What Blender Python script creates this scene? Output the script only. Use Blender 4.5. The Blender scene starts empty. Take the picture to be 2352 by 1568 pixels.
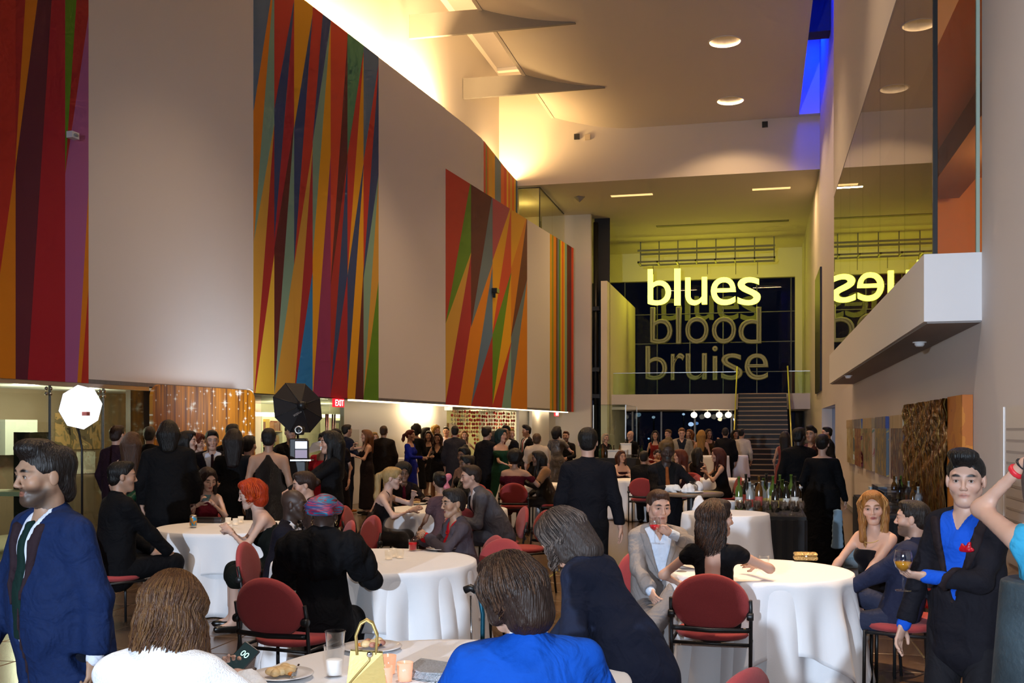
import bpy, bmesh, math, random
import numpy as np
from mathutils import Vector, Matrix
random.seed(7); np.random.seed(7)
sc = bpy.context.scene
COL = sc.collection
# ------------------------------------------------------------------ camera
F = 2370.0; HOR = 985.0; CZ = 1.73; YAW = math.radians(13.55)
cd = bpy.data.cameras.new('camera'); cam = bpy.data.objects.new('camera', cd); COL.objects.link(cam)
cam.location = (0, 0, CZ); cam.rotation_euler = (math.pi/2, 0, YAW)
cd.sensor_width = 36; cd.lens = F/2352*36; cd.shift_y = (HOR-784)/2352; cd.clip_end = 300; cd.clip_start = .05
sc.camera = cam
# ------------------------------------------------------------------ view and world
sc.view_settings.view_transform = 'Standard'; sc.view_settings.look = 'None'
sc.view_settings.gamma = 1; sc.view_settings.exposure = 0.0; sc.view_settings.use_curve_mapping = False
sc.cycles.max_bounces = 6; sc.cycles.diffuse_bounces = 3; sc.cycles.glossy_bounces = 2; sc.cycles.use_adaptive_sampling = True; sc.cycles.adaptive_threshold = .06; sc.cycles.adaptive_min_samples = 12
sc.cycles.transmission_bounces = 6; sc.cycles.transparent_max_bounces = 10
sc.cycles.caustics_reflective = False; sc.cycles.caustics_refractive = False
sc.cycles.sample_clamp_indirect = 4.0
w = bpy.data.worlds.new('night'); sc.world = w; w.use_nodes = True
w.node_tree.nodes['Background'].inputs[0].default_value = (.010, .014, .030, 1)
w.node_tree.nodes['Background'].inputs[1].default_value = .5
WARM = (1.0, .62, .28); WARM2 = (1.0, .66, .36); COOL = (.72, .86, 1.0)
def light(name, kind, loc, power, color=(1, 1, 1), size=.1, target=None, spot=None, blend=.5, shape=None, size_y=None):
    ld = bpy.data.lights.new(name, kind); lo = bpy.data.objects.new(name, ld); COL.objects.link(lo)
    lo.location = loc; ld.energy = power; ld.color = color
    if kind == 'AREA':
        ld.size = size
        if size_y: ld.shape = 'RECTANGLE'; ld.size_y = size_y
    else: ld.shadow_soft_size = size
    if kind == 'SPOT':
        ld.spot_size = math.radians(spot or 60); ld.spot_blend = blend
    if target is not None:
        dv = Vector(target)-Vector(loc); lo.rotation_euler = dv.to_track_quat('-Z', 'Y').to_euler()
    return lo
# added cool fill behind the camera to brighten the foreground, and the camera's flash
light('added_front_fill', 'SPOT', (-2.4, -7.0, 2.7), 5600, (.68, .82, 1.0), .12, target=(-1.5, 8, 1.5), spot=68, blend=.75)
light('camera_flash', 'SPOT', (.10, -.05, CZ+.25), 330, (.72, .85, 1.0), .05, target=(-1.9, 8, 1.3), spot=100, blend=.9)
# recessed ceiling downlights above the front of the hall
for (lx, ly, pw) in ((-1.0, 4.6, 1900), (-5.6, 7.5, 900), (-1.2, 13.5, 1050), (-5.6, 14.5, 1100), (-1.2, 20.5, 1150), (-5.4, 21.5, 1250), (-4.4, 29, 950)):
    light('ceiling_spot', 'SPOT', (lx, ly, 11.6), pw, WARM2 if ly > 6 else (1, .84, .72), .25, target=(lx+.2, ly+.3, 0), spot=84, blend=.8)
# narrow theatre spots above two tables
light('table_spot', 'SPOT', (.9, 10.2, 11.5), 5200, WARM2, .12, target=(.15, 7.5, .8), spot=15, blend=.5)
# ------------------------------------------------------------------ geometry helpers (pixel of the photograph -> point of the place)
ca, sa = math.cos(YAW), math.sin(YAW)
def ray(px, py):
    u = (px-1176)/F
    return Vector((u*ca-sa, u*sa+ca, (HOR-py)/F))
def at_d(px, py, d):
    r = ray(px, py); return Vector((r.x*d, r.y*d, CZ+r.z*d))
def at_y(px, py, Y):
    r = ray(px, py); return at_d(px, py, Y/r.y)
def at_x(px, py, X):
    r = ray(px, py); return at_d(px, py, X/r.x)
def at_z(px, py, Z):
    r = ray(px, py); return at_d(px, py, (Z-CZ)/r.z)
def ground(px, d): 
    v = at_d(px, HOR, d); return Vector((v.x, v.y, 0))
# ------------------------------------------------------------------ materials
MATS = {}
def s2l(c):
    return tuple((x/12.92 if x <= .04045 else ((x+.055)/1.055)**2.4) for x in c)
def hexc(h):
    h = h.lstrip('#'); return s2l(tuple(int(h[i:i+2], 16)/255 for i in (0, 2, 4)))
def mat(name, color=(.8, .8, .8), rough=.6, metal=0, noise=0, nscale=8, bump=0, bscale=60, emit=None, estr=0, sheen=0, spec=.5, coat=0, stretch=(1, 1, 1), alpha=1, trans=0, wrinkle=0):
    if name in MATS: return MATS[name]
    if isinstance(color, str): color = hexc(color)
    m = bpy.data.materials.new(name); m.use_nodes = True; nt = m.node_tree; b = nt.nodes['Principled BSDF']
    b.inputs['Base Color'].default_value = (*color, 1); b.inputs['Roughness'].default_value = rough; b.inputs['Metallic'].default_value = metal
    b.inputs['Specular IOR Level'].default_value = spec
    if sheen: b.inputs['Sheen Weight'].default_value = sheen
    if coat: b.inputs['Coat Weight'].default_value = coat
    if trans: b.inputs['Transmission Weight'].default_value = trans
    if emit is not None:
        b.inputs['Emission Color'].default_value = (*emit, 1); b.inputs['Emission Strength'].default_value = estr
    if noise or bump or wrinkle:
        tc = nt.nodes.new('ShaderNodeTexCoord'); mp = nt.nodes.new('ShaderNodeMapping'); nt.links.new(tc.outputs['Object'], mp.inputs[0])
        mp.inputs['Scale'].default_value = stretch
    if noise:
        n = nt.nodes.new('ShaderNodeTexNoise'); n.inputs['Scale'].default_value = nscale; n.inputs['Detail'].default_value = 5
        nt.links.new(mp.outputs[0], n.inputs['Vector'])
        mx = nt.nodes.new('ShaderNodeMix'); mx.data_type = 'RGBA'
        mx.inputs[6].default_value = (*[c*(1-noise) for c in color], 1); mx.inputs[7].default_value = (*[min(1, c*(1+noise)) for c in color], 1)
        nt.links.new(n.outputs[0], mx.inputs[0]); nt.links.new(mx.outputs[2], b.inputs['Base Color'])
    if bump:
        n2 = nt.nodes.new('ShaderNodeTexNoise'); n2.inputs['Scale'].default_value = bscale; n2.inputs['Detail'].default_value = 3
        nt.links.new(mp.outputs[0], n2.inputs['Vector'])
        bp = nt.nodes.new('ShaderNodeBump'); bp.inputs['Strength'].default_value = bump; bp.inputs['Distance'].default_value = .02
        nt.links.new(n2.outputs[0], bp.inputs['Height']); nt.links.new(bp.outputs[0], b.inputs['Normal'])
    if wrinkle:
        n3 = nt.nodes.new('ShaderNodeTexNoise'); n3.inputs['Scale'].default_value = 6.5; n3.inputs['Detail'].default_value = 2.5; n3.inputs['Distortion'].default_value = 1.8; nt.links.new(mp.outputs[0], n3.inputs['Vector'])
        b3 = nt.nodes.new('ShaderNodeBump'); b3.inputs['Strength'].default_value = wrinkle; b3.inputs['Distance'].default_value = .06; nt.links.new(n3.outputs[0], b3.inputs['Height'])
        if bump: nt.links.new(b3.outputs[0], bp.inputs['Normal'])
        else: nt.links.new(b3.outputs[0], b.inputs['Normal'])
    MATS[name] = m; return m
def glass_mat(name, tint=(.85, .95, .9), refl=1.0, rough=.0, ior=1.5):
    """clear sheet: see-through with Fresnel mirror reflection"""
    if name in MATS: return MATS[name]
    m = bpy.data.materials.new(name); m.use_nodes = True; nt = m.node_tree
    for n in list(nt.nodes): nt.nodes.remove(n)
    N = nt.nodes.new; L = nt.links.new
    out = N('ShaderNodeOutputMaterial'); mix = N('ShaderNodeMixShader'); tr = N('ShaderNodeBsdfTransparent'); gl = N('ShaderNodeBsdfGlossy'); lwt = N('ShaderNodeLayerWeight'); pw = N('ShaderNodeMath'); ml = N('ShaderNodeMath')
    tr.inputs[0].default_value = (*tint, 1); gl.inputs['Roughness'].default_value = rough; gl.inputs[0].default_value = (refl, refl, refl, 1); lwt.inputs[0].default_value = .5
    r0 = ((ior-1)/(ior+1))**2; pw.operation = 'POWER'; pw.inputs[1].default_value = 4.0; ml.operation = 'MULTIPLY_ADD'; ml.inputs[1].default_value = 1-r0; ml.inputs[2].default_value = r0
    L(lwt.outputs['Facing'], pw.inputs[0]); L(pw.outputs[0], ml.inputs[0]); L(ml.outputs[0], mix.inputs[0]); L(tr.outputs[0], mix.inputs[1]); L(gl.outputs[0], mix.inputs[2]); L(mix.outputs[0], out.inputs[0])
    MATS[name] = m; return m
def emit_mat(name, color, strength):
    return mat(name, color, .5, emit=color if not isinstance(color, str) else hexc(color), estr=strength)
# ------------------------------------------------------------------ object helpers
def tag(o, label=None, cat=None, group=None, kind=None):
    if label: o['label'] = label
    if cat: o['category'] = cat
    if group: o['group'] = group
    if kind: o['kind'] = kind
    return o
def empty(name, loc=(0, 0, 0), rz=0, label=None, cat=None, group=None):
    o = bpy.data.objects.new(name, None); COL.objects.link(o); o.location = loc; o.rotation_euler = (0, 0, rz); o.empty_display_size = .1
    return tag(o, label, cat, group)
def link(name, me, m=None, parent=None, loc=None, rz=None):
    if m is not None and len(me.materials) == 0:
        for mm in (m if isinstance(m, (list, tuple)) else [m]): me.materials.append(mm)
    o = bpy.data.objects.new(name, me); COL.objects.link(o)
    if parent is not None: o.parent = parent
    if loc is not None: o.location = loc
    if rz is not None: o.rotation_euler = (0, 0, rz)
    return o
def mesh_np(name, V, Q, smooth=True, col=None):
    """quads/tris arrays -> mesh"""
    me = bpy.data.meshes.new(name); V = np.asarray(V, np.float32); Q = np.asarray(Q, np.int32); k = Q.shape[1]; n = len(Q)
    me.vertices.add(len(V)); me.vertices.foreach_set('co', V.ravel())
    me.loops.add(n*k); me.loops.foreach_set('vertex_index', Q.ravel())
    me.polygons.add(n); me.polygons.foreach_set('loop_start', np.arange(0, n*k, k, dtype=np.int32)); me.polygons.foreach_set('loop_total', np.full(n, k, np.int32))
    if smooth: me.polygons.foreach_set('use_smooth', np.ones(n, bool))
    me.update(calc_edges=True)
    if col is not None:
        a = me.color_attributes.new('Col', 'FLOAT_COLOR', 'POINT'); a.data.foreach_set('color', np.asarray(col, np.float32).ravel())
    return me
class MB:
    def __init__(s): s.v = []; s.f = []; s.sm = []
    def add(s, vs, fs, smooth=False):
        n = len(s.v); s.v += [tuple(x) for x in vs]; s.f += [tuple(i+n for i in f) for f in fs]; s.sm += [smooth]*len(fs); return s
    def box(s, lo, hi, bev=0):
        x0, y0, z0 = lo; x1, y1, z1 = hi
        return s.hexa([(x0, y0), (x1, y0), (x1, y1), (x0, y1)], z0, z1)
    def hexa(s, p, z0, z1):
        """prism over a plan polygon (counter-clockwise)"""
        n = len(p); vs = [(a, b, z0) for a, b in p]+[(a, b, z1) for a, b in p]
        fs = [tuple(range(n-1, -1, -1)), tuple(range(n, 2*n))]+[(i, (i+1) % n, n+(i+1) % n, n+i) for i in range(n)]
        return s.add(vs, fs)
    def slab(s, pts, nrm, t):
        """polygon in space given thickness t against normal"""
        n = len(pts); nrm = Vector(nrm); P = [Vector(p) for p in pts]; B = [p-nrm*t for p in P]
        fs = [tuple(range(n)), tuple(range(2*n-1, n-1, -1))]+[(i, n+i, n+(i+1) % n, (i+1) % n) for i in range(n)]
        return s.add(P+B, fs)
    def tube(s, pts, r, seg=8, cap=True):
        P = [Vector(p) for p in pts]; rs = r if isinstance(r, (list, tuple)) else [r]*len(P); vs = []; fs = []
        up = None
        for i, p in enumerate(P):
            t = (P[min(i+1, len(P)-1)]-P[max(i-1, 0)]).normalized()
            if up is None: up = t.orthogonal().normalized()
            up = (up-t*up.dot(t)); up = up.normalized() if up.length > 1e-6 else t.orthogonal().normalized()
            b = t.cross(up)
            for k in range(seg):
                a = 2*math.pi*k/seg; vs.append(p+(up*math.cos(a)+b*math.sin(a))*rs[i])
        for i in range(len(P)-1):
            for k in range(seg):
                k2 = (k+1) % seg; fs.append((i*seg+k, i*seg+k2, (i+1)*seg+k2, (i+1)*seg+k))
        s.add(vs, fs, True)
        if cap:
            n = len(vs); m0 = len(s.v)-n
            s.f += [tuple(m0+k for k in range(seg-1, -1, -1)), tuple(m0+n-seg+k for k in range(seg))]; s.sm += [False, False]
        return s
    def lathe(s, prof, seg=24, c=(0, 0, 0), sx=1, sy=1):
        vs = []; fs = []; n = len(prof)
        for k in range(seg):
            a = 2*math.pi*k/seg
            for r, z in prof: vs.append((c[0]+r*math.cos(a)*sx, c[1]+r*math.sin(a)*sy, c[2]+z))
        for k in range(seg):
            k2 = (k+1) % seg
            for i in range(n-1): fs.append((k*n+i, k2*n+i, k2*n+i+1, k*n+i+1))
        return s.add(vs, fs, True)
    def ell(s, c, r, seg=16, rings=10):
        prof = [(math.sin(math.pi*i/rings), -math.cos(math.pi*i/rings)) for i in range(rings+1)]
        prof[0] = (1e-4, -1); prof[-1] = (1e-4, 1)
        vs = []; n = len(prof); fs = []
        for k in range(seg):
            a = 2*math.pi*k/seg
            for q, z in prof: vs.append((c[0]+q*math.cos(a)*r[0], c[1]+q*math.sin(a)*r[1], c[2]+z*r[2]))
        for k in range(seg):
            k2 = (k+1) % seg
            for i in range(n-1): fs.append((k*n+i, k2*n+i, k2*n+i+1, k*n+i+1))
        return s.add(vs, fs, True)
    def mesh(s, name):
        me = bpy.data.meshes.new(name); me.from_pydata(s.v, [], s.f); me.polygons.foreach_set('use_smooth', s.sm); me.update(); return me
    def build(s, name, m, parent=None, loc=None, rz=None): return link(name, s.mesh(name), m, parent, loc, rz)
def bevel(o, w=.01, seg=2):
    md = o.modifiers.new('bevel', 'BEVEL'); md.width = w; md.segments = seg; md.limit_method = 'ANGLE'; return o
def copy_tree(o, parent=None):
    c = o.copy(); COL.objects.link(c); c.parent = parent
    for ch in list(o.children): copy_tree(ch, c)
    return c
def struct(name, mb, m, parent=None):
    o = mb.build(name, m, parent)
    if parent is None: o['kind'] = 'structure'
    return o
def text_mesh(ch, extrude=.02):
    cu = bpy.data.curves.new('glyph', 'FONT'); cu.body = ch; cu.extrude = extrude; cu.resolution_u = 6
    ob = bpy.data.objects.new('glyph', cu); COL.objects.link(ob)
    dg = bpy.context.evaluated_depsgraph_get(); me = bpy.data.meshes.new_from_object(ob.evaluated_get(dg)); bpy.data.objects.remove(ob)
    return me
def ordinal(n):
    a = ['first', 'second', 'third', 'fourth', 'fifth', 'sixth', 'seventh', 'eighth', 'ninth', 'tenth', 'eleventh', 'twelfth', 'thirteenth', 'fourteenth', 'fifteenth', 'sixteenth', 'seventeenth', 'eighteenth', 'nineteenth', 'twentieth']
    return a[n-1] if n <= 20 else ('twenty-' if n < 30 else 'thirty-')+a[(n % 10)-1] if n % 10 else 'thirtieth'
def across(o):
    l = o.matrix_world.translation if o.parent else o.location
    d = -l.x*sa+l.y*ca; return (l.x*ca+l.y*sa)/d
def relabel(objs, text, key=across):
    for i, o in enumerate(sorted(objs, key=key)): o['label'] = text % ordinal(i+1)
# ================================================================== THE SETTING
XR = 1.86; ZC = 11.88; YB = 34.8; ZB = 10.14; KW = .66; ZS = CZ+KW
M_wall = mat('white_paint', (.69, .65, .63), .75, bump=.05, bscale=120)
M_wall2 = mat('cream_paint', (.80, .74, .62), .75)
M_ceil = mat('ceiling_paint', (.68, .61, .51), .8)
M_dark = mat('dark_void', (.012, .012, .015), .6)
M_black = mat('black_satin', (.01, .01, .011), .4)
M_steel = mat('brushed_steel', (.6, .6, .6), .3, 1)
M_grey = mat('grey_paint', (.32, .29, .26), .6)
M_glass = glass_mat('clear_glass')
M_glassd = glass_mat('tinted_balcony_glass', (.62, .64, .48), ior=1.7)
def box(lo, hi): return MB().box(lo, hi)
# ---- floor: base, tiled foreground, patterned far floor
def floor_mat():
    m = mat('brown_stone_floor', (.10, .062, .038), .22, noise=.35, nscale=2.5, spec=.5)
    nt = m.node_tree; b = nt.nodes['Principled BSDF']
    tc = nt.nodes.new('ShaderNodeTexCoord'); br = nt.nodes.new('ShaderNodeTexBrick'); br.offset = 0
    br.inputs['Scale'].default_value = 1; br.inputs['Brick Width'].default_value = .6; br.inputs['Row Height'].default_value = .6; br.inputs['Mortar Size'].default_value = .006
    br.inputs['Color1'].default_value = (.10, .062, .038, 1); br.inputs['Color2'].default_value = (.125, .08, .05, 1); br.inputs['Mortar'].default_value = (.20, .15, .11, 1)
    nt.links.new(tc.outputs['Object'], br.inputs['Vector']); nt.links.new(br.outputs['Color'], b.inputs['Base Color'])
    return m
TY0, TY1, TX0, TX1 = 3.6, 12.6, -8.4, 1.8
fl = MB()
fl.box((-22, -10, -.2), (3, TY0, 0)); fl.box((-22, TY1, -.2), (3, 62, 0)); fl.box((-22, TY0, -.2), (TX0, TY1, 0)); fl.box((TX1, TY0, -.2), (3, TY1, 0)); fl.box((TX0, TY0, -.2), (TX1, TY1, -.005))
floor = struct('floor', fl, floor_mat())
tile_me = MB(); g = .0035
tile_me.add([(g, g, -.004), (.6-g, g, -.004), (.6-g, .6-g, -.004), (g, .6-g, -.004), (.006+g, .006+g, 0), (.594-g, .006+g, 0), (.594-g, .594-g, 0), (.006+g, .594-g, 0)], [(4, 5, 6, 7), (0, 1, 5, 4), (1, 2, 6, 5), (2, 3, 7, 6), (3, 0, 4, 7)])
tms = []
for i, c in enumerate([(.105, .064, .040), (.125, .080, .052), (.088, .053, .034)]):
    me = tile_me.mesh('tile'); me.materials.append(mat('floor_tile_%d' % i, c, .22, noise=.3, nscale=3, spec=.5)); tms.append(me)
for j in range(15):
    for i in range(17):
        link('tile', random.choice(tms), None, floor, (TX0+.6*i, TY0+.6*j, 0))
# ---- right wall with balcony opening and lobby doorway
BY0, BY1, BZ0, BZ1, BX = 9.63, 22.4, 3.26, 6.54, 1.39
wr = MB(); X2 = XR+.3
for (y0, y1, z0, z1) in ((-3.5, BY0, 0, 14.4), (BY0, BY1, 0, BZ0), (BY0, BY1, BZ1, 14.4), (BY1, 27.7, 0, 14.4), (27.7, 33.6, 2.37, 14.4), (33.6, 51, 0, 14.4)):
    wr.box((XR, y0, z0), (X2, y1, z1))
wall_right = struct('wall_right', wr, M_wall)
b = box((XR-.012, 3, 0), (XR+.01, 27.6, .10)); struct('baseboard_right', b, mat('baseboard_grey', (.35, .33, .31), .4))
struct('trim_1', box((BX+.085, BY0, BZ1), (XR, BY1, ZC)), M_wall)                      # bulkhead above the balcony glass
pb = MB(); pb.box((BX, BY0, 2.67), (XR+.02, BY1, 2.70)); pb.box((BX, BY0, 2.70), (BX+.10, BY1, BZ0)); pb.box((BX+.10, BY0, 2.70), (XR, BY0+.12, BZ0)); pb.box((BX+.10, BY0+.12, BZ0-.06), (XR, BY1, BZ0))
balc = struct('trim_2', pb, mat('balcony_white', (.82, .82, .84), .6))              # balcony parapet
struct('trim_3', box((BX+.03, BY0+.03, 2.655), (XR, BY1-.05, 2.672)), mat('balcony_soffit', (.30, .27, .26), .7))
# room behind the balcony
br_ = MB(); M_or = mat('amber_plaster', (.60, .30, .12), .8)
br_.box((6.0, BY0-3, 3.0), (6.2, BY1+2, 7.4)); br_.box((X2, BY1+.5, 3.0), (6, BY1+.7, 7.4)); br_.box((X2, BY0-3, 3.0), (6, BY0-2.8, 7.4))
struct('wall_balcony_room', br_, M_or)
struct('ceiling_balcony_room', box((X2-.02, BY0-3, 6.9), (6.2, BY1+.7, 7.1)), mat('amber_ceiling', (.42, .25, .13), .8))
struct('floor_balcony_room', box((XR+.01, BY0-3, 3.06), (6.2, BY1+.7, 3.2)), M_or)
struct('trim_4', box((3.2, BY0-2, 6.4), (3.9, BY1, 6.9)), mat('amber_beam', (.25, .15, .09), .8))
light('balcony_room_lamp', 'POINT', (4.6, 12.5, 6.1), 190, (1, .55, .2), .3); light('balcony_room_lamp', 'POINT', (4.6, 18.5, 6.1), 190, (1, .55, .2), .3)
# balcony glazing: front sheets one by one, and the return sheet at the near end
gy = BY0+.10; k = 0
bg = empty('balcony_glazing', (BX+.1, BY0, BZ0), 0, 'tall smoked glass screen of the upper balcony with butt-jointed sheets', 'glass screen')
ys = [gy, 11.6, 13.9, 16.2, 18.5, 20.6, BY1]
for a, c in zip(ys[:-1], ys[1:]):
    box((BX+.09, a+.006, BZ0-.04), (BX+.102, c-.006, BZ1)).build('glass_sheet', M_glassd, bg).matrix_parent_inverse = Matrix.Translation((-BX-.1, -BY0, -BZ0))
o = box((BX+.13, gy-.012, BZ0), (XR, gy, BZ1)).build('glass_sheet', glass_mat('amber_seen_glass', (.95, .93, .88)), bg); o.matrix_parent_inverse = Matrix.Translation((-BX-.1, -BY0, -BZ0))
o = box((BX+.085, gy-.02, BZ0), (BX+.125, gy+.012, BZ1)).build('corner_post', M_black, bg); o.matrix_parent_inverse = Matrix.Translation((-BX-.1, -BY0, -BZ0))
o = box((XR-.03, gy-.02, BZ0), (XR, gy+.02, BZ1)).build('edge_strip', mat('glass_edge_green', (.35, .5, .45), .2), bg); o.matrix_parent_inverse = Matrix.Translation((-BX-.1, -BY0, -BZ0))
# ceiling smoke detectors under the balcony
for (px, py) in ((2112, 785), (1948, 862)):
    p = at_z(px, py, 2.655); MB().lathe([(.001, -.05), (.035, -.05), (.05, -.03), (.05, -.012), (.07, -.01), (.07, 0)], 20).build('smoke_detector', mat('detector_white', (.8, .8, .8), .4), None, p)
dets = [o for o in COL.objects if o.name.startswith('smoke_detector')]
tag(dets[0], 'white smoke detector under the near end of the balcony', 'detector'); tag(dets[1], 'white smoke detector under the far end of the balcony', 'detector')
# lobby recess behind the doorway
lb = MB(); lb.box((4.6, 27.0, 0), (4.8, 34.6, 2.6)); lb.box((X2, 33.6, 0), (4.6, 33.8, 2.6)); lb.box((X2, 27.4, 0), (4.6, 27.6, 2.6)); lb.box((X2, 27.0, 2.4), (4.8, 34.6, 2.6))
struct('wall_lobby', lb, mat('lobby_blue_grey', (.30, .32, .40), .5))
light('lobby_lamp', 'POINT', (3.2, 31, 2.1), 25, (.75, .8, 1), .2)
# ---- ceiling: flat field with two recessed cans, raised light scoop at the left, blue slot at the right
DLX = -.91; DLS = (27.6, 32.6); CT = ZC+.18
ce = MB()
def strip(x0, x1, y0, y1): ce.box((x0, y0, ZC), (x1, y1, CT))
strip(-4.2, DLX-.6, -4, YB); strip(DLX+.6, 1.2, -4, YB-.02)
y = -4
for dy in DLS:
    strip(DLX-.6, DLX+.6, y, dy-.6); y = dy+.6
    N = 32; sq = []; ci = []
    for q in range(N):
        a = 2*math.pi*q/N; c_, s_ = math.cos(a), math.sin(a); m_ = max(abs(c_), abs(s_)); sq.append((DLX+.6*c_/m_, dy+.6*s_/m_, ZC)); ci.append((DLX+.40*c_, dy+.40*s_, ZC))
    up = [(a, b_, CT+.75) for a, b_, _ in ci]
    ce.add(sq+ci+up, [(q, N+q, N+(q+1) % N, (q+1) % N) for q in range(N)]+[(N+q, 2*N+q, 2*N+(q+1) % N, N+(q+1) % N) for q in range(N)])
strip(DLX-.6, DLX+.6, y, YB); ce.box((1.2, -4, ZC), (XR, 6, CT))
cvx = [-4.2-2.7*i/10 for i in range(11)]; cvz = [ZC+.54*((-4.2-x)/2.7)**1.7 for x in cvx]; nv_ = 11
ce.add([(x, yy, z+dz) for dz in (0, .16) for yy in (-4, YB) for x, z in zip(cvx, cvz)], [(i, nv_+i, nv_+i+1, i+1) for i in range(10)]+[(2*nv_+i+1, 3*nv_+i+1, 3*nv_+i, 2*nv_+i) for i in range(10)], True); ce.add([(-6.9, -4, cvz[-1]), (-6.9, YB, cvz[-1]), (-6.9, YB, cvz[-1]+.16), (-6.9, -4, cvz[-1]+.16)], [(0, 1, 2, 3)])
struct('ceiling', ce, M_ceil)
for i, dy in enumerate(DLS):
    e = empty('downlight', (DLX, dy, ZC), 0, ('round recessed ceiling downlight nearer the top of the photograph', 'round recessed ceiling downlight nearer the far beam')[i], 'downlight', 'ceiling downlights')
    MB().lathe([(.40, -.012), (.44, -.012), (.44, .0), (.40, .0), (.40, -.012)], 40).build('trim_ring', mat('trim_ring', (.75, .7, .6), .4), e)
    MB().lathe([(.001, .30), (.06, .30), (.06, .26), (.001, .26)], 24).build('lamp', emit_mat('downlight_lamp', (1, .72, .38), 6), e); MB().lathe([(.39, .9), (.001, .92)], 24).build('can_top', M_dark, e)
    light('downlight_beam', 'SPOT', (DLX, dy, ZC+.25), 550, WARM2, .08, target=(DLX, dy, 0), spot=140, blend=.5)
# blue skylight slot
sl = MB(); sl.box((1.1, 6, CT), (1.195, YB-.25, 14.4)); sl.box((1.21, YB-.25, ZC), (XR-.01, YB-.02, 14.3)); sl.box((1.1, 5.8, 14.3), (XR+.3, YB, 14.5)); struct('trim_11', MB().box((1.2, 29.4, 12.6), (XR-.01, 30.0, 13.9)), M_dark)
struct('wall_slot', sl, mat('slot_white', (.75, .75, .8), .7))
for yy in (22, 26.5, 32.5):
    light('blue_slot_lamp', 'AREA', (1.5, yy, 14.2), 150, (.001, .02, 1), .6, target=(1.5, yy, 0), size_y=3)
# scoop: upper wall, ledge, skylight, fins
uw = [(-11.2, -4), (-9.75, 14), (-8.95, 24), (-8.85, YB)]; um = MB()
for a, c in zip(uw[:-1], uw[1:]): um.hexa([a, c, (c[0]-.2, c[1]), (a[0]-.2, a[1])], 9.3, 15)
struct('wall_upper_left', um, M_wall)
struct('trim_5', box((-11.4, -4, 14.0), (-6.9, YB, 14.2)), mat('skylight_frame', (.42, .38, .36), .6))
struct('trim_6', box((-7.0, -4, ZC+.52), (-6.9, YB, 14.2)), M_ceil)
sk = empty('skylight', (-7.8, 25, 13.9), 0, 'grey glazed roof skylight seen between the ceiling fins', 'skylight')
for yy in (17.5, 22.5, 27.6, 31.5):
    o = box((-.85, yy-25-2.3, 0), (.85, yy-25+2.2, .04)).build('pane', mat('night_skylight', (.25, .22, .22), .25), sk)
    o = box((-.85, yy-25+2.22, -.1), (.85, yy-25+2.44, .06)).build('glazing_bar', M_wall, sk)
for yy in (25.4, 30.4, 20.4):
    if yy < 21: continue
    xs = [-8.87, -6.9, -4.5]
    f_ = MB(); T = .10
    lo_ = [(x, yy, ZC-.02) for x in xs]; hi_ = [(-8.87, yy, ZC+.60), (-6.9, yy, ZC+.56), (-5.9, yy, ZC+.25), (-4.93, yy, ZC+.08), (-4.5, yy, ZC+.0)]
    P_ = lo_+hi_[::-1]
    f_.slab([Vector(p) for p in P_], (0, -1, 0), T)
    o = f_.build('ceiling_fin', mat('fin_grey', (.15, .135, .125), .7)); tag(o, 'tapering grey fin across the light scoop, %s' % ('nearer the top edge' if yy < 26 else 'nearer the far beam'), 'ceiling fin', 'fins of the light scoop')
# ---- left wall
S_A = at_d(0, 868, KW*F/117.); S_B = at_d(1305, 945, KW*F/40.)
LT = Vector((S_B.x-S_A.x, S_B.y-S_A.y, 0)).normalized(); LN = Vector((LT.y, -LT.x, 0)); L0 = Vector((S_A.x, S_A.y, 0))
def lw(px, off=0.0):
    """station along the left wall where the sight line of px meets the plane OFF in front of it"""
    r = ray(px, HOR); o = L0+LN*off
    t = (LN.x*o.x+LN.y*o.y)/(LN.x*r.x+LN.y*r.y); p = Vector((r.x*t, r.y*t, 0)); return (p-o).dot(LT)
def lp(s, off=0.0, z=0.0): return L0+LT*s+LN*off+Vector((0, 0, z))
def lpx(px, py, off=0.0):
    r = ray(px, py); o = L0+LN*off; t = (LN.x*o.x+LN.y*o.y)/(LN.x*r.x+LN.y*r.y); return Vector((r.x*t, r.y*t, CZ+r.z*t))
def lbox(mb, s0, s1, o0, o1, z0, z1):
    p = [lp(s0, o0), lp(s1, o0), lp(s1, o1), lp(s0, o1)]
    if (s1-s0)*(o1-o0) > 0: p = p[::-1]
    return mb.hexa([(q.x, q.y) for q in p], z0, z1)
ZT = CZ+6.5*KW/.5; ZT2 = CZ+5.28*KW/.5
wl = MB(); sE = lw(1317)
lbox(wl, -18, lw(1023.5), -.25, 0, ZS, ZT); lbox(wl, lw(1023.5), sE, -.25, 0, ZS, ZT2)
wall_left = struct('wall_left', wl, M_wall)
# curved upper continuation
cp = [lp(lw(1023.5), -.02), lp(lw(1070), -.03), lp(lw(1111), -.08)]
for px, d in ((1135, 24.4), (1160, 25.7), (1178, 26.6), (1190, 27.2), (1192, 28.2)): cp.append(ground(px, d*KW/.5))
cu_ = MB()
for a, c in zip(cp[:-1], cp[1:]):
    nn = Vector((c.y-a.y, -(c.x-a.x), 0)).normalized()*.2
    cu_.hexa([(a.x, a.y), (c.x, c.y), (c.x-nn.x, c.y-nn.y), (a.x-nn.x, a.y-nn.y)], ZT2-.3, ZT)
struct('wall_left_upper', cu_, M_wall)
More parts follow.
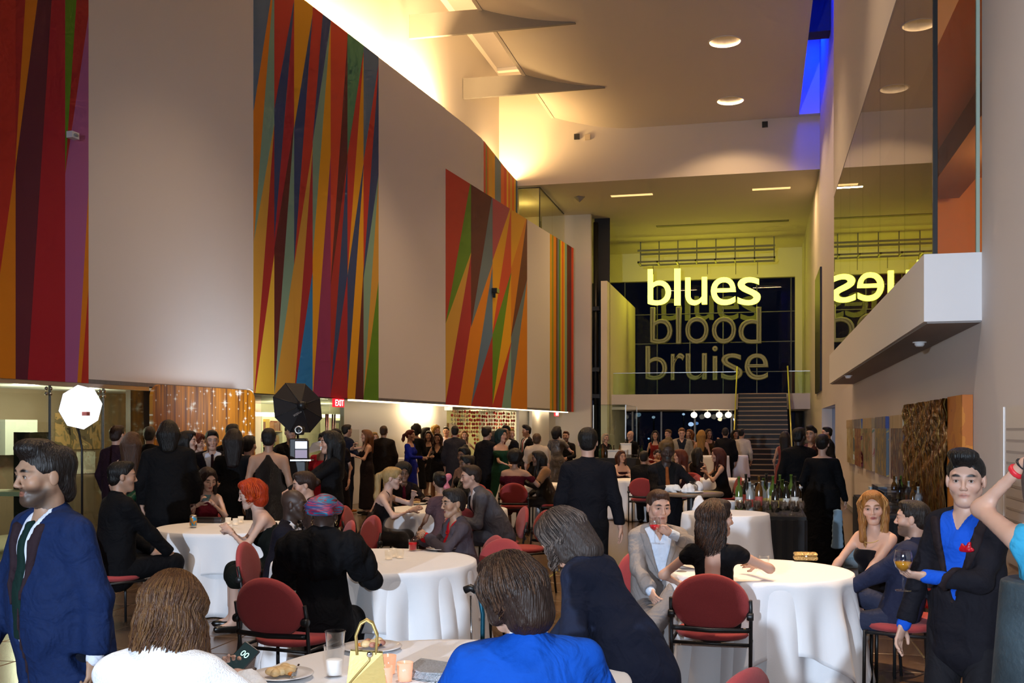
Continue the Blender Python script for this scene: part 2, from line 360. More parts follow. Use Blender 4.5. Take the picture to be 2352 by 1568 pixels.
# ledge behind the parapet, with the cove lamps that wash the scoop
lg = MB(); lbox(lg, -18, lw(1111), -1.4, -.25, ZT-.75, ZT-.6); struct('trim_7', lg, M_wall)
for i in range(9):
    s = -1+i*3.1
    if s > lw(1111)-1.6: break
    p = lp(s, -.38, ZT-.35); q = lp(s, -1.6, ZT+3.2)
    e = empty('cove_lamp', lp(s, -.38, ZT-.6), math.atan2(LT.y, LT.x)-math.pi/2, 'warm uplight trough on the ledge behind the parapet', 'cove light', 'cove uplights behind the parapet')
    MB().box((-.06, -1.3, 0), (.06, 1.3, .08)).build('trough', M_wall, e); MB().box((-.04, -1.25, .08), (.04, 1.25, .09)).build('tube', emit_mat('cove_tube', (1, .74, .40), 4), e)
    cl_ = light('cove_light', 'AREA', p, 1400, (1, .63, .26), .15, size_y=3.0); dz_ = -(q-p).normalized(); cl_.matrix_world = Matrix.Translation(p) @ Matrix((LT.cross(dz_).normalized(), LT, dz_)).transposed().to_4x4()
for px, d_, pw in ((1150, 34.2, 500), (1172, 35.0, 500)):
    p = ground(px, d_); p.x -= .45; light('cove_light', 'POINT', (p.x, p.y-.3, ZT-.15), pw, (1, .63, .26), .15)
# soffit underside, deep ceiling of the galleries beneath
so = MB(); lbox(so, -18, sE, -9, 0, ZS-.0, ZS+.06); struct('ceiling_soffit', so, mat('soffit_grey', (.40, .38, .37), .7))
# ---- far left: end wall, recess with mast, landing
YW = 40.0
fw = MB(); fw.box((-16, YW, 0), (at_y(1357, HOR, YW).x, YW+.3, 14));
struct('wall_far_left', fw, M_wall)
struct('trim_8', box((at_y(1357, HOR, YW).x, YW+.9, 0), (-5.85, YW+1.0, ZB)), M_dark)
bm_ = MB(); bm_.box((-16, YB, ZB), (XR, 36, ZC+2.5)); struct('trim_9', bm_, M_ceil)
struct('ceiling_far', box((-16, 36, ZB), (XR+.2, 52, ZB+.3)), M_ceil)
# glass landing rail above the left wall
RX = -7.45; rail = empty('landing_rail', (RX, 35, ZT2), 0, 'frameless glass balustrade on the upper landing beside the scoop', 'balustrade')
def rel(o, e): o.matrix_parent_inverse = Matrix.Translation(-Vector(e.location)); return o
M_rail = glass_mat('rail_glass', (.93, .93, .72), ior=1.5)
rel(box((RX-.006, 35, ZT2-.1), (RX+.006, 37.2, 10.08)).build('glass_sheet', M_rail, rail), rail); rel(box((RX-.006, 37.22, ZT2-.1), (RX+.006, 39.5, 10.08)).build('glass_sheet', M_rail, rail), rail)
rel(box((-10, 34.994, ZT2-.1), (RX-.006, 35.006, 10.08)).build('glass_sheet', M_rail, rail), rail)
rel(box((RX-.02, 34.98, 10.08), (RX+.02, 39.5, 10.11)).build('top_trim', M_black, rail), rail); rel(box((-10, 34.98, 10.08), (RX-.02, 35.02, 10.11)).build('top_trim', M_black, rail), rail); rel(box((RX-.015, 34.985, ZT2-.1), (RX+.015, 35.015, 10.08)).build('corner_trim', M_black, rail), rail)
struct('floor_landing', box((-12, 35.1, ZT2-.4), (RX-.02, 39.7, ZT2-.1)), M_wall)
light('landing_lamp', 'POINT', (-8.6, 37.5, 9.6), 30, (1, .75, .3), .3)
# ---- far end: mezzanine, stair, night windows
YM = 41.5; ZM1, ZM0 = 3.12, 2.51; SX0, SX1 = -.85, .97
mz = MB(); mz.box((-5.85, YM, ZM0), (SX0, 49.5, ZM1)); mz.box((SX1, YM, ZM0), (XR, 49.5, ZM1)); mz.box((SX0, YM+.3, ZM0), (SX1, 49.5, ZM1))
struct('floor_mezzanine', mz, M_wall)
struct('wall_mezzanine_left', box((-6.1, 40.2, 0), (-5.85, 49.5, 7.54)), M_wall2)
struct('wall_back_header', box((-16, 49.5, 8.8), (XR, 50, ZB)), M_wall2)
struct('wall_back_right', box((1.55, 49.4, 0), (XR, 50, 8.8)), M_wall2)
M_night = glass_mat('night_glass', (.45, .48, .55), ior=1.3)
M_mull = mat('mullion', (.10, .10, .11), .4)
wn = struct('window_1', box((-16, 49.8, ZM1), (1.6, 49.86, 8.8)), M_night)
for x in np.arange(-9.5, 1.6, 1.55): box((x, 49.72, ZM1), (x+.05, 49.8, 8.8)).build('mullion', M_mull, wn)
for z in (4.4, 5.8, 7.2): box((-16, 49.74, z), (1.6, 49.8, z+.04)).build('transom', M_mull, wn)
wn2 = struct('window_2', box((-16, 46.2, 0), (1.8, 46.26, ZM0)), M_night)
for px in (1390, 1517, 1594, 1678): x = at_y(px, HOR, 46.1).x; box((x, 46.1, 0), (x+.07, 46.2, ZM0)).build('mullion', mat('mullion_light', (.35, .37, .4), .4), wn2)
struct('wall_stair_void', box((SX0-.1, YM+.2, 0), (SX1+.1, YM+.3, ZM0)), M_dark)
# distant lit windows and street lamps beyond the glass
# (they glow in the night outside)
st_ = empty('staircase', (0, 36, 0), 0, 'dark open staircase with pale nosings climbing to the mezzanine', 'staircase')
NS = 18; rz_ = ZM1/NS; ty_ = (YM-36)/NS
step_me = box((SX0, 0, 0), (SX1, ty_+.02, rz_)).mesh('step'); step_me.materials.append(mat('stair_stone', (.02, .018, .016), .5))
nose_me = box((SX0, -.012, rz_-.035), (SX1, .03, rz_+.004)).mesh('nosing'); nose_me.materials.append(mat('stair_nosing', (.42, .30, .18), .5))
for i in range(NS):
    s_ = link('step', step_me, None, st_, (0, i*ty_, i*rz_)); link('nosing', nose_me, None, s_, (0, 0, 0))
for sx in (SX0-.05, SX1+.05):
    o = MB(); o.slab([(sx, -.2, .1), (sx, YM-36, ZM1+.1), (sx, YM-36, ZM1+1.0), (sx, -.2, 1.0)], (1, 0, 0), .012); o.build('side_glass', glass_mat('stair_glass', (.5, .55, .35)), st_)
    MB().tube([(sx, -.25, 0), (sx, -.25, 1.02), (sx, YM-36, ZM1+1.05), (sx, YM-36+.6, ZM1+1.05)], .028, 8).build('handrail', mat('brass_rail', (.55, .55, .12), .3, .6), st_)
mr = empty('mezzanine_rail', (-3, YM, ZM1), 0, 'low glass balustrade along the mezzanine edge left of the stair', 'balustrade')
for a in np.linspace(-5.8, SX0-.1, 5)[:-1]: rel(box((a, YM+.05, ZM1), (a+1.2, YM+.062, ZM1+.85)).build('glass_sheet', M_glass, mr), mr)
rel(box((-5.8, YM+.04, ZM1+.85), (SX0-.1, YM+.075, ZM1+.875)).build('top_rail', M_steel, mr), mr)
mr2 = empty('mezzanine_rail', (1.4, YM, ZM1), 0, 'short glass balustrade right of the stair head', 'balustrade')
rel(box((SX1+.1, YM+.05, ZM1), (XR, YM+.062, ZM1+.85)).build('glass_sheet', M_glass, mr2), mr2); rel(box((SX1+.1, YM+.04, ZM1+.85), (XR, YM+.075, ZM1+.875)).build('top_rail', M_steel, mr2), mr2)
# recessed linear lights and slot diffusers of the far ceiling
for (p0, p1, py, lb_) in ((1402, 1500, 448, 'left'), (1728, 1815, 433, 'right')):
    a = at_z(p0, py, ZB); c = at_z(p1, py, ZB); y_ = (a.y+c.y)/2
    o = box((a.x, y_-.12, ZB-.012), (c.x, y_+.12, ZB+.002)).build('linear_light', emit_mat('linear_light', (1, .62, .25), 1.3)); tag(o, 'glowing linear recess in the far ceiling, %s one' % lb_, 'ceiling light', 'linear ceiling lights')
    light('linear_lamp', 'AREA', ((a.x+c.x)/2, y_, ZB-.1), 110, WARM, 1.6, target=((a.x+c.x)/2, y_, 0), size_y=.2)
a = at_z(1508, 520, ZB); c = at_z(1812, 505, ZB)
tag(box((a.x, a.y-.15, ZB-.02), (c.x, a.y+.15, ZB)).build('air_diffuser', mat('diffuser_dark', (.2, .18, .1), .6)), 'long dark slot diffuser in the yellow-lit far ceiling', 'air diffuser')
# enclosing walls behind the photographer
struct('wall_behind', box((-16, -10, 0), (3, -9.8, 14.4)), M_wall)
# ================================================================== MURALS
MC = dict(red='#b4241a', vermilion='#c83c1e', crimson='#a00626', dkred='#a0161c', maroon='#560618', brown='#5e1c16', plum='#5a1430', purple='#8c2260', mauve='#a05894', pink='#a83c54', ochre='#dca000', yellow='#e0b838', tan='#c89a38', orange='#d07c00', blue='#4e6c8e', slate='#5c7080', navy='#223c74', bblue='#0078c4', steel='#527090', teal='#78a090', sea='#4a8a68', green='#56880a', olive='#8a8a20', gold='#d8a828', rorange='#d06018')
def clip(poly, f):
    out = []
    for i in range(len(poly)):
        a, b_ = poly[i], poly[(i+1) % len(poly)]; fa, fb = f(a), f(b_)
        if fa >= 0: out.append(a)
        if fa*fb < 0: t = fa/(fa-fb); out.append((a[0]+(b_[0]-a[0])*t, a[1]+(b_[1]-a[1])*t))
    return out
def mural(label, bands, ztop, zbot=ZS, off=0.0):
    """bands: (xL, xR, [(yR, yL)...], [colours]) measured along the wall"""
    e = empty('wall_mural', lp(lw(bands[0][0]), off, ZS), 0, label, 'mural')
    for (xl, xr, lines, cols) in bands:
        s0, s1 = lw(xl), lw(xr); Z = lambda px, py: lpx(px, py, off).z
        L = [(ztop+30, ztop+30)]+[(Z(xr, yr), Z(xl, yl)) for yr, yl in lines]+[(zbot-30, zbot-30)]
        for (a, b_), cname in zip(zip(L[:-1], L[1:]), cols):
            poly = [(s0, a[1]), (s1, a[0]), (s1, b_[0]), (s0, b_[1])]
            poly = clip(poly, lambda q: ztop-q[1]); 
            if len(poly) > 2: poly = clip(poly, lambda q: q[1]-zbot)
            pts = []
            for q in poly:
                if not pts or (abs(q[0]-pts[-1][0])+abs(q[1]-pts[-1][1])) > .003: pts.append(q)
            if len(pts) > 2 and abs(pts[0][0]-pts[-1][0])+abs(pts[0][1]-pts[-1][1]) < .003: pts.pop()
            if len(pts) < 3: continue
            P = [lp(q[0], off+.006, q[1]) for q in pts][::-1]
            o = MB().slab(P, LN, .006).build('painted_stripe', mat('mural_'+cname, MC[cname], .7, bump=.03, bscale=90), e)
            o.matrix_parent_inverse = Matrix.Translation(-Vector(e.location))
    return e
mural('red, plum and mauve striped mural at the left edge of the photograph', [
    (-260, -60, [], ['red']),
    (-60, 35, [(375, 1050)], ['red', 'orange']),
    (35, 149, [(-1472, 362), (-483, 385), (-488, 1307)], ['dkred', 'orange', 'plum', 'crimson']),
    (149, 202.5, [(-420, 395), (35, 400), (435, 1360), (660, 1366)], ['green', 'dkred', 'mauve', 'orange', 'red'])], ZT)
mural('tall multicolour zigzag mural above the octagonal umbrella', [
    (582, 629.5, [(-55, 253), (-54, 555), (285, 556), (286, 925), (583, 926)], ['blue', 'orange', 'teal', 'tan', 'dkred', 'yellow']),
    (629.5, 675, [(0, 250), (10, 550), (284, 570), (285, 905), (605, 906)], ['red', 'navy', 'crimson', 'maroon', 'teal', 'tan']),
    (675, 717.5, [(32, 295), (33, 608), (335, 609), (345, 910), (624, 912)], ['ochre', 'navy', 'red', 'tan', 'crimson', 'bblue']),
    (717.5, 759, [(-195, 325), (50, 327), (52, 595), (355, 915)], ['red', 'navy', 'teal', 'ochre', 'purple']),
    (759, 797.5, [(90, 645), (364, 655), (365, 900), (632, 905)], ['vermilion', 'maroon', 'dkred', 'navy', 'crimson']),
    (797.5, 834.5, [(118, 357), (125, 631), (375, 632), (385, 898), (615, 1190)], ['sea', 'red', 'ochre', 'navy', 'ochre', 'maroon']),
    (834.5, 869, [(148, 370), (158, 625), (400, 640), (410, 910), (645, 912)], ['blue', 'red', 'navy', 'teal', 'tan', 'green'])], ZT)
mural('red, green and ochre zigzag mural right of the blank wall', [
    (1023.5, 1081.5, [(410, 740), (580, 742), (585, 922), (742, 1125)], ['red', 'green', 'tan', 'crimson', 'orange']),
    (1081.5, 1131, [(442, 751), (605, 752), (610, 931), (770, 932)], ['maroon', 'slate', 'orange', 'steel', 'dkred']),
    (1131, 1173.5, [(472, 598), (478, 760), (625, 768), (630, 930), (785, 931), (790, 1080)], ['pink', 'ochre', 'vermilion', 'green', 'ochre', 'red', 'teal']),
    (1173.5, 1210.5, [(494, 616), (496, 770), (640, 775), (642, 918)], ['ochre', 'orange', 'brown', 'slate', 'orange'])], ZT2)
xs = [1263, 1267, 1271, 1277, 1280, 1284, 1287, 1290, 1294, 1297, 1302, 1306, 1312, 1317]; cs = ['ochre', 'olive', 'orange', 'brown', 'slate', 'green', 'gold', 'rorange', 'ochre', 'teal', 'brown', 'plum', 'vermilion']
mural('narrow mural of thin upright stripes at the far end of the wall', [(a, c, [], [k_]) for a, c, k_ in zip(xs[:-1], xs[1:], cs)], ZT2)
# upper mural on the curved wall
e = empty('wall_mural', (cp[2].x, cp[2].y, ZT2), 0, 'small striped mural on the curving upper wall above the far mural', 'mural')
px_s = [1111, 1115, 1118, 1121, 1124, 1130, 1136, 1140, 1146, 1150, 1157, 1163, 1167, 1171, 1176, 1180, 1184, 1188]; cl_s = ['vermilion', 'olive', 'rorange', 'ochre', 'gold', 'ochre', 'slate', 'steel', 'slate', 'rorange', 'vermilion', 'gold', 'rorange', 'tan', 'rorange', 'gold', 'steel']
def curve_at(px):
    r = ray(px, HOR)
    for a, c in zip(cp[:-1], cp[1:]):
        # intersect ray with segment
        dx, dy = c.x-a.x, c.y-a.y; den = r.x*dy-r.y*dx
        if abs(den) < 1e-9: continue
        t = (a.x*dy-a.y*dx)/den; u_ = (a.x*r.y-a.y*r.x)/den
        if -1e-6 <= u_ <= 1.000001 and t > 0: return Vector((r.x*t, r.y*t, 0))
for a, c, k_ in zip(px_s[:-1], px_s[1:], cl_s):
    p, q = curve_at(a+.01), curve_at(c)
    if not p or not q: continue
    nn = Vector((q.y-p.y, -(q.x-p.x), 0)).normalized()*.008
    o = MB().hexa([(p.x+nn.x, p.y+nn.y), (q.x+nn.x, q.y+nn.y), (q.x-nn.x, q.y-nn.y), (p.x-nn.x, p.y-nn.y)][::1], ZT2, ZT).build('painted_stripe', mat('mural_'+k_, MC[k_], .7), e)
    o.matrix_parent_inverse = Matrix.Translation(-Vector(e.location))
# ================================================================== HANGING NEON TEXT
YS = 46.5
sg = empty('text_sign', at_y(1620, 617, YS), 0, 'hanging letter sign reading blues blood bruise, top word lit yellow', 'sign')
M_neon = mat('neon_yellow', (1, 1, .55), .5, emit=(1, .90, .07), estr=5.0); M_off = mat('unlit_letter', (.19, .20, .12), .5); M_tube = mat('unlit_tube', (.42, .43, .28), .4)
words_ = {'blues': ([(1488, 1541), (1549, 1563), (1574, 1624), (1633, 1690), (1694, 1747)], 617, 636, 701), 'blood': ([(1494, 1545), (1553, 1565), (1574, 1628), (1635, 1691), (1696, 1749)], 705, 727, 790), 'bruise': ([(1483, 1533), (1541, 1573), (1575, 1624), (1636, 1649), (1656, 1706), (1710, 1765)], 794, 811, 873)}
for wd, (ext, asc, xh, base) in words_.items():
    for ch, (x0, x1) in zip(wd, ext):
        top = asc if ch in 'bldi' else xh
        a = at_y(x0, base, YS); c = at_y(x1, top, YS)
        def fit(me, yo, grow=0):
            vs = np.empty(len(me.vertices)*3, np.float32); me.vertices.foreach_get('co', vs); vs = vs.reshape(-1, 3); lo, hi = vs.min(0), vs.max(0)
            X = a.x+(vs[:, 0]-lo[0])/(hi[0]-lo[0])*(c.x-a.x); Z = a.z+(vs[:, 1]-lo[1])/(hi[1]-lo[1])*(c.z-a.z); Y = YS+yo-vs[:, 2]
            me.vertices.foreach_set('co', np.stack([X, Y, Z], 1).astype(np.float32).ravel()); me.update()
        me = text_mesh(ch, .10); fit(me, 0)
        o = link('letter', me, M_neon if wd == 'blues' else M_off, sg); o.matrix_parent_inverse = Matrix.Translation(-Vector(sg.location))
        o['label'] = 'letter %s of %s' % (ch, wd)
        if wd != 'blues':
            cu = bpy.data.curves.new('glyph', 'FONT'); cu.body = ch; cu.fill_mode = 'NONE'; cu.bevel_depth = .022; cu.offset = -.022; cu.resolution_u = 4; cu.bevel_resolution = 1
            ob = bpy.data.objects.new('glyph', cu); COL.objects.link(ob); dg = bpy.context.evaluated_depsgraph_get(); m2 = bpy.data.meshes.new_from_object(ob.evaluated_get(dg)); bpy.data.objects.remove(ob)
            fit(m2, -.13); t_ = link('neon_tube', m2, M_tube, o)
for i, px in enumerate((1500, 1560, 1625, 1690, 1740)):
    a = at_y(px, 630, YS); rel(MB().tube([(a.x, YS, a.z), (a.x, YS, ZB-1.1)], .012, 6).build('hanging_wire', M_black, sg), sg)
fr = MB(); a = at_y(1470, 600, YS); c = at_y(1780, 580, YS)
for z in (ZB-1.1, ZB-.6): fr.box((a.x, YS-.04, z), (c.x, YS+.04, z+.08)); fr.box((a.x, YS-1.0, z), (c.x, YS-.92, z+.08))
for x in np.linspace(a.x, c.x-.06, 8): fr.box((x, YS-1.0, ZB-1.1), (x+.06, YS+.04, ZB-1.04)); fr.box((x, YS-.02, ZB-1.1), (x+.05, YS+.02, ZB))
rel(fr.build('hanging_frame', mat('frame_grey', (.34, .34, .24), .6), sg), sg)
# ================================================================== PEOPLE: implicit-surface bodies, one continuous skin per figure
f32 = np.float32
def V3(*a): return np.array(a, dtype=np.float64)
def nrm(v): v = np.asarray(v, float); n = np.linalg.norm(v); return v/n if n > 1e-9 else v
class Field:
    """signed distance grid with smooth union of local primitives"""
    def __init__(s, lo, hi, h):
        s.h = h; s.lo = np.asarray(lo, float)-2*h; n = np.ceil((np.asarray(hi, float)+2*h-s.lo)/h).astype(int)+1
        s.ax = [(s.lo[i]+h*np.arange(n[i])).astype(f32) for i in range(3)]; s.f = np.full(n, 1.0, f32)
    def sub(s, lo, hi):
        sl = []
        for i in range(3):
            a = int(np.clip(math.floor((lo[i]-s.lo[i])/s.h), 0, len(s.ax[i]))); b = int(np.clip(math.ceil((hi[i]-s.lo[i])/s.h)+1, 0, len(s.ax[i])))
            if b <= a: return None
            sl.append(slice(a, b))
        return tuple(sl)
    def grid(s, sl=None):
        a = s.ax if sl is None else [s.ax[i][sl[i]] for i in range(3)]
        return a[0][:, None, None], a[1][None, :, None], a[2][None, None, :]
    def merge(s, sl, d, k):
        c = s.f[sl]
        if k > 0:
            hh = np.maximum(k-np.abs(c-d), 0)/k; s.f[sl] = np.minimum(c, d)-hh*hh*k*.25
        else: s.f[sl] = np.minimum(c, d)
    def carve(s, sl, d, k):
        c = s.f[sl]; d = -d
        if k > 0:
            hh = np.maximum(k-np.abs(c-d), 0)/k; s.f[sl] = np.maximum(c, d)+hh*hh*k*.25
        else: s.f[sl] = np.maximum(c, d)
    def cap(s, a, b, ra, rb=None, k=.03, flat=None, carve=False):
        a = np.asarray(a, float); b = np.asarray(b, float); rb = ra if rb is None else rb; ratio = 1.0
        if flat is not None: u, ratio = nrm(flat[0]), flat[1]
        m = max(ra, rb)*max(1, ratio)+k+2*s.h; sl = s.sub(np.minimum(a, b)-m, np.maximum(a, b)+m)
        if sl is None: return
        x, y, z = s.grid(sl); ba = b-a; L = float(ba@ba)+1e-9
        X = x-f32(a[0]); Y = y-f32(a[1]); Z = z-f32(a[2])
        t = np.clip((X*f32(ba[0])+Y*f32(ba[1])+Z*f32(ba[2]))/f32(L), 0, 1)
        X = X-t*f32(ba[0]); Y = Y-t*f32(ba[1]); Z = Z-t*f32(ba[2])
        q = X*X+Y*Y+Z*Z
        if flat is not None:
            p = X*f32(u[0])+Y*f32(u[1])+Z*f32(u[2]); q = q-p*p*f32(1-1/ratio**2)
        d = np.sqrt(np.maximum(q, 0))-(f32(ra)+f32(rb-ra)*t)
        (s.carve if carve else s.merge)(sl, d.astype(f32), k)
    def ell(s, c, r, k=.02, R=None, carve=False):
        c = np.asarray(c, float); r = np.asarray(r, float); m = r.max()+k+2*s.h; sl = s.sub(c-m, c+m)
        if sl is None: return
        x, y, z = s.grid(sl); X = x-f32(c[0]); Y = y-f32(c[1]); Z = z-f32(c[2])
        if R is not None: X, Y, Z = [X*f32(R[0][i])+Y*f32(R[1][i])+Z*f32(R[2][i]) for i in range(3)]
        k0 = np.sqrt((X/f32(r[0]))**2+(Y/f32(r[1]))**2+(Z/f32(r[2]))**2)
        k1 = np.sqrt((X/f32(r[0]**2))**2+(Y/f32(r[1]**2))**2+(Z/f32(r[2]**2))**2)+1e-9
        (s.carve if carve else s.merge)(sl, (k0*(k0-1)/k1).astype(f32), k)
    def surface(s):
        """naive surface nets"""
        f = s.f; f[0] = f[-1] = 1; f[:, 0] = f[:, -1] = 1; f[:, :, 0] = f[:, :, -1] = 1
        neg = f < 0; n = np.array(f.shape)-1
        cnt = np.zeros(n, np.int8)
        for i in (0, 1):
            for j in (0, 1):
                for k in (0, 1): cnt += neg[i:i+n[0], j:j+n[1], k:k+n[2]]
        act = (cnt > 0) & (cnt < 8); idx = np.argwhere(act)
        if len(idx) == 0: return np.zeros((0, 3)), np.zeros((0, 4), int)
        I = np.full(n, -1, np.int32); I[act] = np.arange(len(idx))
        c = {}
        for i in (0, 1):
            for j in (0, 1):
                for k in (0, 1): c[i, j, k] = f[idx[:, 0]+i, idx[:, 1]+j, idx[:, 2]+k]
        P = np.zeros((len(idx), 3), f32); W = np.zeros(len(idx), f32)
        for ax in range(3):
            for p in (0, 1):
                for q in (0, 1):
                    a = [0, 0, 0]; o = [i for i in range(3) if i != ax]; a[o[0]] = p; a[o[1]] = q; b = list(a); b[ax] = 1
                    fa, fb = c[tuple(a)], c[tuple(b)]; m = (fa < 0) != (fb < 0); t = np.where(m, fa/np.where(m, fa-fb, 1), 0)
                    P[:, ax] += np.where(m, t, 0); P[:, o[0]] += m*p; P[:, o[1]] += m*q; W += m
        V = (idx+P/W[:, None])*s.h+s.lo
        Q = []
        for ax in range(3):
            o1, o2 = [(1, 2), (2, 0), (0, 1)][ax]
            a = np.take(neg, range(n[ax]), ax); b = np.take(neg, range(1, n[ax]+1), ax); ch = np.argwhere(a != b)
            ch = ch[(ch[:, o1] > 0) & (ch[:, o2] > 0) & (ch[:, o1] < n[o1]) & (ch[:, o2] < n[o2])]
            if len(ch) == 0: continue
            e1 = np.zeros(3, int); e1[o1] = 1; e2 = np.zeros(3, int); e2[o2] = 1
            g = lambda off: I[tuple((ch-off).T)]
            q = np.stack([g(e1+e2), g(e2), g(0*e1), g(e1)], 1); inv = ~a[tuple(ch.T)]
            q[inv] = q[inv][:, ::-1]; Q.append(q)
        Q = np.concatenate(Q); return V, Q[(Q >= 0).all(1)]
def ik(S, T, l1, l2, pole):
    S = np.asarray(S, float); T = np.asarray(T, float); d = T-S; L = np.linalg.norm(d); L2 = min(max(L, abs(l1-l2)+.02), (l1+l2)*.999); dn = d/max(L, 1e-6); T = S+dn*L2
    a = (l1*l1-l2*l2+L2*L2)/(2*L2); h = math.sqrt(max(l1*l1-a*a, 0)); p = np.asarray(pole, float); p = p-dn*(p@dn); p = nrm(p)
    return S+dn*a+p*h, T
def rotz(a): c, s = math.cos(a), math.sin(a); return np.array([[c, -s, 0], [s, c, 0], [0, 0, 1]])
def rotx(a): c, s = math.cos(a), math.sin(a); return np.array([[1, 0, 0], [0, c, -s], [0, s, c]])
def roty(a): c, s = math.cos(a), math.sin(a); return np.array([[c, 0, s], [0, 1, 0], [-s, 0, c]])
D2R = math.pi/180
def skeleton(P):
    """joints in the figure's own frame: x right, y forward, z up, origin on the floor under the pelvis"""
    s = P.get('s', 1.0); fem = P.get('fem', False); sit = P.get('sit', False); J = {}
    ph = P.get('pelz', .53 if sit else .93*s); pel = V3(0, 0, ph)
    R = rotz(P.get('twist', 0)*D2R) @ rotx(-P.get('lean', 4 if sit else 0)*D2R) @ roty(P.get('side', 0)*D2R)
    up, rt, fw = R[:, 2], R[:, 0], R[:, 1]; J.update(pel=pel, up=up, rt=rt, fw=fw, R=R, s=s)
    sw = (.150 if fem else .172)*s*P.get('wide', 1)
    J['chest'] = pel+up*.36*s; J['neck'] = pel+up*.525*s
    J['shR'] = pel+up*.475*s+rt*sw; J['shL'] = pel+up*.475*s-rt*sw
    Rh = rotz(P.get('hy', 0)*D2R) @ rotx(-P.get('hp', 0)*D2R) @ roty(P.get('hr', 0)*D2R)
    if sit or abs(P.get('lean', 0)) > 15: Rh = rotz(P.get('twist', 0)*D2R) @ rotx(-P.get('lean', 4)*.35*D2R) @ Rh
    hs = s**.5*P.get('hs', 1.0)*1.02; J['hs'] = hs; J['Rh'] = Rh
    J['head'] = J['neck']+up*.055*s+Rh[:, 2]*.125*hs+Rh[:, 1]*.022*hs
    l1, l2 = .285*s, .245*s
    for sd, g in (('R', 1), ('L', -1)):
        sh = J['sh'+sd]; tgt = P.get('h'+sd)
        if tgt is None: tgt = sh+V3(g*.06, .07, -.50*s) if not sit else V3(g*.13, .30, .60)
        else: tgt = np.asarray(tgt, float)*(1 if sit else 1)
        pole = P.get('e'+sd, V3(g*.7, -.8, -.35))
        el, wr = ik(sh, tgt, l1, l2, pole); J['el'+sd], J['wr'+sd] = el, wr
        hip = pel+V3(g*.092*s, 0, -.03)
        kt = P.get('f'+sd)
        if sit:
            ft = V3(g*.11, .42*s+.02, .085) if kt is None else np.asarray(kt, float); kn, an = ik(hip, ft, .43*s, .42*s, P.get('k'+sd, V3(g*.15, .75, .65)))
        else:
            ft = V3(g*.10*s, 0, .085) if kt is None else np.asarray(kt, float); kn, an = ik(hip, ft, .418*s, .404*s, P.get('k'+sd, V3(g*.1, 1, 0)))
        J['hip'+sd], J['kn'+sd], J['an'+sd] = hip, kn, an
        fd = P.get('toe'+sd); fd = V3(g*.25, 1, 0) if fd is None else np.asarray(fd, float); J['toe'+sd] = an+nrm(fd)*.15*s+V3(0, 0, -.045)
    return J
def torso(F_, J, P, g=0.0, k=.05, lowcut=False):
    s = J['s']; p, up, rt, fw = J['pel'], J['up'], J['rt'], J['fw']; W = P.get('wide', 1); B = P.get('belly', 0); fem = P.get('fem', False)
    hipw = 1.42 if fem else 1.30
    F_.cap(p-up*.03, p+up*.07*s, .112*s*W+g, .108*s*W+g, k, (rt, hipw))
    F_.cap(p+up*.07*s+fw*B*.5, p+up*.22*s+fw*B*.4, (.098 if fem else .105)*s*W+g+B*.6, (.090 if fem else .108)*s*W+g+B*.5, k, (rt, 1.22 if fem else 1.32))
    F_.cap(p+up*.22*s, p+up*.40*s, (.092 if fem else .110)*s*W+g, (.098 if fem else .115)*s*W+g, k, (rt, 1.28 if fem else 1.42))
    F_.cap(J['shL']*.82+J['shR']*.18-up*.012, J['shR']*.82+J['shL']*.18-up*.012, .062*s+g, .062*s+g, k)
    F_.cap(J['neck']-up*.02, (J['shL']+J['neck'])/2-up*.012, .05*s+g, .052*s+g, k); F_.cap(J['neck']-up*.02, (J['shR']+J['neck'])/2-up*.012, .05*s+g, .052*s+g, k)
    if fem:
        for q in (-1, 1): F_.ell(p+up*.335*s+fw*.085*s+rt*q*.068*s, np.array([.062, .062, .066])*s+g, .04)
def arms(F_, J, P, g=0.0, to='wrist', frm='sh', k=.03, hem=0.0):
    s = J['s']; th = .76 if P.get('fem') else .92; th *= P.get('armw', 1)
    for sd in 'RL':
        if frm == 'sh': F_.cap(J['sh'+sd], J['el'+sd], .055*s*th+g, .043*s*th+g, k)
        if to == 'elbow': continue
        if to == 'cap': continue
        F_.cap(J['el'+sd], J['wr'+sd], .043*s*th+g+hem*.3, .029*s*th+g+hem, k)
def legs(F_, J, P, g=0.0, k=.03, low=.0, bottom=True):
    s = J['s']; W = P.get('legw', 1)
    for sd in 'RL':
        F_.cap(J['hip'+sd], J['kn'+sd], .086*s*W+g, .058*s*W+g, k)
        if bottom: F_.cap(J['kn'+sd], J['an'+sd], .056*s*W+g, .038*s*W+g+low, k)
HEADREF = {}
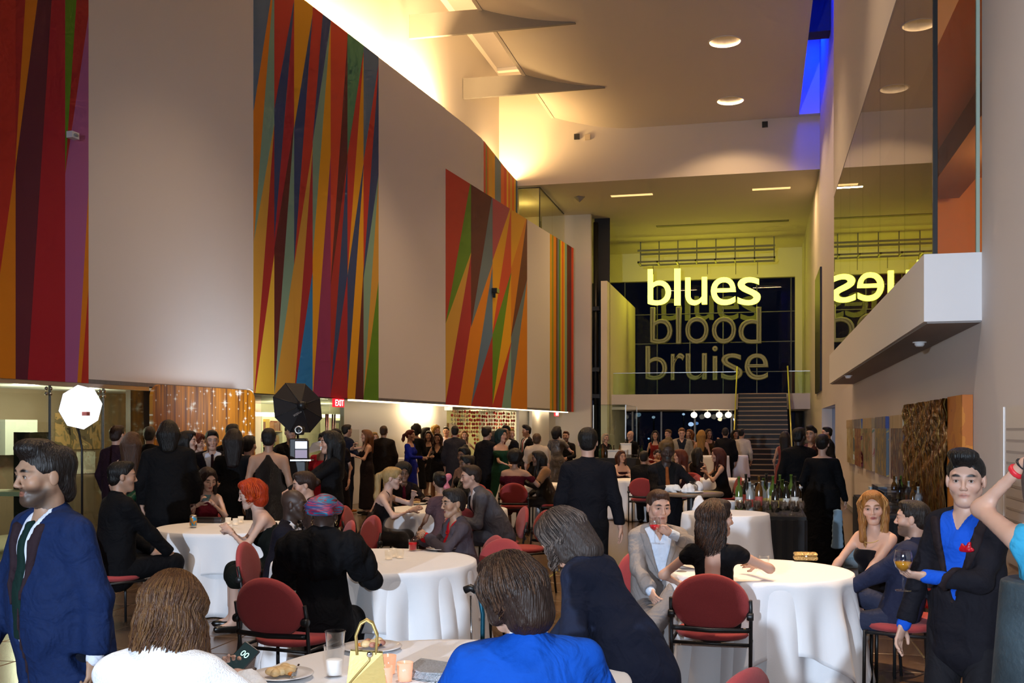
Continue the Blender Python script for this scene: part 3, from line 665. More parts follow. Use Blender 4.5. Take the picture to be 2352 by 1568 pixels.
def head_field(F_, J, P):
    fem = P.get('fem', False); hs = J['hs']; R = J['Rh']; c = J['head']
    w = lambda x, y, z: c+R @ (np.array([x, y, z])*hs)
    RR = R.T
    def E(x, y, z, r, k=.015, carve=False): F_.ell(w(x, y, z), np.array(r)*hs, k*hs, R, carve)
    def C(a, b_, ra, rb=None, k=.012, flat=None): F_.cap(w(*a), w(*b_), ra*hs, (ra if rb is None else rb)*hs, k*hs, None if flat is None else (R @ np.array(flat[0], float), flat[1]))
    E(0, -.015, .033, (.0735, .096, .086))
    C((0, .030, .02), (0, .046, -.072), .0585, .034 if fem else .039, .03)
    E(0, .066, -.096, (.020 if fem else .025, .02, .018), .025)
    for q in (-1, 1):
        C((q*.049, -.002, -.048), (q*.019, .056, -.094), .018 if fem else .021, .016, .03)
        E(q*.042, .058, -.022, (.026, .026, .026), .025)
        E(q*.079, -.008, -.004, (.010, .020, .032), .006)
        E(q*.010, .096, -.034, (.0078, .010, .0075), .008)
    C((-.036, .077, .026), (.036, .077, .026), .011 if fem else .015, None, .02)
    C((0, .086, .016), (0, .108, -.028), .0065, .0095, .012)
    for q in (-1, 1): E(q*.032, .101, .004, (.017, .016, .012), .012, True)
    C((-.018, .079, -.060), (0, .083, -.0585), .0050, .0062, .008); C((.018, .079, -.060), (0, .083, -.0585), .0050, .0062, .008); C((-.013, .081, -.0695), (.013, .081, -.0695), .0070, None, .008)
    C((-.020, .093, -.0645), (.020, .093, -.0645), .0022, None, .0) if False else None
    for q in (-1, 1): E(q*.032, .0785, .004, (.0155, .0125, .0125), .005)
    if F_.h < .006:
        for q in (-1, 1): E(q*.032, .0955, .003, (.0128, .012, .0052), .002, True)
    F_.cap(w(0, -.028, -.055), J['neck']-J['up']*.02, .045 if fem else .055, (.049 if fem else .060)*J['s'], .03)
def hand_field(F_, J, P, sd, rf=1.0):
    s = J['s']*(.92 if P.get('fem') else 1); wr, el = J['wr'+sd], J['el'+sd]; f = nrm(P.get('hd'+sd, wr-el)); g = 1 if sd == 'R' else -1
    n = P.get('pn'+sd); n = np.asarray(n, float) if n is not None else -g*J['rt']*.8+V3(0, 0, -.2)
    n = nrm(n-f*(n@f)); t = np.cross(n, f)*g          # thumb side
    cu = P.get('curl', 0.45); cu = P.get('curl'+sd, cu)
    F_.cap(wr-f*.03, wr+f*.012, .025*s, .025*s, .02, (t, 1.12)); F_.cap(wr+f*.02*s, wr+f*.075*s, .0155*s, .0145*s, .012, (t, 2.3))
    for i, (off, ln) in enumerate(((.028, .072), (.0095, .080), (-.0095, .074), (-.028, .058))):
        b = wr+f*.085*s+t*off*s; d = f; r = .0088*s*rf; a_ = 0
        sp = t*off*1.2
        for j, q in enumerate((.45, .32, .26)):
            a_ += cu*(.75+.12*i)*(1.0 if j else .8); dd = nrm(f*math.cos(a_)+n*math.sin(a_)+sp*(1-min(cu, 1))); e = b+dd*ln*q*s; F_.cap(b, e, r, r*.9, .004); b = e; r *= .93
    b = wr+f*.028*s+t*.026*s; e = b+nrm(f*.72+t*.62+n*.35)*.042*s; F_.cap(b, e, .0125*s*rf, .0105*s*rf, .01); F_.cap(e, e+nrm(f*.95+t*.12+n*(.25+.3*cu))*.032*s, .0102*s*rf, .0088*s*rf, .004)
def add_noise(F_, amp, fr, seed=0):
    x, y, z = F_.grid(); r = np.random.RandomState(seed); t = 0
    for i in range(4):
        kx, ky, kz = (r.randn(3)*fr*(1+.6*i)).astype(f32); t = t+np.sin(x*kx+y*ky+z*kz*f32(.7)+f32(r.rand()*6))*f32(1/(1+.5*i))
    F_.f += (t*f32(amp*.5)).astype(f32)
def bounds(J, pad=.3, keys=None):
    pts = np.array([J[k] for k in (keys or ('pel', 'shR', 'shL', 'elR', 'elL', 'wrR', 'wrL', 'head', 'knR', 'knL', 'anR', 'anL', 'toeR', 'toeL'))]); return pts.min(0)-pad, pts.max(0)+pad
SKINS = dict(pale=(.62, .40, .31), fair=(.56, .33, .24), tan=(.42, .24, .16), olive=(.38, .22, .14), brown=(.20, .105, .066), dark=(.085, .045, .030), deep=(.050, .027, .020))
def skin_mat():
    if 'skin' in MATS: return MATS['skin']
    m = mat('skin', (.5, .3, .2), .48, spec=.4); nt = m.node_tree; a = nt.nodes.new('ShaderNodeVertexColor'); a.layer_name = 'Col'; b = nt.nodes['Principled BSDF']; nt.links.new(a.outputs[0], b.inputs['Base Color'])
    b.inputs['Subsurface Weight'].default_value = .12; b.inputs['Subsurface Radius'].default_value = (.02, .008, .004); b.inputs['Subsurface Scale'].default_value = .4
    return m
def cloth_mat(color, kind='wool'):
    c = hexc(color) if isinstance(color, str) else color; key = 'cloth_%s_%.3f_%.3f_%.3f' % (kind, *c)
    if kind == 'sequin': return mat(key, c, .28, .4, noise=.9, nscale=160, bump=.9, bscale=200, spec=.8)
    if kind == 'satin': return mat(key, c, .35, bump=.08, bscale=20, spec=.5, wrinkle=.4)
    if kind == 'velvet': return mat(key, c, .9, sheen=.08, bump=.15, bscale=60, spec=.1)
    if kind == 'fur': return mat(key, c, .95, sheen=.2, bump=.4, bscale=150, noise=.12, nscale=70)
    if kind == 'camo': return mat(key, c, .6, noise=.9, nscale=9, bump=.2)
    if kind == 'check': return mat(key, c, .8, noise=.25, nscale=60, bump=.15, bscale=90, spec=.2, wrinkle=.42)
    return mat(key, c, .85, bump=.12, bscale=70, spec=.2, noise=.08, nscale=25, wrinkle=.36)
def hair_mat(color):
    c = hexc(color) if isinstance(color, str) else color; key = 'hair_%.3f_%.3f_%.3f' % c
    return mat(key, c, .45, noise=.6, nscale=30, bump=.45, bscale=55, stretch=(3.2, 3.2, .35), spec=.35)
def smooth_np(V, Q, it=2, w=.5):
    n = len(V); e = np.concatenate([Q[:, [0, 1]], Q[:, [1, 2]], Q[:, [2, 3]], Q[:, [3, 0]]]); a = np.concatenate([e[:, 0], e[:, 1]]); b = np.concatenate([e[:, 1], e[:, 0]]); cnt = np.maximum(np.bincount(a, minlength=n), 1)
    for _ in range(it):
        V = V*(1-w)+w*np.stack([np.bincount(a, V[b, i], n) for i in range(3)], 1)/cnt[:, None]
    return V
def mesh_field(name, F_, m, parent, col=None, it=2):
    V, Q = F_.surface()
    if len(V) == 0: return None
    if it: V = smooth_np(V, Q, it)
    return link(name, mesh_np(name, V, Q), m, parent)
LOD = {0: dict(b=.017, hd=.0037, ha=.0048, g=.0115, hr=.0075), 1: dict(b=.024, hd=.0085, ha=.009, g=.019, hr=.012), 2: dict(b=.030, hd=.0125, ha=.0115, g=.026, hr=.016)}
def head_local(V, J): return ((V-J['head']) @ J['Rh'])/J['hs']
def build_body(J, P, L, parent):
    h = LOD[L]; sk = np.array(SKINS[P.get('skin', 'fair')]); hc = hexc(P.get('hc', '#1a110c'))
    lo, hi = bounds(J); B = Field(lo, hi, h['b'])
    torso(B, J, P); arms(B, J, P); legs(B, J, P)
    for sd in 'RL':
        B.cap(J['an'+sd], J['toe'+sd], .036*J['s'], .026*J['s'], .02); B.cap(J['an'+sd], J['an'+sd]-nrm(J['toe'+sd]-J['an'+sd])*.03+V3(0, 0, -.04), .03, .026, .02)
    B.cap(J['head']-J['Rh'][:, 2]*.05, J['neck']-J['up']*.03, .042, .050, .03)
    Vs, Qs, n = [], [], 0
    v, q = B.surface(); v = smooth_np(v, q, 2); Vs.append(v); Qs.append(q); n += len(v)
    H = Field(J['head']-.155, J['head']+.155, h['hd']); head_field(H, J, P); v, q = H.surface(); v = smooth_np(v, q, 1, .35); hr = (n, n+len(v)); Vs.append(v); Qs.append(q+n); n += len(v)
    for sd in 'RL':
        A = Field(J['wr'+sd]-.17, J['wr'+sd]+.17, h['ha']); hand_field(A, J, P, sd, (1.0, 1.12, 1.3)[L]); v, q = A.surface(); Vs.append(v); Qs.append(q+n); n += len(v)
    V = np.concatenate(Vs); Q = np.concatenate(Qs); C_ = np.tile(np.append(sk, 1), (len(V), 1))
    # face colouring: lips, brows, eyes, beard
    q = head_local(V[hr[0]:hr[1]], J); x, y, z = q.T; c = C_[hr[0]:hr[1], :3]
    def mixc(mask, col): c[:] = c*(1-mask[:, None])+np.array(col)*mask[:, None]
    sm = lambda a, b_, t: np.clip((t-a)/(b_-a), 0, 1)
    warm = np.exp(-(((np.abs(x)-.042)/.025)**2+((z+.028)/.025)**2))*(y > .03)*.25; mixc(warm, sk*np.array([1.1, .75, .7]))
    bd = P.get('beard', 0)
    if bd: 
        m = sm(-.030, -.052, z)*sm(-.03, .02, y)*bd; m = m*(1-np.exp(-((x/.017)**2+((z+.064)/.008)**2)**2)*(y > .07)); m = np.maximum(m, np.exp(-((x/.030)**2+((z+.048)/.007)**2)**2)*(y > .07)*bd); mixc(m*.93, hc)
    lip = np.exp(-(((x/.023)**2+((z+.0645)/.0105)**2)**3))*(y > .068); mixc(lip*(.95 if P.get('fem') else .7), P.get('lip', sk*np.array([.75, .38, .36]) if not P.get('fem') else (.30*sk[0]/.56, .05, .05)))
    crease = np.exp(-(((x/.021)**2+((z+.0638)/.0030)**2)**2))*(y > .068); mixc(crease*.75, sk*np.array([.22, .12, .12]))
    br = np.exp(-((((np.abs(x)-.033)/.021)**2+((z-.026-.004*np.cos((np.abs(x)-.033)/.019*1.5))/.0065)**2)**2))*(y > .055); mixc(np.clip(br*1.3, 0, 1), np.array(hc)*.6)
    if L > 0:
        ey = np.exp(-((((np.abs(x)-.032)/.015)**2+((z-.004)/.008)**2)**2))*(y > .06); mixc(ey*.85, (.02, .012, .01))
    else:
        ey = np.exp(-((((np.abs(x)-.032)/.020)**2+((z-.004)/.012)**2)**2))*(y > .06); mixc(ey*(.55 if P.get('fem') else .35), sk*np.array([.35, .25, .22]))
    o = link('body', mesh_np('body', V, Q, True, C_), skin_mat(), parent)
    if L == 0:
        me_w = mat('eye_white', (.36, .33, .31), .2); me_i = mat('eye_iris', P.get('iris', (.035, .018, .01)), .1)
        for g in (-1, 1):
            p = J['head']+J['Rh'] @ (np.array([g*.032, .0780, .0035])*J['hs']); gz = nrm(J['Rh'] @ np.array([P.get('gx', 0), 1, P.get('gz', 0)]))
            mb = MB(); mb.ell(p, (.0122*J['hs'],)*3, 14, 10); e = mb.build('eye', me_w, o)
            MB().ell(p+gz*.0072*J['hs'], (.0066*J['hs'],)*3, 10, 8).build('iris', me_i, e)
            # lids
            R = J['Rh']; t1 = R[:, 0]; t2 = R[:, 2]
            arc = [p+(t1*math.cos(a)*.0138+t2*(math.sin(a)*.0062-.0005)+R[:, 1]*(.0088+.0042*math.sin(a)))*J['hs'] for a in np.linspace(.15, math.pi-.15, 7)]
            MB().tube(arc, [.0006, .001, .0013, .0014, .0013, .001, .0006], 6).build('eyelid', mat('lash_dark', (.03, .018, .014), .6), e)
    return o
def tco(F_, J):
    x, y, z = F_.grid(); p, R = J['pel'], J['R']; X, Y, Z = x-f32(p[0]), y-f32(p[1]), z-f32(p[2])
    return [X*f32(R[0, i])+Y*f32(R[1, i])+Z*f32(R[2, i]) for i in range(3)]
def shoes(J, P, L, parent, color, heel=0.0, kind='shoe'):
    m = mat('leather_'+color, color, .3, spec=.6)
    for sd in 'RL':
        a, t = J['an'+sd], J['toe'+sd]; F_ = Field(np.minimum(a, t)-.13, np.maximum(a, t)+.13, LOD[L]['g']*.8); d = nrm((t-a)*np.array([1, 1, 0])); bz = t[2]-.030
        b0 = V3(a[0], a[1], 0)-d*.035; 
        F_.cap(V3(b0[0], b0[1], a[2]-.045), t+V3(0, 0, .004), .042, .032, .02); F_.cap(a+V3(0, 0, -.045), a+V3(0, 0, .0), .043, .042, .02) if kind == 'shoe' else None
        z = F_.grid()[2]; F_.f = np.maximum(F_.f, f32(min(a[2], t[2]+.045)-.083)-z); mesh_field('shoe', F_, m, parent)
def outfit(J, P, L, parent):
    h = LOD[L]['g']; s = J['s']; o = P['out']; kind = o[0]; sit = P.get('sit', False); seed = P.get('seed', 1); fold = (.006 if L == 0 else .004); lo, hi = bounds(J, .28)
    def legs_piece(name, color, fab='wool'):
        T = Field(np.array([lo[0], lo[1], -.05]), np.array([hi[0], hi[1], J['pel'][2]+.25]), h)
        T.cap(J['pel']-J['up']*.02, J['pel']+J['up']*.09*s, .118*s*P.get('wide', 1)+.006, .112*s*P.get('wide', 1)+.008, .04, (J['rt'], 1.32)); legs(T, J, P, .014, .03, .022); add_noise(T, fold, 14, seed+5)
        for sd in 'RL':                                                        # trouser hems stop at the ankle
            pass
        z = T.grid()[2]; 
        if not sit: T.f = np.maximum(T.f, f32(.045)-z)
        mesh_field(name, T, cloth_mat(color, fab), parent)
    if kind in ('suit', 'shirt'):
        jc, shc, tie, pc = o[1], o[2], o[3], o[4]; opt = o[5] if len(o) > 5 else {}
        legs_piece('trousers', pc, opt.get('fab', 'wool'))
        shoes(J, P, L, parent, opt.get('shoe', '#0c0a0a'))
        keys = ('pel', 'shR', 'shL', 'elR', 'elL', 'wrR', 'wrL', 'neck')
        l2, h2 = bounds(J, .22, keys)
        S = Field(l2, h2, h*(.7 if L == 0 else .9)); torso(S, J, P, .010 if kind == 'shirt' else .008); 
        if kind == 'shirt': arms(S, J, P, .016, opt.get('sleeve', 'wrist'), hem=.006)
        elif L == 0:
            for sd in 'RL': S.cap(J['el'+sd]*.3+J['wr'+sd]*.7, J['wr'+sd]+nrm(J['wr'+sd]-J['el'+sd])*.004, .036*s, .036*s, .01)
        S.cap(J['neck']-J['up']*.02, J['neck']+J['up']*.026-J['fw']*.004, .070*s, .064*s, .012)
        tx, ty, tz = tco(S, J)
        S.f = np.maximum(S.f, -np.maximum(np.abs(tx)-np.maximum(tz-(.485 if tie else .462)*s, 0)*(.55 if tie else .50), -ty+.02))
        if opt.get('open') and kind == 'shirt': S.f = np.maximum(S.f, -np.maximum(np.abs(tx)-(tz-.36*s)*.35, -ty))
        if kind == 'shirt': add_noise(S, fold, 16, seed); S.f = np.maximum(S.f, -(tz+.03))
        base = S.f.copy(); mesh_field('shirt', S, cloth_mat(shc, 'wool' if kind == 'suit' else opt.get('fab', 'wool')), parent)
        if tie and tie != 'bow':
            Tt = Field(l2, h2, h*.75); torso(Tt, J, P, .009); tx, ty, tz = tco(Tt, J); wv = .018+.022*np.clip((.50*s-tz)/(.45*s), 0, 1)
            Tt.cap(J['neck']+J['fw']*.065+J['up']*.0, J['neck']+J['fw']*.075-J['up']*.05, .016, .012, .01)
            Tt.f = np.maximum(np.maximum(Tt.f-.012, np.abs(tx)-wv), np.maximum(-ty, np.maximum(.05-tz, tz-.535*s))); mesh_field('tie', Tt, cloth_mat(tie), parent)
        elif tie == 'bow':
            Tt = Field(J['neck']-.12, J['neck']+.15, h*.6); c = J['neck']+J['fw']*.075*s+J['up']*.01
            for g in (-1, 1): Tt.cap(c, c+J['rt']*g*.055, .008, .024, .006, (J['fw'], .5))
            mesh_field('bow_tie', Tt, cloth_mat('#08080a', 'satin'), parent)
        if kind == 'suit':
            l3, h3 = bounds(J, .25, keys); l3[2] -= .18*s
            K = Field(l3, h3, h); torso(K, J, P, .023); arms(K, J, P, .013, 'wrist', hem=.012)
            K.cap(J['shR']+J['up']*.012, J['shR']-J['rt']*.06+J['up']*.03, .058*s, .05*s, .03); K.cap(J['shL']+J['up']*.012, J['shL']+J['rt']*.06+J['up']*.03, .058*s, .05*s, .03)
            K.cap(J['neck']-J['up']*.02-J['fw']*.02, J['neck']+J['up']*.010-J['fw']*.022, .078*s, .072*s, .02)
            if not sit: K.cap(J['pel']+J['up']*.10*s, J['pel']-J['up']*.13*s, .118*s*P.get('wide', 1)+.018+P.get('belly', 0)*.5, .128*s*P.get('wide', 1)+.020+P.get('belly', 0)*.4, .04, (J['rt'], 1.34))
            else: K.cap(J['pel']+J['up']*.12*s, J['pel']-J['up']*.05+J['fw']*.03, .125*s*P.get('wide', 1)+.016, .135*s*P.get('wide', 1)+.012, .04, (J['rt'], 1.3))
            add_noise(K, fold*1.3, 12, seed+2); add_noise(K, fold*.5, 34, seed+9) if L == 0 else None
            tx, ty, tz = tco(K, J); b0 = opt.get('button', .17)*s
            wedge = np.maximum(np.maximum(np.abs(tx)-(.004+(tz-b0)*opt.get('vw', .30)), -ty+.02), b0-tz)
            if opt.get('openfront'): wedge = np.maximum(np.abs(tx)-.022-np.maximum(tz-b0, 0)*.13, -ty+.02)
            K.f = np.maximum(K.f, -wedge)
            for sd in 'RL':                                                     # cuffs stop short of the hand
                d = nrm(J['wr'+sd]-J['el'+sd]); x, y, z = K.grid(); e = J['wr'+sd]-d*.012; pl = (x-f32(e[0]))*f32(d[0])+(y-f32(e[1]))*f32(d[1])+(z-f32(e[2]))*f32(d[2])
                near = np.sqrt((x-f32(e[0]))**2+(y-f32(e[1]))**2+(z-f32(e[2]))**2)-.10; K.f = np.maximum(K.f, -np.maximum(-pl, near))
            if L == 0 and P.get('front', True):
                mask = np.maximum(np.maximum(wedge-.050*np.clip((tz-b0)/(.25*s), .15, 1), -ty), tz-.53*s)
                Lf = Field(l3, h3, h); Lf.f = np.maximum(np.maximum(K.f-.009, mask), -wedge); mesh_field('lapel', Lf, cloth_mat(opt.get('lapel', jc), 'satin' if opt.get('tux') else 'wool'), parent)
            mesh_field('jacket', K, cloth_mat(jc, opt.get('fab', 'wool')), parent)
    elif kind == 'dress':
        col, style, hem = o[1], o[2], o[3]; opt = o[4] if len(o) > 4 else {}; fab = opt.get('fab', 'wool')
        shoes(J, P, L, parent, opt.get('shoe', '#0c0a0a'), kind='pump')
        D = Field(np.array([lo[0], lo[1], -.03]), np.array([hi[0], hi[1], hi[2]]), h); torso(D, J, P, .010)
        fl_ = opt.get('flare', .05)
        if not sit:
            zb = max(hem, .02); p = J['pel']; D.cap(p+J['up']*.05, V3(p[0], p[1]+.0, zb+.03), .122*s*P.get('wide', 1)+.008, .115*s*P.get('wide', 1)+fl_, .05, (J['rt'], 1.46))
            z = D.grid()[2]; D.f = np.maximum(D.f, f32(zb)-z)
        else:
            for sd in 'RL':
                kn = J['kn'+sd]; D.cap(J['hip'+sd], J['hip'+sd]*.1+kn*.9, .098*s, .082*s, .06)
                if hem < .45: D.cap(kn, kn+(J['an'+sd]-kn)*np.clip((.45-hem)/.4, .1, .95), .082*s, .085*s, .06)
            m_ = (J['knR']+J['knL'])/2; D.cap(J['pel'], J['pel']*.15+m_*.85, .095*s, .085*s, .06, (V3(1, 0, 0), 1.3))
        if style == 'long': arms(D, J, P, .012, 'wrist', hem=.008)
        elif style == 'short': 
            for sd in 'RL': D.cap(J['sh'+sd], J['sh'+sd]*.5+J['el'+sd]*.5, .062*s, .060*s, .03)
        elif style == 'cap':
            for sd in 'RL': D.cap(J['sh'+sd], J['sh'+sd]*.8+J['el'+sd]*.2, .066*s, .062*s, .03)
        elif style == 'off':
            for sd in 'RL': D.cap(J['sh'+sd]*.7+J['el'+sd]*.3, J['sh'+sd]*.45+J['el'+sd]*.55, .066*s, .064*s, .03)
        add_noise(D, fold*opt.get('fold', 1.0), 15, seed)
        tx, ty, tz = tco(D, J); ax = np.abs(tx)
        if style in ('strapless', 'off'): D.f = np.maximum(D.f, tz-(.395 if style == 'strapless' else .43)*s)
        elif style == 'strap': st = np.maximum(ax-.085*s, .062*s-ax); D.f = np.maximum(D.f, np.where(tz > .40*s, np.maximum(st, tz-.60), -1)); D.f = np.maximum(D.f, -np.maximum(np.maximum(ty+.02, .26*s-tz), ax-.09)) if opt.get('lowback') else D.f
        elif style == 'halter': D.f = np.maximum(D.f, np.minimum(tz-.36*s, ax-.03-np.clip(.50*s-tz, 0, 1)*.75)); D.f = np.maximum(D.f, tz-.53*s); D.f = np.maximum(D.f, -np.maximum(np.maximum(ty+.01, .36*s-tz), ax-.2)) if opt.get('openback') else D.f
        elif style in ('vneck', 'cap'): D.f = np.maximum(D.f, -np.maximum(ax-(tz-.34*s)*.42, -ty)); D.f = np.maximum(D.f, -np.maximum(np.maximum(ty, .30*s-tz), ax-.045-.02*0)) if opt.get('lowback') else D.f; D.f = np.maximum(D.f, tz-.535*s)
        elif style in ('tank', 'short', 'long'): D.f = np.maximum(D.f, -np.maximum(ax-.085*s, np.maximum(.455*s-tz-ty*.0, -ty+.0))); D.f = np.maximum(D.f, tz-.53*s)
        mesh_field('dress', D, cloth_mat(col, fab), parent)
        if opt.get('top'):
            pass
    for ex in P.get('extra', []):
        ex(J, P, L, parent)
def lock(mb, pts, r, seg=6):
    """one tapering lock of hair along a curve"""
    P = [np.asarray(p, float) for p in pts]; n = len(P)*2; out = []
    for i in range(n+1):
        t = i/n*(len(P)-1); j = min(int(t), len(P)-2); u = t-j; p0, p1, p2, p3 = P[max(j-1, 0)], P[j], P[j+1], P[min(j+2, len(P)-1)]
        out.append(.5*((2*p1)+(-p0+p2)*u+(2*p0-5*p1+4*p2-p3)*u*u+(-p0+3*p1-3*p2+p3)*u**3))
    rs = [r*(.35+1.3*math.sin(math.pi*min(.92, .12+.8*i/n))**.8)*.75 for i in range(n+1)]
    mb.tube(out, rs, seg)
def hair(J, P, L, parent):
    st = P.get('hair', 'short')
    if st == 'bald': return
    hs = J['hs']; R = J['Rh']; c = J['head']; h = LOD[L]['hr']*.75; col = P.get('hc', '#1a110c'); rnd = random.Random(P.get('seed', 1)*13+5)
    w = lambda x, y, z: c+R @ (np.array([x, y, z])*hs)
    ln = P.get('hl', .30)                                        # how far long hair hangs below the crown centre
    H = Field(c-np.array([.24, .24, .18+ln]), c+np.array([.24, .24, .26]), h)
    E = lambda x, y, z, r, k=.02, cv=False: H.ell(w(x, y, z), np.array(r)*hs, k, R, cv)
    vol = P.get('vol', 1.0); face = True
    if st == 'short':
        E(0, -.020, .042, (.084*vol, .102*vol, .088*vol)); E(0, .035, .098, (.060, .055, .032*vol)); E(0, -.055, -.02, (.068, .058, .06))
        if P.get('nape'): E(0, -.085, -.03, (.066, .045, .075)); E(0, -.10, -.075, (.05, .03, .04)); E(0, -.09, .05, (.075, .05, .07))
        if P.get('quiff'): E(0, .055, .118, (.062, .050, .034)); E(.02, .01, .125, (.06, .07, .03))
    elif st in ('long', 'pony', 'bun', 'bob'):
        E(0, -.018, .040, (.088*vol, .108*vol, .092*vol)); E(0, .030, .095, (.066, .062, .036))
        if st == 'long':
            bk = nrm(J['up']*.2+V3(0, 0, 1))
            tail = w(0, -.075, -.02); end = tail-bk*ln+J['fw']*(-.02); tr_ = P.get('tailr', 1.0); H.cap(tail, end, .085*hs*vol*tr_, .055*hs*vol*tr_, .03, (R[:, 0], 1.35)); H.cap(w(0, -.05, .02), tail, .09*hs*(.5+.5*tr_), .085*hs*tr_, .03)
            for g in (-1, 1):
                if P.get('front', True): H.cap(w(g*.076, .010, .03), w(g*.078, .015, -.08), .026*vol, .028*vol, .02); H.cap(w(g*.078, .015, -.08), w(g*.082, .03, -.08)-V3(0, 0, ln*.55), .028*vol, .020*vol, .02)
        elif st == 'bob':
            H.cap(w(0, -.06, .0), w(0, -.062, -.085-P.get('bl', 0)), .085*hs*vol, .075*hs*vol, .03, (R[:, 0], 1.12))
            for g in (-1, 1): H.cap(w(g*.074, .0, .03), w(g*.076, .012, -.07-P.get('bl', 0)), .028*vol, .026*vol, .02)
        elif st == 'bun': E(*P.get('bunp', (0, -.10, .085)), (.042, .042, .040), .012); E(0, -.06, -.01, (.066, .05, .06))
        elif st == 'pony':
            E(0, -.06, -.01, (.066, .05, .06)); t0 = w(0, -.115, .045); t1 = w(0, -.165, .0); t2 = t1-V3(0, 0, ln*.6)-J['fw']*.02; t3 = t2-V3(0, 0, ln*.4)
            H.cap(t0, t1, .026, .034, .015); H.cap(t1, t2, .036, .038, .02); H.cap(t2, t3, .038, .012, .02)
    elif st == 'afro': E(0, -.02, .055, (.125*vol, .130*vol, .118*vol)); E(0, -.06, -.01, (.1*vol, .09, .08))
    elif st == 'curly': E(0, -.02, .050, (.105*vol, .118*vol, .10*vol)); E(0, -.05, -.03, (.095*vol, .08, .09)); E(0, .05, .10, (.075, .05, .035)); [E(g*.085, .0, -.03, (.03, .04, .06)) for g in (-1, 1)]
    x, y, z = H.grid(); X, Y, Z = x-f32(c[0]), y-f32(c[1]), z-f32(c[2]); lx, ly, lz = [(X*f32(R[0, i])+Y*f32(R[1, i])+Z*f32(R[2, i]))/f32(hs) for i in range(3)]
    an = np.arctan2(lx, -ly+.0); amp = P.get('strand', .0016 if L < 2 else .001)
    if st in ('afro', 'curly'): add_noise(H, .012 if st == 'curly' else .007, 70 if st == 'afro' else 48, P.get('seed', 1))
    else: H.f += (amp*np.sin(an*f32(26)+lz*f32(30)+np.sin(an*7+lz*40))+amp*.6*np.sin(an*f32(57)+lz*f32(-20))).astype(f32)
    fy = P.get('hairline', .094 if st == 'long' else .082)
    H.f = np.maximum(H.f, -(np.sqrt((lx/.066)**2+((ly-.115)/.085)**2+((lz+.030)/(.030+fy))**2)-1)*f32(.06))          # face opening
    if st in ('short', 'bun', 'pony'):
        for g in (-1, 1): H.f = np.maximum(H.f, -(np.sqrt(((lx-g*.085)/.03)**2+((ly-.02)/.042)**2+((lz+.030)/.052)**2)-1)*f32(.03))          # ears and cheeks stay free
        H.f = np.maximum(H.f, np.where(ly > .015, f32(-.012)-lz, -1)) if st == 'short' else H.f
    ho = mesh_field('hair', H, hair_mat(col), parent)
    if P.get('locks') and ho is not None:
        n = P['locks']; me_l = P.get('ll', ln); hc2 = P.get('hc2', col)
        for grp, cc in ((0, col), (1, hc2)):
            mb = MB()
            for i in range(n//2):
                a = rnd.uniform(-2.25, 2.25) if not P.get('backlocks') else rnd.uniform(-1.9, 1.9); el = rnd.uniform(.05, 1.25)
                # start on the scalp near the crown, sweep outward and down
                st_ = (.092*math.sin(a)*math.sin(el)*vol, -.018-.112*math.cos(a)*math.sin(el)*vol, .040+.096*math.cos(el)*vol)
                m1 = (.096*math.sin(a)*vol, -.020-.116*math.cos(a)*vol, -.01+rnd.uniform(-.02, .02))
                wv = P.get('wave', .012); L_ = me_l*rnd.uniform(.7, 1.05); p0, p1 = w(*st_), w(*m1); dn = -V3(0, 0, 1); sd_ = nrm(V3(p1[0]-c[0], p1[1]-c[1], 0)); tg = np.cross(sd_, dn)
                ph = rnd.uniform(0, 6.3); pts = [p0, (p0+p1)/2+sd_*.022, p1]
                for q in range(1, 5):
                    pts.append(p1+dn*L_*q/4+sd_*(wv*math.sin(ph+q*1.7)-.010*q*P.get('inn', 1))+tg*wv*math.cos(ph+q*1.9))
                lock(mb, pts, rnd.uniform(*P.get('lr', (.006, .011)))*hs, 4)
            mb.build('hair_lock', hair_mat(cc), ho)
CHAIR = None
def make_person(label, px, d, face, top=None, chair=None, cat='person', sit=False, group=None, **P):
    P['sit'] = sit; P['seed'] = int(px*7+d*31) % 9973
    g = ground(px, d); tc = -Vector((g.x, g.y)).normalized(); ri = Vector((-tc.y, tc.x)); ri = ri if ri.dot(Vector((ca, sa))) > 0 else -ri
    fa = math.radians(face); fv = tc*math.cos(fa)+ri*math.sin(fa); rz = math.atan2(fv.y, fv.x)-math.pi/2
    L = P.pop('lod', 0 if d < 8.8 else (1 if d < 14.5 else 2))
    if top is not None and 's' not in P:
        zt = CZ-(top-HOR)/F*d; P['s'] = 1.0; J = skeleton(P); t1 = J['head'][2]+.118*J['hs']
        if sit: P['s'] = float(np.clip(1+(zt-t1)/.85, .84, 1.12))
        else: P['s'] = float(np.clip(zt/t1, .80, 1.14))
    J = skeleton(P)
    e = empty('person', (g.x, g.y, P.get('dz', 0)), rz, label, cat, group)
    build_body(J, P, L, e); outfit(J, P, L, e); hair(J, P, L, e)
    if chair: place_chair(g.x, g.y, rz+math.radians(P.get('crot', 0)), chair, P.get('coff', 0))
    e['_J'] = 0; del e['_J']
    PEOPLE[label] = (e, J, rz); return e, J
PEOPLE = {}
def hand_world(label, sd='R', f=.09, off=(0, 0, 0)):
    e, J, rz = PEOPLE[label]; p = J['wr'+sd]+nrm(J['wr'+sd]-J['el'+sd])*f; q = rotz(rz) @ (p+np.array(off)); return Vector(q)+e.location
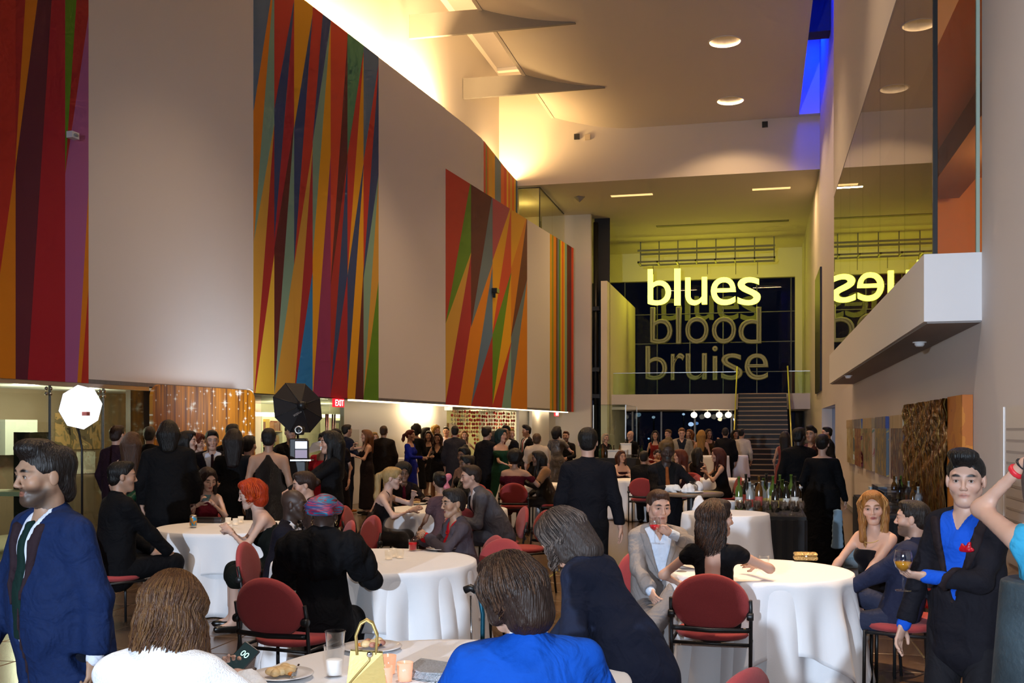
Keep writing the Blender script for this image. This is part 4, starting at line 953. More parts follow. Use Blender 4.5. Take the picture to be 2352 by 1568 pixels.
# ================================================================== FURNITURE
M_red = mat('red_upholstery', (.36, .042, .042), .85, noise=.12, nscale=120, bump=.2, bscale=300, sheen=.1)
M_cloth = mat('white_linen', (.86, .86, .88), .85, bump=.06, bscale=140, sheen=.05)
M_chrome = mat('chrome', (.7, .7, .7), .15, 1)
CHP = {}
def chair_parts():
    se = MB(); prof = [(.001, .425), (.17, .425), (.215, .435), (.232, .452), (.225, .472), (.19, .483), (.001, .487)]
    se.lathe(prof, 32, (0, .02, 0), 1.02, .98); CHP['seat'] = se.mesh('seat'); CHP['seat'].materials.append(M_red)
    bk = MB(); n = 36; rings = [(.30, -.004), (.80, 0), (.95, .006), (1.0, .022), (.95, .038), (.80, .046), (.30, .044)]; vs = []; fs = []
    for q, dy in rings:
        for i in range(n):
            a = 2*math.pi*i/n; x = .235*q*math.cos(a); z = .195*q*math.sin(a)*(1.0 if math.sin(a) > 0 else .88); vs.append((x, -.235-dy-.16*z+.30*x*x, .665+z))
    for r in range(len(rings)-1):
        for i in range(n): fs.append((r*n+i, r*n+(i+1) % n, (r+1)*n+(i+1) % n, (r+1)*n+i))
    m_ = len(vs); vs += [(0, -.231, .665), (0, -.279, .665)]
    fs += [(m_, (i+1) % n, i) for i in range(n)]+[(m_+1, (len(rings)-1)*n+i, (len(rings)-1)*n+(i+1) % n) for i in range(n)]
    bk.add(vs, fs, True); CHP['backrest'] = bk.mesh('backrest'); CHP['backrest'].materials.append(M_red)
    CHP['legs'] = []
    for sx in (-1, 1):
        l = MB().tube([(sx*.235, .20, 0), (sx*.235, .195, .44)], .0115, 8).mesh('leg'); CHP['legs'].append(l)
        l = MB().tube([(sx*.235, -.25, 0), (sx*.238, -.20, .44), (sx*.240, -.225, .62), (sx*.238, -.245, .70)], .0115, 8).mesh('leg'); CHP['legs'].append(l)
    fr = MB()
    fr.tube([(-.235, .195, .42), (.235, .195, .42)], .011, 8); fr.tube([(-.238, -.20, .42), (.238, -.20, .42)], .011, 8)
    for sx in (-1, 1): fr.tube([(sx*.235, .195, .425), (sx*.237, -.20, .425)], .011, 8)
    CHP['seat_frame'] = fr.mesh('seat_frame')
    bs = MB(); bs.tube([(.24*math.sin(a), -.275+.05*abs(math.sin(a)), .515) for a in np.linspace(-1.35, 1.35, 9)], .016, 8); CHP['back_support'] = bs.mesh('back_support')
    kn = [MB().lathe([(.001, -.02), (.022, -.02), (.026, -.012), (.026, .012), (.022, .02), (.001, .02)], 14).mesh('knob')]
    CHP['knob'] = kn[0]
    for k in CHP['legs']+[CHP['seat_frame'], CHP['back_support'], CHP['knob']]: k.materials.append(M_black)
chair_parts()
def place_chair(x, y, rz, label, off=0):
    e = empty('chair', (x, y, 0), rz, label, 'chair', 'red oval-backed chairs')
    for k in ('seat', 'backrest', 'seat_frame', 'back_support'): link(k, CHP[k], None, e)
    for l in CHP['legs']: link('leg', l, None, e)
    for sx in (-1, 1):
        k = link('knob', CHP['knob'], None, e, (sx*.236, -.235, .60)); k.rotation_euler = (0, math.pi/2, 0)
    return e
def cloth(name, c, R, z0, label, cat='tablecloth', zhem=.012, nf=14, amp=.05, square=None, seed=1, spread=.10, m=None, group=None, rot=.3, lift=0):
    """cloth laid over a round table: flat top, rolled edge, hanging folds"""
    rs = random.Random(seed); N = 144; ph = [rs.uniform(0, 6.28) for _ in range(5)]; V = []; rows = 16
    top = [(.0, 0), (.5, 0), (.93, 0), (.985, -.001), (1.0, -.006)]
    def fold(a): return (.62*math.sin(nf*a+ph[0]+.8*math.sin(2*a+ph[1]))+.38*math.sin((nf*.55)//1*a+ph[2]))
    for i in range(N):
        a = 2*math.pi*i/N; f_ = fold(a)
        zb = zhem
        if square: zb = max(.02, z0-(square/max(abs(math.cos(a-rot)), abs(math.sin(a-rot)))-R)+.015*f_)
        for q, dz in top: V.append(((R+lift)*q*math.cos(a), (R+lift)*q*math.sin(a), z0+lift+dz))
        for j in range(1, rows+1):
            t = j/rows; z = z0-.006-(z0-.006-zb)*t; hang = (z0-z)/z0
            r = R+lift+.006+spread*hang**1.4*.8+amp*f_*min(1, hang*2.6)*(.5+.8*hang)
            V.append((r*math.cos(a), r*math.sin(a), z+lift*.3))
    n = len(top)+rows; Q = [(i*n+j, i*n+j+1, ((i+1) % N)*n+j+1, ((i+1) % N)*n+j) for i in range(N) for j in range(1, n-1)]
    Q += [(i*n, i*n+1, ((i+1) % N)*n+1, ((i+1) % N)*n) for i in range(N)]
    me = mesh_np(name, np.array(V), np.array(Q)); o = link(name, me, m or M_cloth, None, (c[0], c[1], 0)); md = o.modifiers.new('thickness', 'SOLIDIFY'); md.thickness = .003; md.offset = -1
    return tag(o, label, cat, group)
def table(px, d, R, where, z=.76, overlay=None, seed=1, nf=14, amp=.085):
    g_ = ground(px, d); e = empty('table', g_, 0, 'round table under the cloth %s' % where, 'table')
    MB().lathe([(.001, z-.035), (R-.01, z-.035), (R-.003, z-.03), (R-.003, z-.008), (R-.01, z-.004), (.001, z-.004)], 48).build('tabletop', mat('plywood', (.35, .25, .15), .6), e)
    MB().lathe([(.04, .03), (.04, z-.035)], 12).build('pedestal', M_black, e); MB().lathe([(.001, .03), (.28, .03), (.30, .015), (.30, 0), (.001, 0)], 20).build('base', M_black, e)
    cloth('tablecloth', g_, R, z, 'white floor-length cloth %s' % where, seed=seed, nf=nf, amp=amp)
    if overlay: cloth('table_overlay', g_, R, z, 'white square overlay cloth %s' % where, square=overlay, seed=seed+3, nf=nf, amp=amp*1.0, lift=.007, spread=.12)
    return g_
TF = table(1015, 4.04, .74, 'in the foreground with the gold handbag', seed=11)
T3 = table(861, 7.6, .74, 'beside the woman in the headwrap', overlay=1.12, seed=12)
TR = table(1742, 7.07, .62, 'with the gold clutch', overlay=1.06, seed=23, nf=13)
T1 = table(533, 10.2, .72, 'beside the woman in the burgundy halter dress', overlay=1.08, seed=34)
T2 = table(1026, 12.6, .74, 'between the ponytailed woman and the man in grey', seed=45)
T4 = table(1228, 18.3, .62, 'behind the man in the black shirt', seed=56)
T5 = table(1474, 19.9, .62, 'beneath the far glass case', seed=67)
T6 = table(1650, 20.2, .58, 'near the foot of the stair', seed=78)
CT1 = table(1666, 9.0, .375, 'in front of the glassware bar, tall and narrow', z=1.0, seed=81, nf=9, amp=.03)
CT2 = table(920, 24.2, .38, 'in front of the lit white wall, tall and narrow', z=1.05, seed=82, nf=9, amp=.03)
CT3 = table(1687, 26.6, .34, 'beside the man in the white shirt, tall and narrow', z=1.05, seed=83, nf=9, amp=.03)
CT5 = table(1640, 25.2, .36, 'behind the women seated near the stair, tall and narrow', z=1.08, seed=84, nf=9, amp=.03)
# small bare bistro table for the gloved waiter
g_ = ground(1588, 11.0); e = empty('bistro_table', g_, 0, 'small dark bistro table where the gloved waiter clears dishes', 'table')
MB().lathe([(.001, 1.02), (.33, 1.02), (.34, 1.03), (.34, 1.05), (.33, 1.06), (.001, 1.06)], 40).build('tabletop', mat('table_wood', (.20, .13, .08), .4), e)
MB().lathe([(.045, .03), (.045, 1.02)], 16).build('pedestal', M_black, e); MB().lathe([(.001, .03), (.26, .03), (.28, .012), (.28, 0), (.001, 0)], 24).build('base', M_black, e)
# ================================================================== GALLERIES UNDER THE LEFT SOFFIT
def lwall(name, px0, px1, off, z0=0, z1=ZS, m=None, th=.1):
    mb = MB(); lbox(mb, lw(px0, off), lw(px1, off), off-th, off, z0, z1); return struct(name, mb, m or M_wall)
M_shop = mat('shop_brown', (.20, .14, .09), .6); 
lwall('wall_shop', -400, 345, -2.6, m=M_shop)
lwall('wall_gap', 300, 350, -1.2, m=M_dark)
sf = MB(); lbox(sf, -18, lw(345, -.1), -2.6, -.02, 0, .015); struct('floor_shop', sf, mat('shop_floor', (.42, .38, .28), .6))
for i_, px in enumerate((60, 200)): light('shop_lamp', 'POINT', lp(lw(px, -1.4), -1.4, 2.0), 60, (1, .86, .62), .15)
sg_ = empty('shop_glazing', lp(lw(113), -.1, 0), 0, 'frameless glass front of the museum shop with patch fittings', 'glass screen')
for a, c in ((-200, 111), (115, 234), (238, 330)):
    mb = MB(); lbox(mb, lw(a, -.1), lw(c, -.1), -.106, -.094, .02, ZS-.02); rel(mb.build('glass_sheet', M_glass, sg_), sg_)
for px in (113, 236):
    mb = MB(); lbox(mb, lw(px-.5, -.1), lw(px+.5, -.1), -.11, -.07, .02, ZS-.02); rel(mb.build('glass_fin', mat('steel_edge', (.45, .47, .48), .25, .8), sg_), sg_)
    for dx in (-5, 5):
        for z in (ZS-.10, ZS-.17):
            p = lp(lw(px+dx, -.06), -.07, z); rel(MB().ell(p, (.022, .028, .028), 12, 8).build('patch_fitting', M_chrome, sg_), sg_)
tr = MB(); lbox(tr, -18, lw(345), -.16, -.02, ZS-.06, ZS); struct('trim_10', tr, M_steel)
# lit wall below the murals, bookshelves, decorated gallery
lwall('wall_books_back', 330, 800, -4.2, m=M_wall2)
lwall('wall_white', 790, 1026, -.55)
lwall('wall_gallery_back', 1000, 1230, -4.0, m=mat('gallery_yellow', (.62, .55, .30), .8))
lwall('wall_panel', 1192, 1212, -.5); lwall('wall_column', 1222, 1261, -.30); lwall('wall_dark_glass', 1200, 1330, -1.6, m=M_night)
# light strips in the soffit
for (p0, p1, o_, pw, st_) in ((808, 1023, -.12, 60, 16), (1023, 1305, -.14, 60, 16)):
    mb = MB(); lbox(mb, lw(p0, o_), lw(p1, o_), o_-.10, o_, ZS-.035, ZS-.002)
    tag(mb.build('soffit_light', emit_mat('soffit_glow', (1, .80, .48), 5)), 'glowing strip light along the soffit, %s' % ('over the white wall' if p0 < 900 else 'over the decorated gallery'), 'strip light', 'soffit strip lights')
for px, pw in ((955, 20), (972, 34), (990, 46), (1008, 46), (1085, 40), (1145, 40), (1240, 26)):
    light('soffit_spot', 'POINT', lp(lw(px, -.22), -.22, ZS-.09), pw*.7, (1, .76, .42), .08)
light('gallery_lamp', 'POINT', lp(lw(1090, -2.6), -2.6, 2.0), 55, (1, .85, .45), .15); light('gallery_lamp', 'POINT', lp(lw(1160, -2.6), -2.6, 2.0), 45, (1, .85, .45), .15)
light('book_lamp', 'POINT', lp(lw(640, -2.8), -2.8, 2.05), 70, (1, .80, .45), .2); light('book_lamp', 'POINT', lp(lw(745, -2.8), -2.8, 2.05), 70, (1, .80, .45), .2)
# bookcases
def bookcase(px0, px1, label):
    off = -3.9; s0, s1 = lw(px0, off), lw(px1, off); W_ = s1-s0; e = empty('bookcase', lp(s0, off, 0), math.atan2(LT.y, LT.x), label, 'bookcase')
    M_bc = mat('bookcase_white', (.75, .70, .58), .5)
    MB().box((0, .0, 0), (W_, .03, 2.15)).build('back_panel', M_bc, e)
    for x in (0, W_-.05): MB().box((x, -.3, 0), (x+.05, 0, 2.15)).build('side_panel', M_bc, e)
    MB().box((0, -.32, 2.05), (W_, .0, 2.15)).build('lit_header', emit_mat('bookcase_lamp', (1, .85, .55), 4), e)
    for z in (.1, .5, .9, 1.28, 1.66): MB().box((.05, -.3, z), (W_-.05, 0, z+.025)).build('shelf', mat('shelf_oak', (.45, .28, .12), .5), e)
    return e, W_
bk_cols = ['#7a3a1c', '#a05a24', '#c8a040', '#3a4a6a', '#6a2a3a', '#2a5a3a', '#d0c8a8', '#303038', '#8a6a4a']
BKM = []
for i in range(9):
    me = MB().box((0, 0, 0), (1, 1, 1)).mesh('book'); me.materials.append(mat('book_%d' % i, bk_cols[i], .6)); BKM.append(me)
for px0, px1, lab, shelves in ((578, 628, 'white lit bookcase right of the gold backdrop', ((1.305, 1), (1.685, 0), (.925, 2))), (738, 790, 'white lit bookcase under the exit sign', ((1.685, 3), (1.305, 1), (.925, 0)))):
    e, W_ = bookcase(px0, px1, lab)
    for z, ci in shelves:
        x = .12
        while x < W_-.2:
            t_ = random.uniform(.10, .22); h_ = random.uniform(.20, .32); o = link('book', random.choice(BKM[:3] if ci == 0 else BKM), None, None, e.matrix_world @ Vector((0, 0, 0)))
            c_, s_ = math.cos(e.rotation_euler.z), math.sin(e.rotation_euler.z); lx, ly = x, -.24
            o.location = (e.location.x+lx*c_-ly*s_, e.location.y+lx*s_+ly*c_, z); o.rotation_euler.z = e.rotation_euler.z; o.scale = (t_-.01, .2, h_)
            tag(o, 'book spines upright on a shelf of the %s' % lab, 'book', 'books in the %s' % lab); x += t_
# glass doors with steel pulls under the exit sign
dg_ = empty('glass_doors', lp(lw(760), -.3, 0), 0, 'frameless glass doors with tall steel pulls under the exit sign', 'door')
for a, c in ((600, 690), (692, 756), (758, 790)):
    mb = MB(); lbox(mb, lw(a, -.3), lw(c, -.3), -.306, -.294, .01, ZS-.02); rel(mb.build('glass_sheet', M_glass, dg_), dg_)
for px in (749, 753, 764, 769):
    p = lp(lw(px, -.25), -.25, 0); rel(MB().tube([(p.x, p.y, .5), (p.x, p.y, 2.05)], .022, 8).build('pull_handle', M_steel, dg_), dg_)
# exit signs
def exit_sign(px, py, wpx, off, label):
    a = lpx(px-wpx/2, py, off); c = lpx(px+wpx/2, py, off); e = empty('exit_sign', lpx(px, py, off), math.atan2(LT.y, LT.x), label, 'exit sign'); W_ = (c-a).length
    W2 = .42; MB().box((-W2/2, -.03, -.09), (W2/2, .03, .09)).build('casing', mat('exit_red', (.75, .02, .03), .4, emit=(1, .02, .04), estr=1.0), e)
    me = text_mesh('EXIT', .004); vs = np.empty(len(me.vertices)*3, np.float32); me.vertices.foreach_get('co', vs); vs = vs.reshape(-1, 3); lo, hi = vs.min(0), vs.max(0); q = (vs-lo)/(hi-lo+1e-9)
    nv = np.stack([(q[:, 0]-.5)*W2*.86, -.031-q[:, 2]*.004, (q[:, 1]-.5)*.13], 1); me.vertices.foreach_set('co', nv.astype(np.float32).ravel()); link('lettering', me, emit_mat('exit_letters', (1, .75, .75), 2.5), e)
exit_sign(777, 925, 20, .04, 'red exit sign hanging under the soffit beside the umbrella'); exit_sign(1278, 950, 6, -.3, 'small red exit sign at the far end of the soffit')
# hanging paper strands
rs = random.Random(3)
M_str = [mat('paper_%d' % i, c, .7) for i, c in enumerate(['#b03028', '#d06a50', '#e0b090', '#d8d0b8', '#c04848'])]
cm = []
for m_ in M_str:
    me = MB().ell((0, 0, 0), (.045, .045, .05), 6, 4).mesh('paper_piece'); me.materials.append(m_); cm.append(me)
for i in range(26):
    px = 1040+i*5.6; off = -1.3-rs.random()*.8; p = lp(lw(px, off), off, 0); e = empty('paper_garland', (p.x, p.y, ZS-.02), 0, 'string of small red and cream paper pieces hanging in the gallery', 'garland', 'paper garlands in the gallery')
    n_ = rs.randint(6, 9); MB().tube([(0, 0, 0), (0, 0, -.13*n_-.05)], .004, 4).build('string', mat('twine', (.6, .5, .4), .8), e)
    for j in range(n_): link('paper_piece', rs.choice(cm), None, e, (rs.uniform(-.02, .02), rs.uniform(-.02, .02), -.08-.13*j))
# framed picture and security camera
mb = MB(); lbox(mb, lw(1031, -3.9), lw(1049, -3.9), -3.95, -3.9, 1.35, 1.95); tag(mb.build('framed_picture', mat('frame_brown', (.22, .10, .05), .5)), 'small brown framed picture in the lit gallery', 'picture')
p = lpx(1030, 938, -.3); tag(MB().box((-.08, -.12, -.05), (.08, .12, .05)).build('security_camera', mat('cam_grey', (.5, .5, .5), .4), None, p), 'boxy security camera under the soffit', 'camera')
p = lpx(1137, 668, .06); c_ = empty('wall_camera', p, 0, 'small dark camera fixed on the ochre stripe of the far mural', 'camera'); MB().box((-.06, -.16, -.06), (.1, .16, .07)).build('housing', M_black, c_); MB().box((-.1, -.03, -.2), (.02, .03, -.06)).build('bracket', M_black, c_)
p = lpx(166, 311, .05); c_ = empty('wall_sensor', p, math.atan2(LT.y, LT.x), 'small white box sensor on the mauve stripe of the left mural', 'sensor'); MB().box((-.07, -.06, -.045), (.07, .04, .045)).build('housing', mat('sensor_white', (.7, .7, .72), .4), c_); MB().ell((0, -.07, 0), (.045, .02, .025), 12, 8).build('lens', mat('lens_grey', (.3, .3, .3), .3), c_)
# text panel on the white wall
mb = MB(); lbox(mb, lw(806, -.5), lw(828, -.5), -.55, -.535, 1.25, 1.72); tag(mb.build('wall_notice', mat('panel_grey', (.50, .46, .40), .6)), 'pale text panel on the white wall behind the man in navy', 'sign')
# strip for the poster, shelf and shop goods
def lrect(name, px0, py0, px1, py1, off, th, m, label, cat):
    a = lpx(px0, py1, off); c = lpx(px1, py0, off); a.z = max(a.z, .016); s0, s1 = lw(px0, off), lw(px1, off); mb = MB(); lbox(mb, s0, s1, off-th, off, a.z, c.z); o = mb.build(name, m); return tag(o, label, cat)
def art_mat(name, cols, scale=3.0, stretch=(1, 1, 1), dist=1.5):
    if name in MATS: return MATS[name]
    m = mat(name, (.5, .5, .5), .5); nt = m.node_tree; b_ = nt.nodes['Principled BSDF']; tc = nt.nodes.new('ShaderNodeTexCoord'); mp = nt.nodes.new('ShaderNodeMapping'); mp.inputs['Scale'].default_value = stretch
    n = nt.nodes.new('ShaderNodeTexNoise'); n.inputs['Scale'].default_value = scale; n.inputs['Distortion'].default_value = dist; n.inputs['Detail'].default_value = 4
    r = nt.nodes.new('ShaderNodeValToRGB'); r.color_ramp.interpolation = 'CONSTANT'; el = r.color_ramp.elements
    for i, c in enumerate(cols):
        q = el[i] if i < 2 else el.new(.3); q.color = (*hexc(c), 1)
    for i, q in enumerate(el): q.position = 0 if i == 0 else .34+.32*(i-1)/max(1, len(cols)-2)
    for i, c in enumerate(cols): el[i].color = (*hexc(c), 1)
    nt.links.new(tc.outputs['Object'], mp.inputs[0]); nt.links.new(mp.outputs[0], n.inputs['Vector']); nt.links.new(n.outputs[0], r.inputs[0]); nt.links.new(r.outputs[0], b_.inputs['Base Color'])
    return m
lrect('poster', 128, 950, 232, 1033, -2.575, .02, art_mat('poster_camouflage', ['#2a2018', '#6a5a40', '#b08a5a', '#8a7450', '#c8a878'], 2.2), 'large brown patchwork poster behind the shop glass', 'poster')
lrect('record_sleeve', 178, 1036, 219, 1088, -2.575, .02, art_mat('sleeve_print', ['#101418', '#c8c0b0', '#d8d4c8', '#c06a40'], 4), 'pale printed record sleeve below the patchwork poster', 'print')
lrect('display_case', 12, 964, 86, 1045, -2.29, .3, mat('case_white', (.55, .56, .50), .5), 'white lit shop display case at the left edge', 'display case')
lrect('speaker_cabinet', 69, 992, 113, 1290, -.8, .3, M_black, 'black loudspeaker cabinet behind the shop glass', 'speaker')
t_ = empty('shop_table', ground(30, 14.6), .1, 'pale wooden display table at the left edge of the shop', 'table')
MB().box((-.6, -.3, .80), (.55, .3, .86)).build('tabletop', mat('pale_wood', (.55, .50, .34), .5), t_)
for sx in (-.55, .42):
    for sy in (-.27, .2): MB().box((sx, sy, 0), (sx+.08, sy+.08, .80)).build('leg', mat('pale_wood', (.55, .50, .34), .5), t_)
# ================================================================== GUESTS
def x_wrap(J, P, L, parent):
    h = .008; H = Field(J['head']-.22, J['head']+.22, h); R, c, hs = J['Rh'], J['head'], J['hs']; w = lambda x, y, z: c+R @ (np.array([x, y, z])*hs)
    H.ell(w(0, -.022, .052), np.array([.098, .118, .082])*hs, .02, R); H.cap(w(-.05, -.10, .05), w(.06, -.105, .02), .045, .04, .03); H.cap(w(-.08, .02, .045), w(.08, .02, .045), .04, .04, .03)
    x, y, z = H.grid(); X, Y, Z = x-f32(c[0]), y-f32(c[1]), z-f32(c[2]); lz = (X*f32(R[0, 2])+Y*f32(R[1, 2])+Z*f32(R[2, 2])); lx = (X*f32(R[0, 0])+Y*f32(R[1, 0])+Z*f32(R[2, 0]))
    H.f += (.004*np.sin(lz*f32(130)+lx*f32(40))).astype(f32); H.f = np.maximum(H.f, f32(-.005)-lz)
    mesh_field('headwrap', H, art_mat('wrap_print', ['#101018', '#7a1838', '#1a6a8a', '#8a2040', '#2a3a6a', '#a03050'], 9, (.6, .6, 3.5), 1.0), parent)
def x_glasses(J, P, L, parent):
    R, c, hs = J['Rh'], J['head'], J['hs']; w = lambda x, y, z: c+R @ (np.array([x, y, z])*hs); mb = MB()
    for g in (-1, 1): mb.tube([w(g*.033+.021*math.cos(a), .100, .002+.017*math.sin(a)) for a in np.linspace(0, 2*math.pi, 13)], .0022, 6); mb.tube([w(g*.054, .098, .006), w(g*.080, .0, .006)], .002, 6)
    mb.tube([w(-.012, .102, .006), w(.012, .102, .006)], .002, 6); mb.build('spectacles', mat('spectacle_frame', (.05, .04, .03), .3, .5), parent)
def x_gloves(J, P, L, parent):
    for sd in 'RL':
        A = Field(J['wr'+sd]-.17, J['wr'+sd]+.17, LOD[L]['ha']*.8); P2 = dict(P); hand_field(A, J, P2, sd, 1.3); A.cap(J['wr'+sd]-nrm(J['wr'+sd]-J['el'+sd])*.05, J['wr'+sd], .036, .034, .01); A.f -= .004; mesh_field('glove', A, mat('white_glove', (.8, .8, .78), .8), parent)
def x_bow(J, P, L, parent):
    H = Field(J['head']-.25, J['head']+.25, .012); c = J['head']+J['Rh'] @ np.array([.055, -.09, .0]); 
    for g in (-1, 1): H.cap(c, c+J['Rh'] @ np.array([g*.012, -.015, g*.055]), .012, .045, .008, (J['Rh'][:, 1], .6))
    mesh_field('hair_bow', H, cloth_mat('#d87a86', 'satin'), parent)
def skirt(color, fab, z1=.98, z0=.05, r1=.14, r0=.24):
    def f(J, P, L, parent):
        s = J['s']; D = Field((-.45, -.45, -.02), (.45, .45, 1.2), LOD[L]['g']); D.cap((0, 0, z1*s), (0, 0, z0), r1*s, r0*s, .02, ((1, 0, 0), 1.15)); z = D.grid()[2]; D.f = np.maximum(np.maximum(D.f, f32(z0)-z), z-f32(z1*s)); add_noise(D, .012, 10, 4); mesh_field('skirt', D, cloth_mat(color, fab), parent)
    return f
def stole(color, fab='fur', drop=.28, r=.085):
    def f(J, P, L, parent):
        l, h_ = bounds(J, .3, ('shR', 'shL', 'neck', 'chest')); D = Field(l-np.array([0, 0, .15]), h_, LOD[L]['g']*.9); s = J['s']
        for sd, g in (('R', 1), ('L', -1)):
            D.cap(J['neck']-J['fw']*.05-J['up']*.01, J['sh'+sd]-J['fw']*.02, r*s*.9, r*s, .05); D.cap(J['sh'+sd], J['sh'+sd]*.45+J['el'+sd]*.55, r*s, r*s*.95, .04)
        D.cap(J['shR']-J['fw']*.05, J['shL']-J['fw']*.05, r*s, r*s, .05); D.cap(J['chest']-J['fw']*.08, J['neck']-J['fw']*.06, r*s*.9, r*s*.8, .06, (J['rt'], 1.6)); add_noise(D, .012, 28, 3); mesh_field('stole', D, cloth_mat(color, fab), parent)
    return f
def pocket_square(J, P, L, parent):
    c = J['pel']+J['up']*.385*J['s']+J['fw']*.155*J['s']-J['rt']*.085*J['s']; D = Field(c-.07, c+.07, .006); D.cap(c-J['rt']*.025, c+J['rt']*.025, .010, .013, .008); D.cap(c, c+J['up']*.028-J['rt']*.012, .012, .010, .008); D.cap(c+J['rt']*.015, c+J['rt']*.022+J['up']*.02, .010, .008, .006); mesh_field('pocket_square', D, cloth_mat('#b00a20', 'satin'), parent)
def band_cut(D, p, d, hw):
    x, y, z = D.grid(); q = (x-f32(p[0]))*f32(d[0])+(y-f32(p[1]))*f32(d[1])+(z-f32(p[2]))*f32(d[2]); D.f = np.maximum(D.f, np.abs(q)-f32(hw))
def wristband(J, P, L, parent, sd='L'):
    d = nrm(J['wr'+sd]-J['el'+sd]); p = J['wr'+sd]-d*.03; D = Field(p-.07, p+.07, .004); D.cap(p-d*.05, p+d*.06, .032, .031, .0); band_cut(D, p, d, .009); mesh_field('wristband', D, mat('red_band', (.65, .02, .03), .5), parent)
    p = p+d*.035; D = Field(p-.07, p+.07, .004); D.cap(p-d*.05, p+d*.05, .031, .031, .0); band_cut(D, p, d, .004); mesh_field('hair_tie', D, M_black, parent)
def earring(J, P, L, parent):
    for g in (-1, 1):
        p = J['head']+J['Rh'] @ (np.array([g*.083, -.006, -.052])*J['hs']); MB().tube([p+V3(0, 0, .0)+J['Rh'] @ np.array([0, .013*math.cos(a), .016*math.sin(a)]) for a in np.linspace(0, 6.283, 13)], .0018, 6).build('earring', mat('gold_metal', (.8, .6, .25), .25, 1), parent)
def collar(color):
    def f(J, P, L, parent):
        D = Field(J['neck']-.16, J['neck']+.16, .007); D.cap(J['neck']-J['up']*.01-J['fw']*.012, J['neck']+J['up']*.035-J['fw']*.010, .074*J['s'], .066*J['s'], .005); mesh_field('shirt_collar', D, cloth_mat(color), parent)
    return f
def necklace(color, r=.006):
    def f(J, P, L, parent):
        mb = MB(); pts = []
        for a in np.linspace(-2.3, 2.3, 15): pts.append(J['neck']+J['rt']*.078*math.sin(a)+J['fw']*(.080*math.cos(a)+.02)-J['up']*(.02+.045*max(0, math.cos(a))))
        mb.tube(pts, r, 6); mb.build('necklace', mat('necklace_'+color, color, .35, .3), parent)
    return f
BK = '#06060a'; NV = '#141a30'; WH = '#dcdde4'
def suit(j=BK, s=WH, t=None, p=None, **k): return ('suit', j, s, t, p or j, k)
def shirt(c, p=BK, t=None, **k): return ('shirt', c, c, t, p, k)
def dress(c=BK, st='strap', hem=.5, **k): return ('dress', c, st, hem, k)
mp_ = make_person
# ---- foreground
mp_('bearded man in a navy checked jacket walking at the left edge', 148, 4.2, -62, 1030, wide=1.13, belly=.05, lean=7, hp=2, skin='olive', hair='short', hc='#150e0b', vol=1.02, quiff=1, nape=1, beard=.9, hL=(-.27, .02, .84), hR=(.24, .22, .82), curl=.7, fR=(.1, .25, .085), fL=(-.1, -.22, .1),
    out=suit('#0e2148', '#d8dcea', '#0c2420', '#10131f', fab='check', lapel='#2a1c22', openfront=True), armw=1.12, gx=.1)
mp_('woman in a white fur coat seated with her back to us, holding a phone', 336, 3.35, 158, 1350, sit=True, pelz=.46, fem=True, lean=14, hp=24, hy=-8, wide=1.05, skin='fair', hair='long', hl=.22, hc='#4e3220', hc2='#664628', vol=1.05, tailr=.55, locks=1500, lr=(.0013, .0030), wave=.016, ll=.25, inn=-.5, front=True, hR=(.21, .36, .83), hL=(.04, .36, .80), armw=1.3,
    out=suit('#f2f2f5', '#f2f2f5', None, '#101014', fab='fur'), chair='red chair under the woman in the white fur coat', curlR=.9, pnR=(-.5, .3, .8))
mp_('person in a bright blue jacket seated with the back to us', 1232, 3.24, -162, 1282, sit=True, pelz=.49, lean=10, hp=10, hr=-12, hy=22, skin='fair', hair='bob', bl=-.01, hc='#2a1a12', hc2='#4a3222', vol=1.0, locks=900, lr=(.0014, .003), ll=.05, wave=.006, wide=1.06, hL=(-.18, .38, .8), hR=(.2, .32, .75), out=suit('#0748a8', WH, None, '#12131c'), chair='red chair under the person in the blue jacket', extra=[earring, collar('#dcdde4')])
mp_('woman in a dark navy jacket leaning over the blue-jacketed guest', 1458, 4.3, -118, None, s=.835, fem=True, lean=33, hp=30, hy=10, hr=4, skin='fair', hair='bob', bl=.035, hc='#3a302c', hc2='#6a5c54', vol=1.08, locks=900, lr=(.0014, .003), ll=.11, wave=.012, hairline=.06, hL=(-.24, .20, .70), eL=V3(-.8, -1, -.1), hR=(.15, .50, .74), wide=1.02, armw=1.1,
    out=suit('#1c2236', '#a8102c', None, '#08090e', button=.22, vw=.30))
mp_('man in a black suit and blue shirt standing with a wine glass', 2220, 4.7, -28, 1050, wide=.93, armw=.9, hy=22, hp=2, skin='fair', hair='short', quiff=1, hc='#0c0908', vol=1.0, hL=(.03, .28, 1.08), hR=(.25, .14, .76), curlL=.85, curlR=.35, pnL=(.6, .2, .5), eL=V3(-.9, -.5, -.6), out=suit('#15131a', '#1450c0', None, '#1a181c', lapel='#241a1c', button=.12, vw=.24), extra=[pocket_square], gx=.0)
mp_('woman in a light blue top raising her arm at the right edge', 2440, 3.45, 172, None, s=.965, fem=True, skin='fair', hair='long', hl=.34, hc='#4a4040', front=False, locks=70, ll=.34, wave=.006, hL=(-.145, .14, 1.60), eL=V3(-1, .9, -.3), hR=(.3, .2, .9), curl=.9, out=dress('#3aa0c8', 'tank', .80, shoe='#1a1a1a', flare=.0), extra=[skirt('#2e3a40', 'camo', 1.30, .05, .165, .25), wristband])
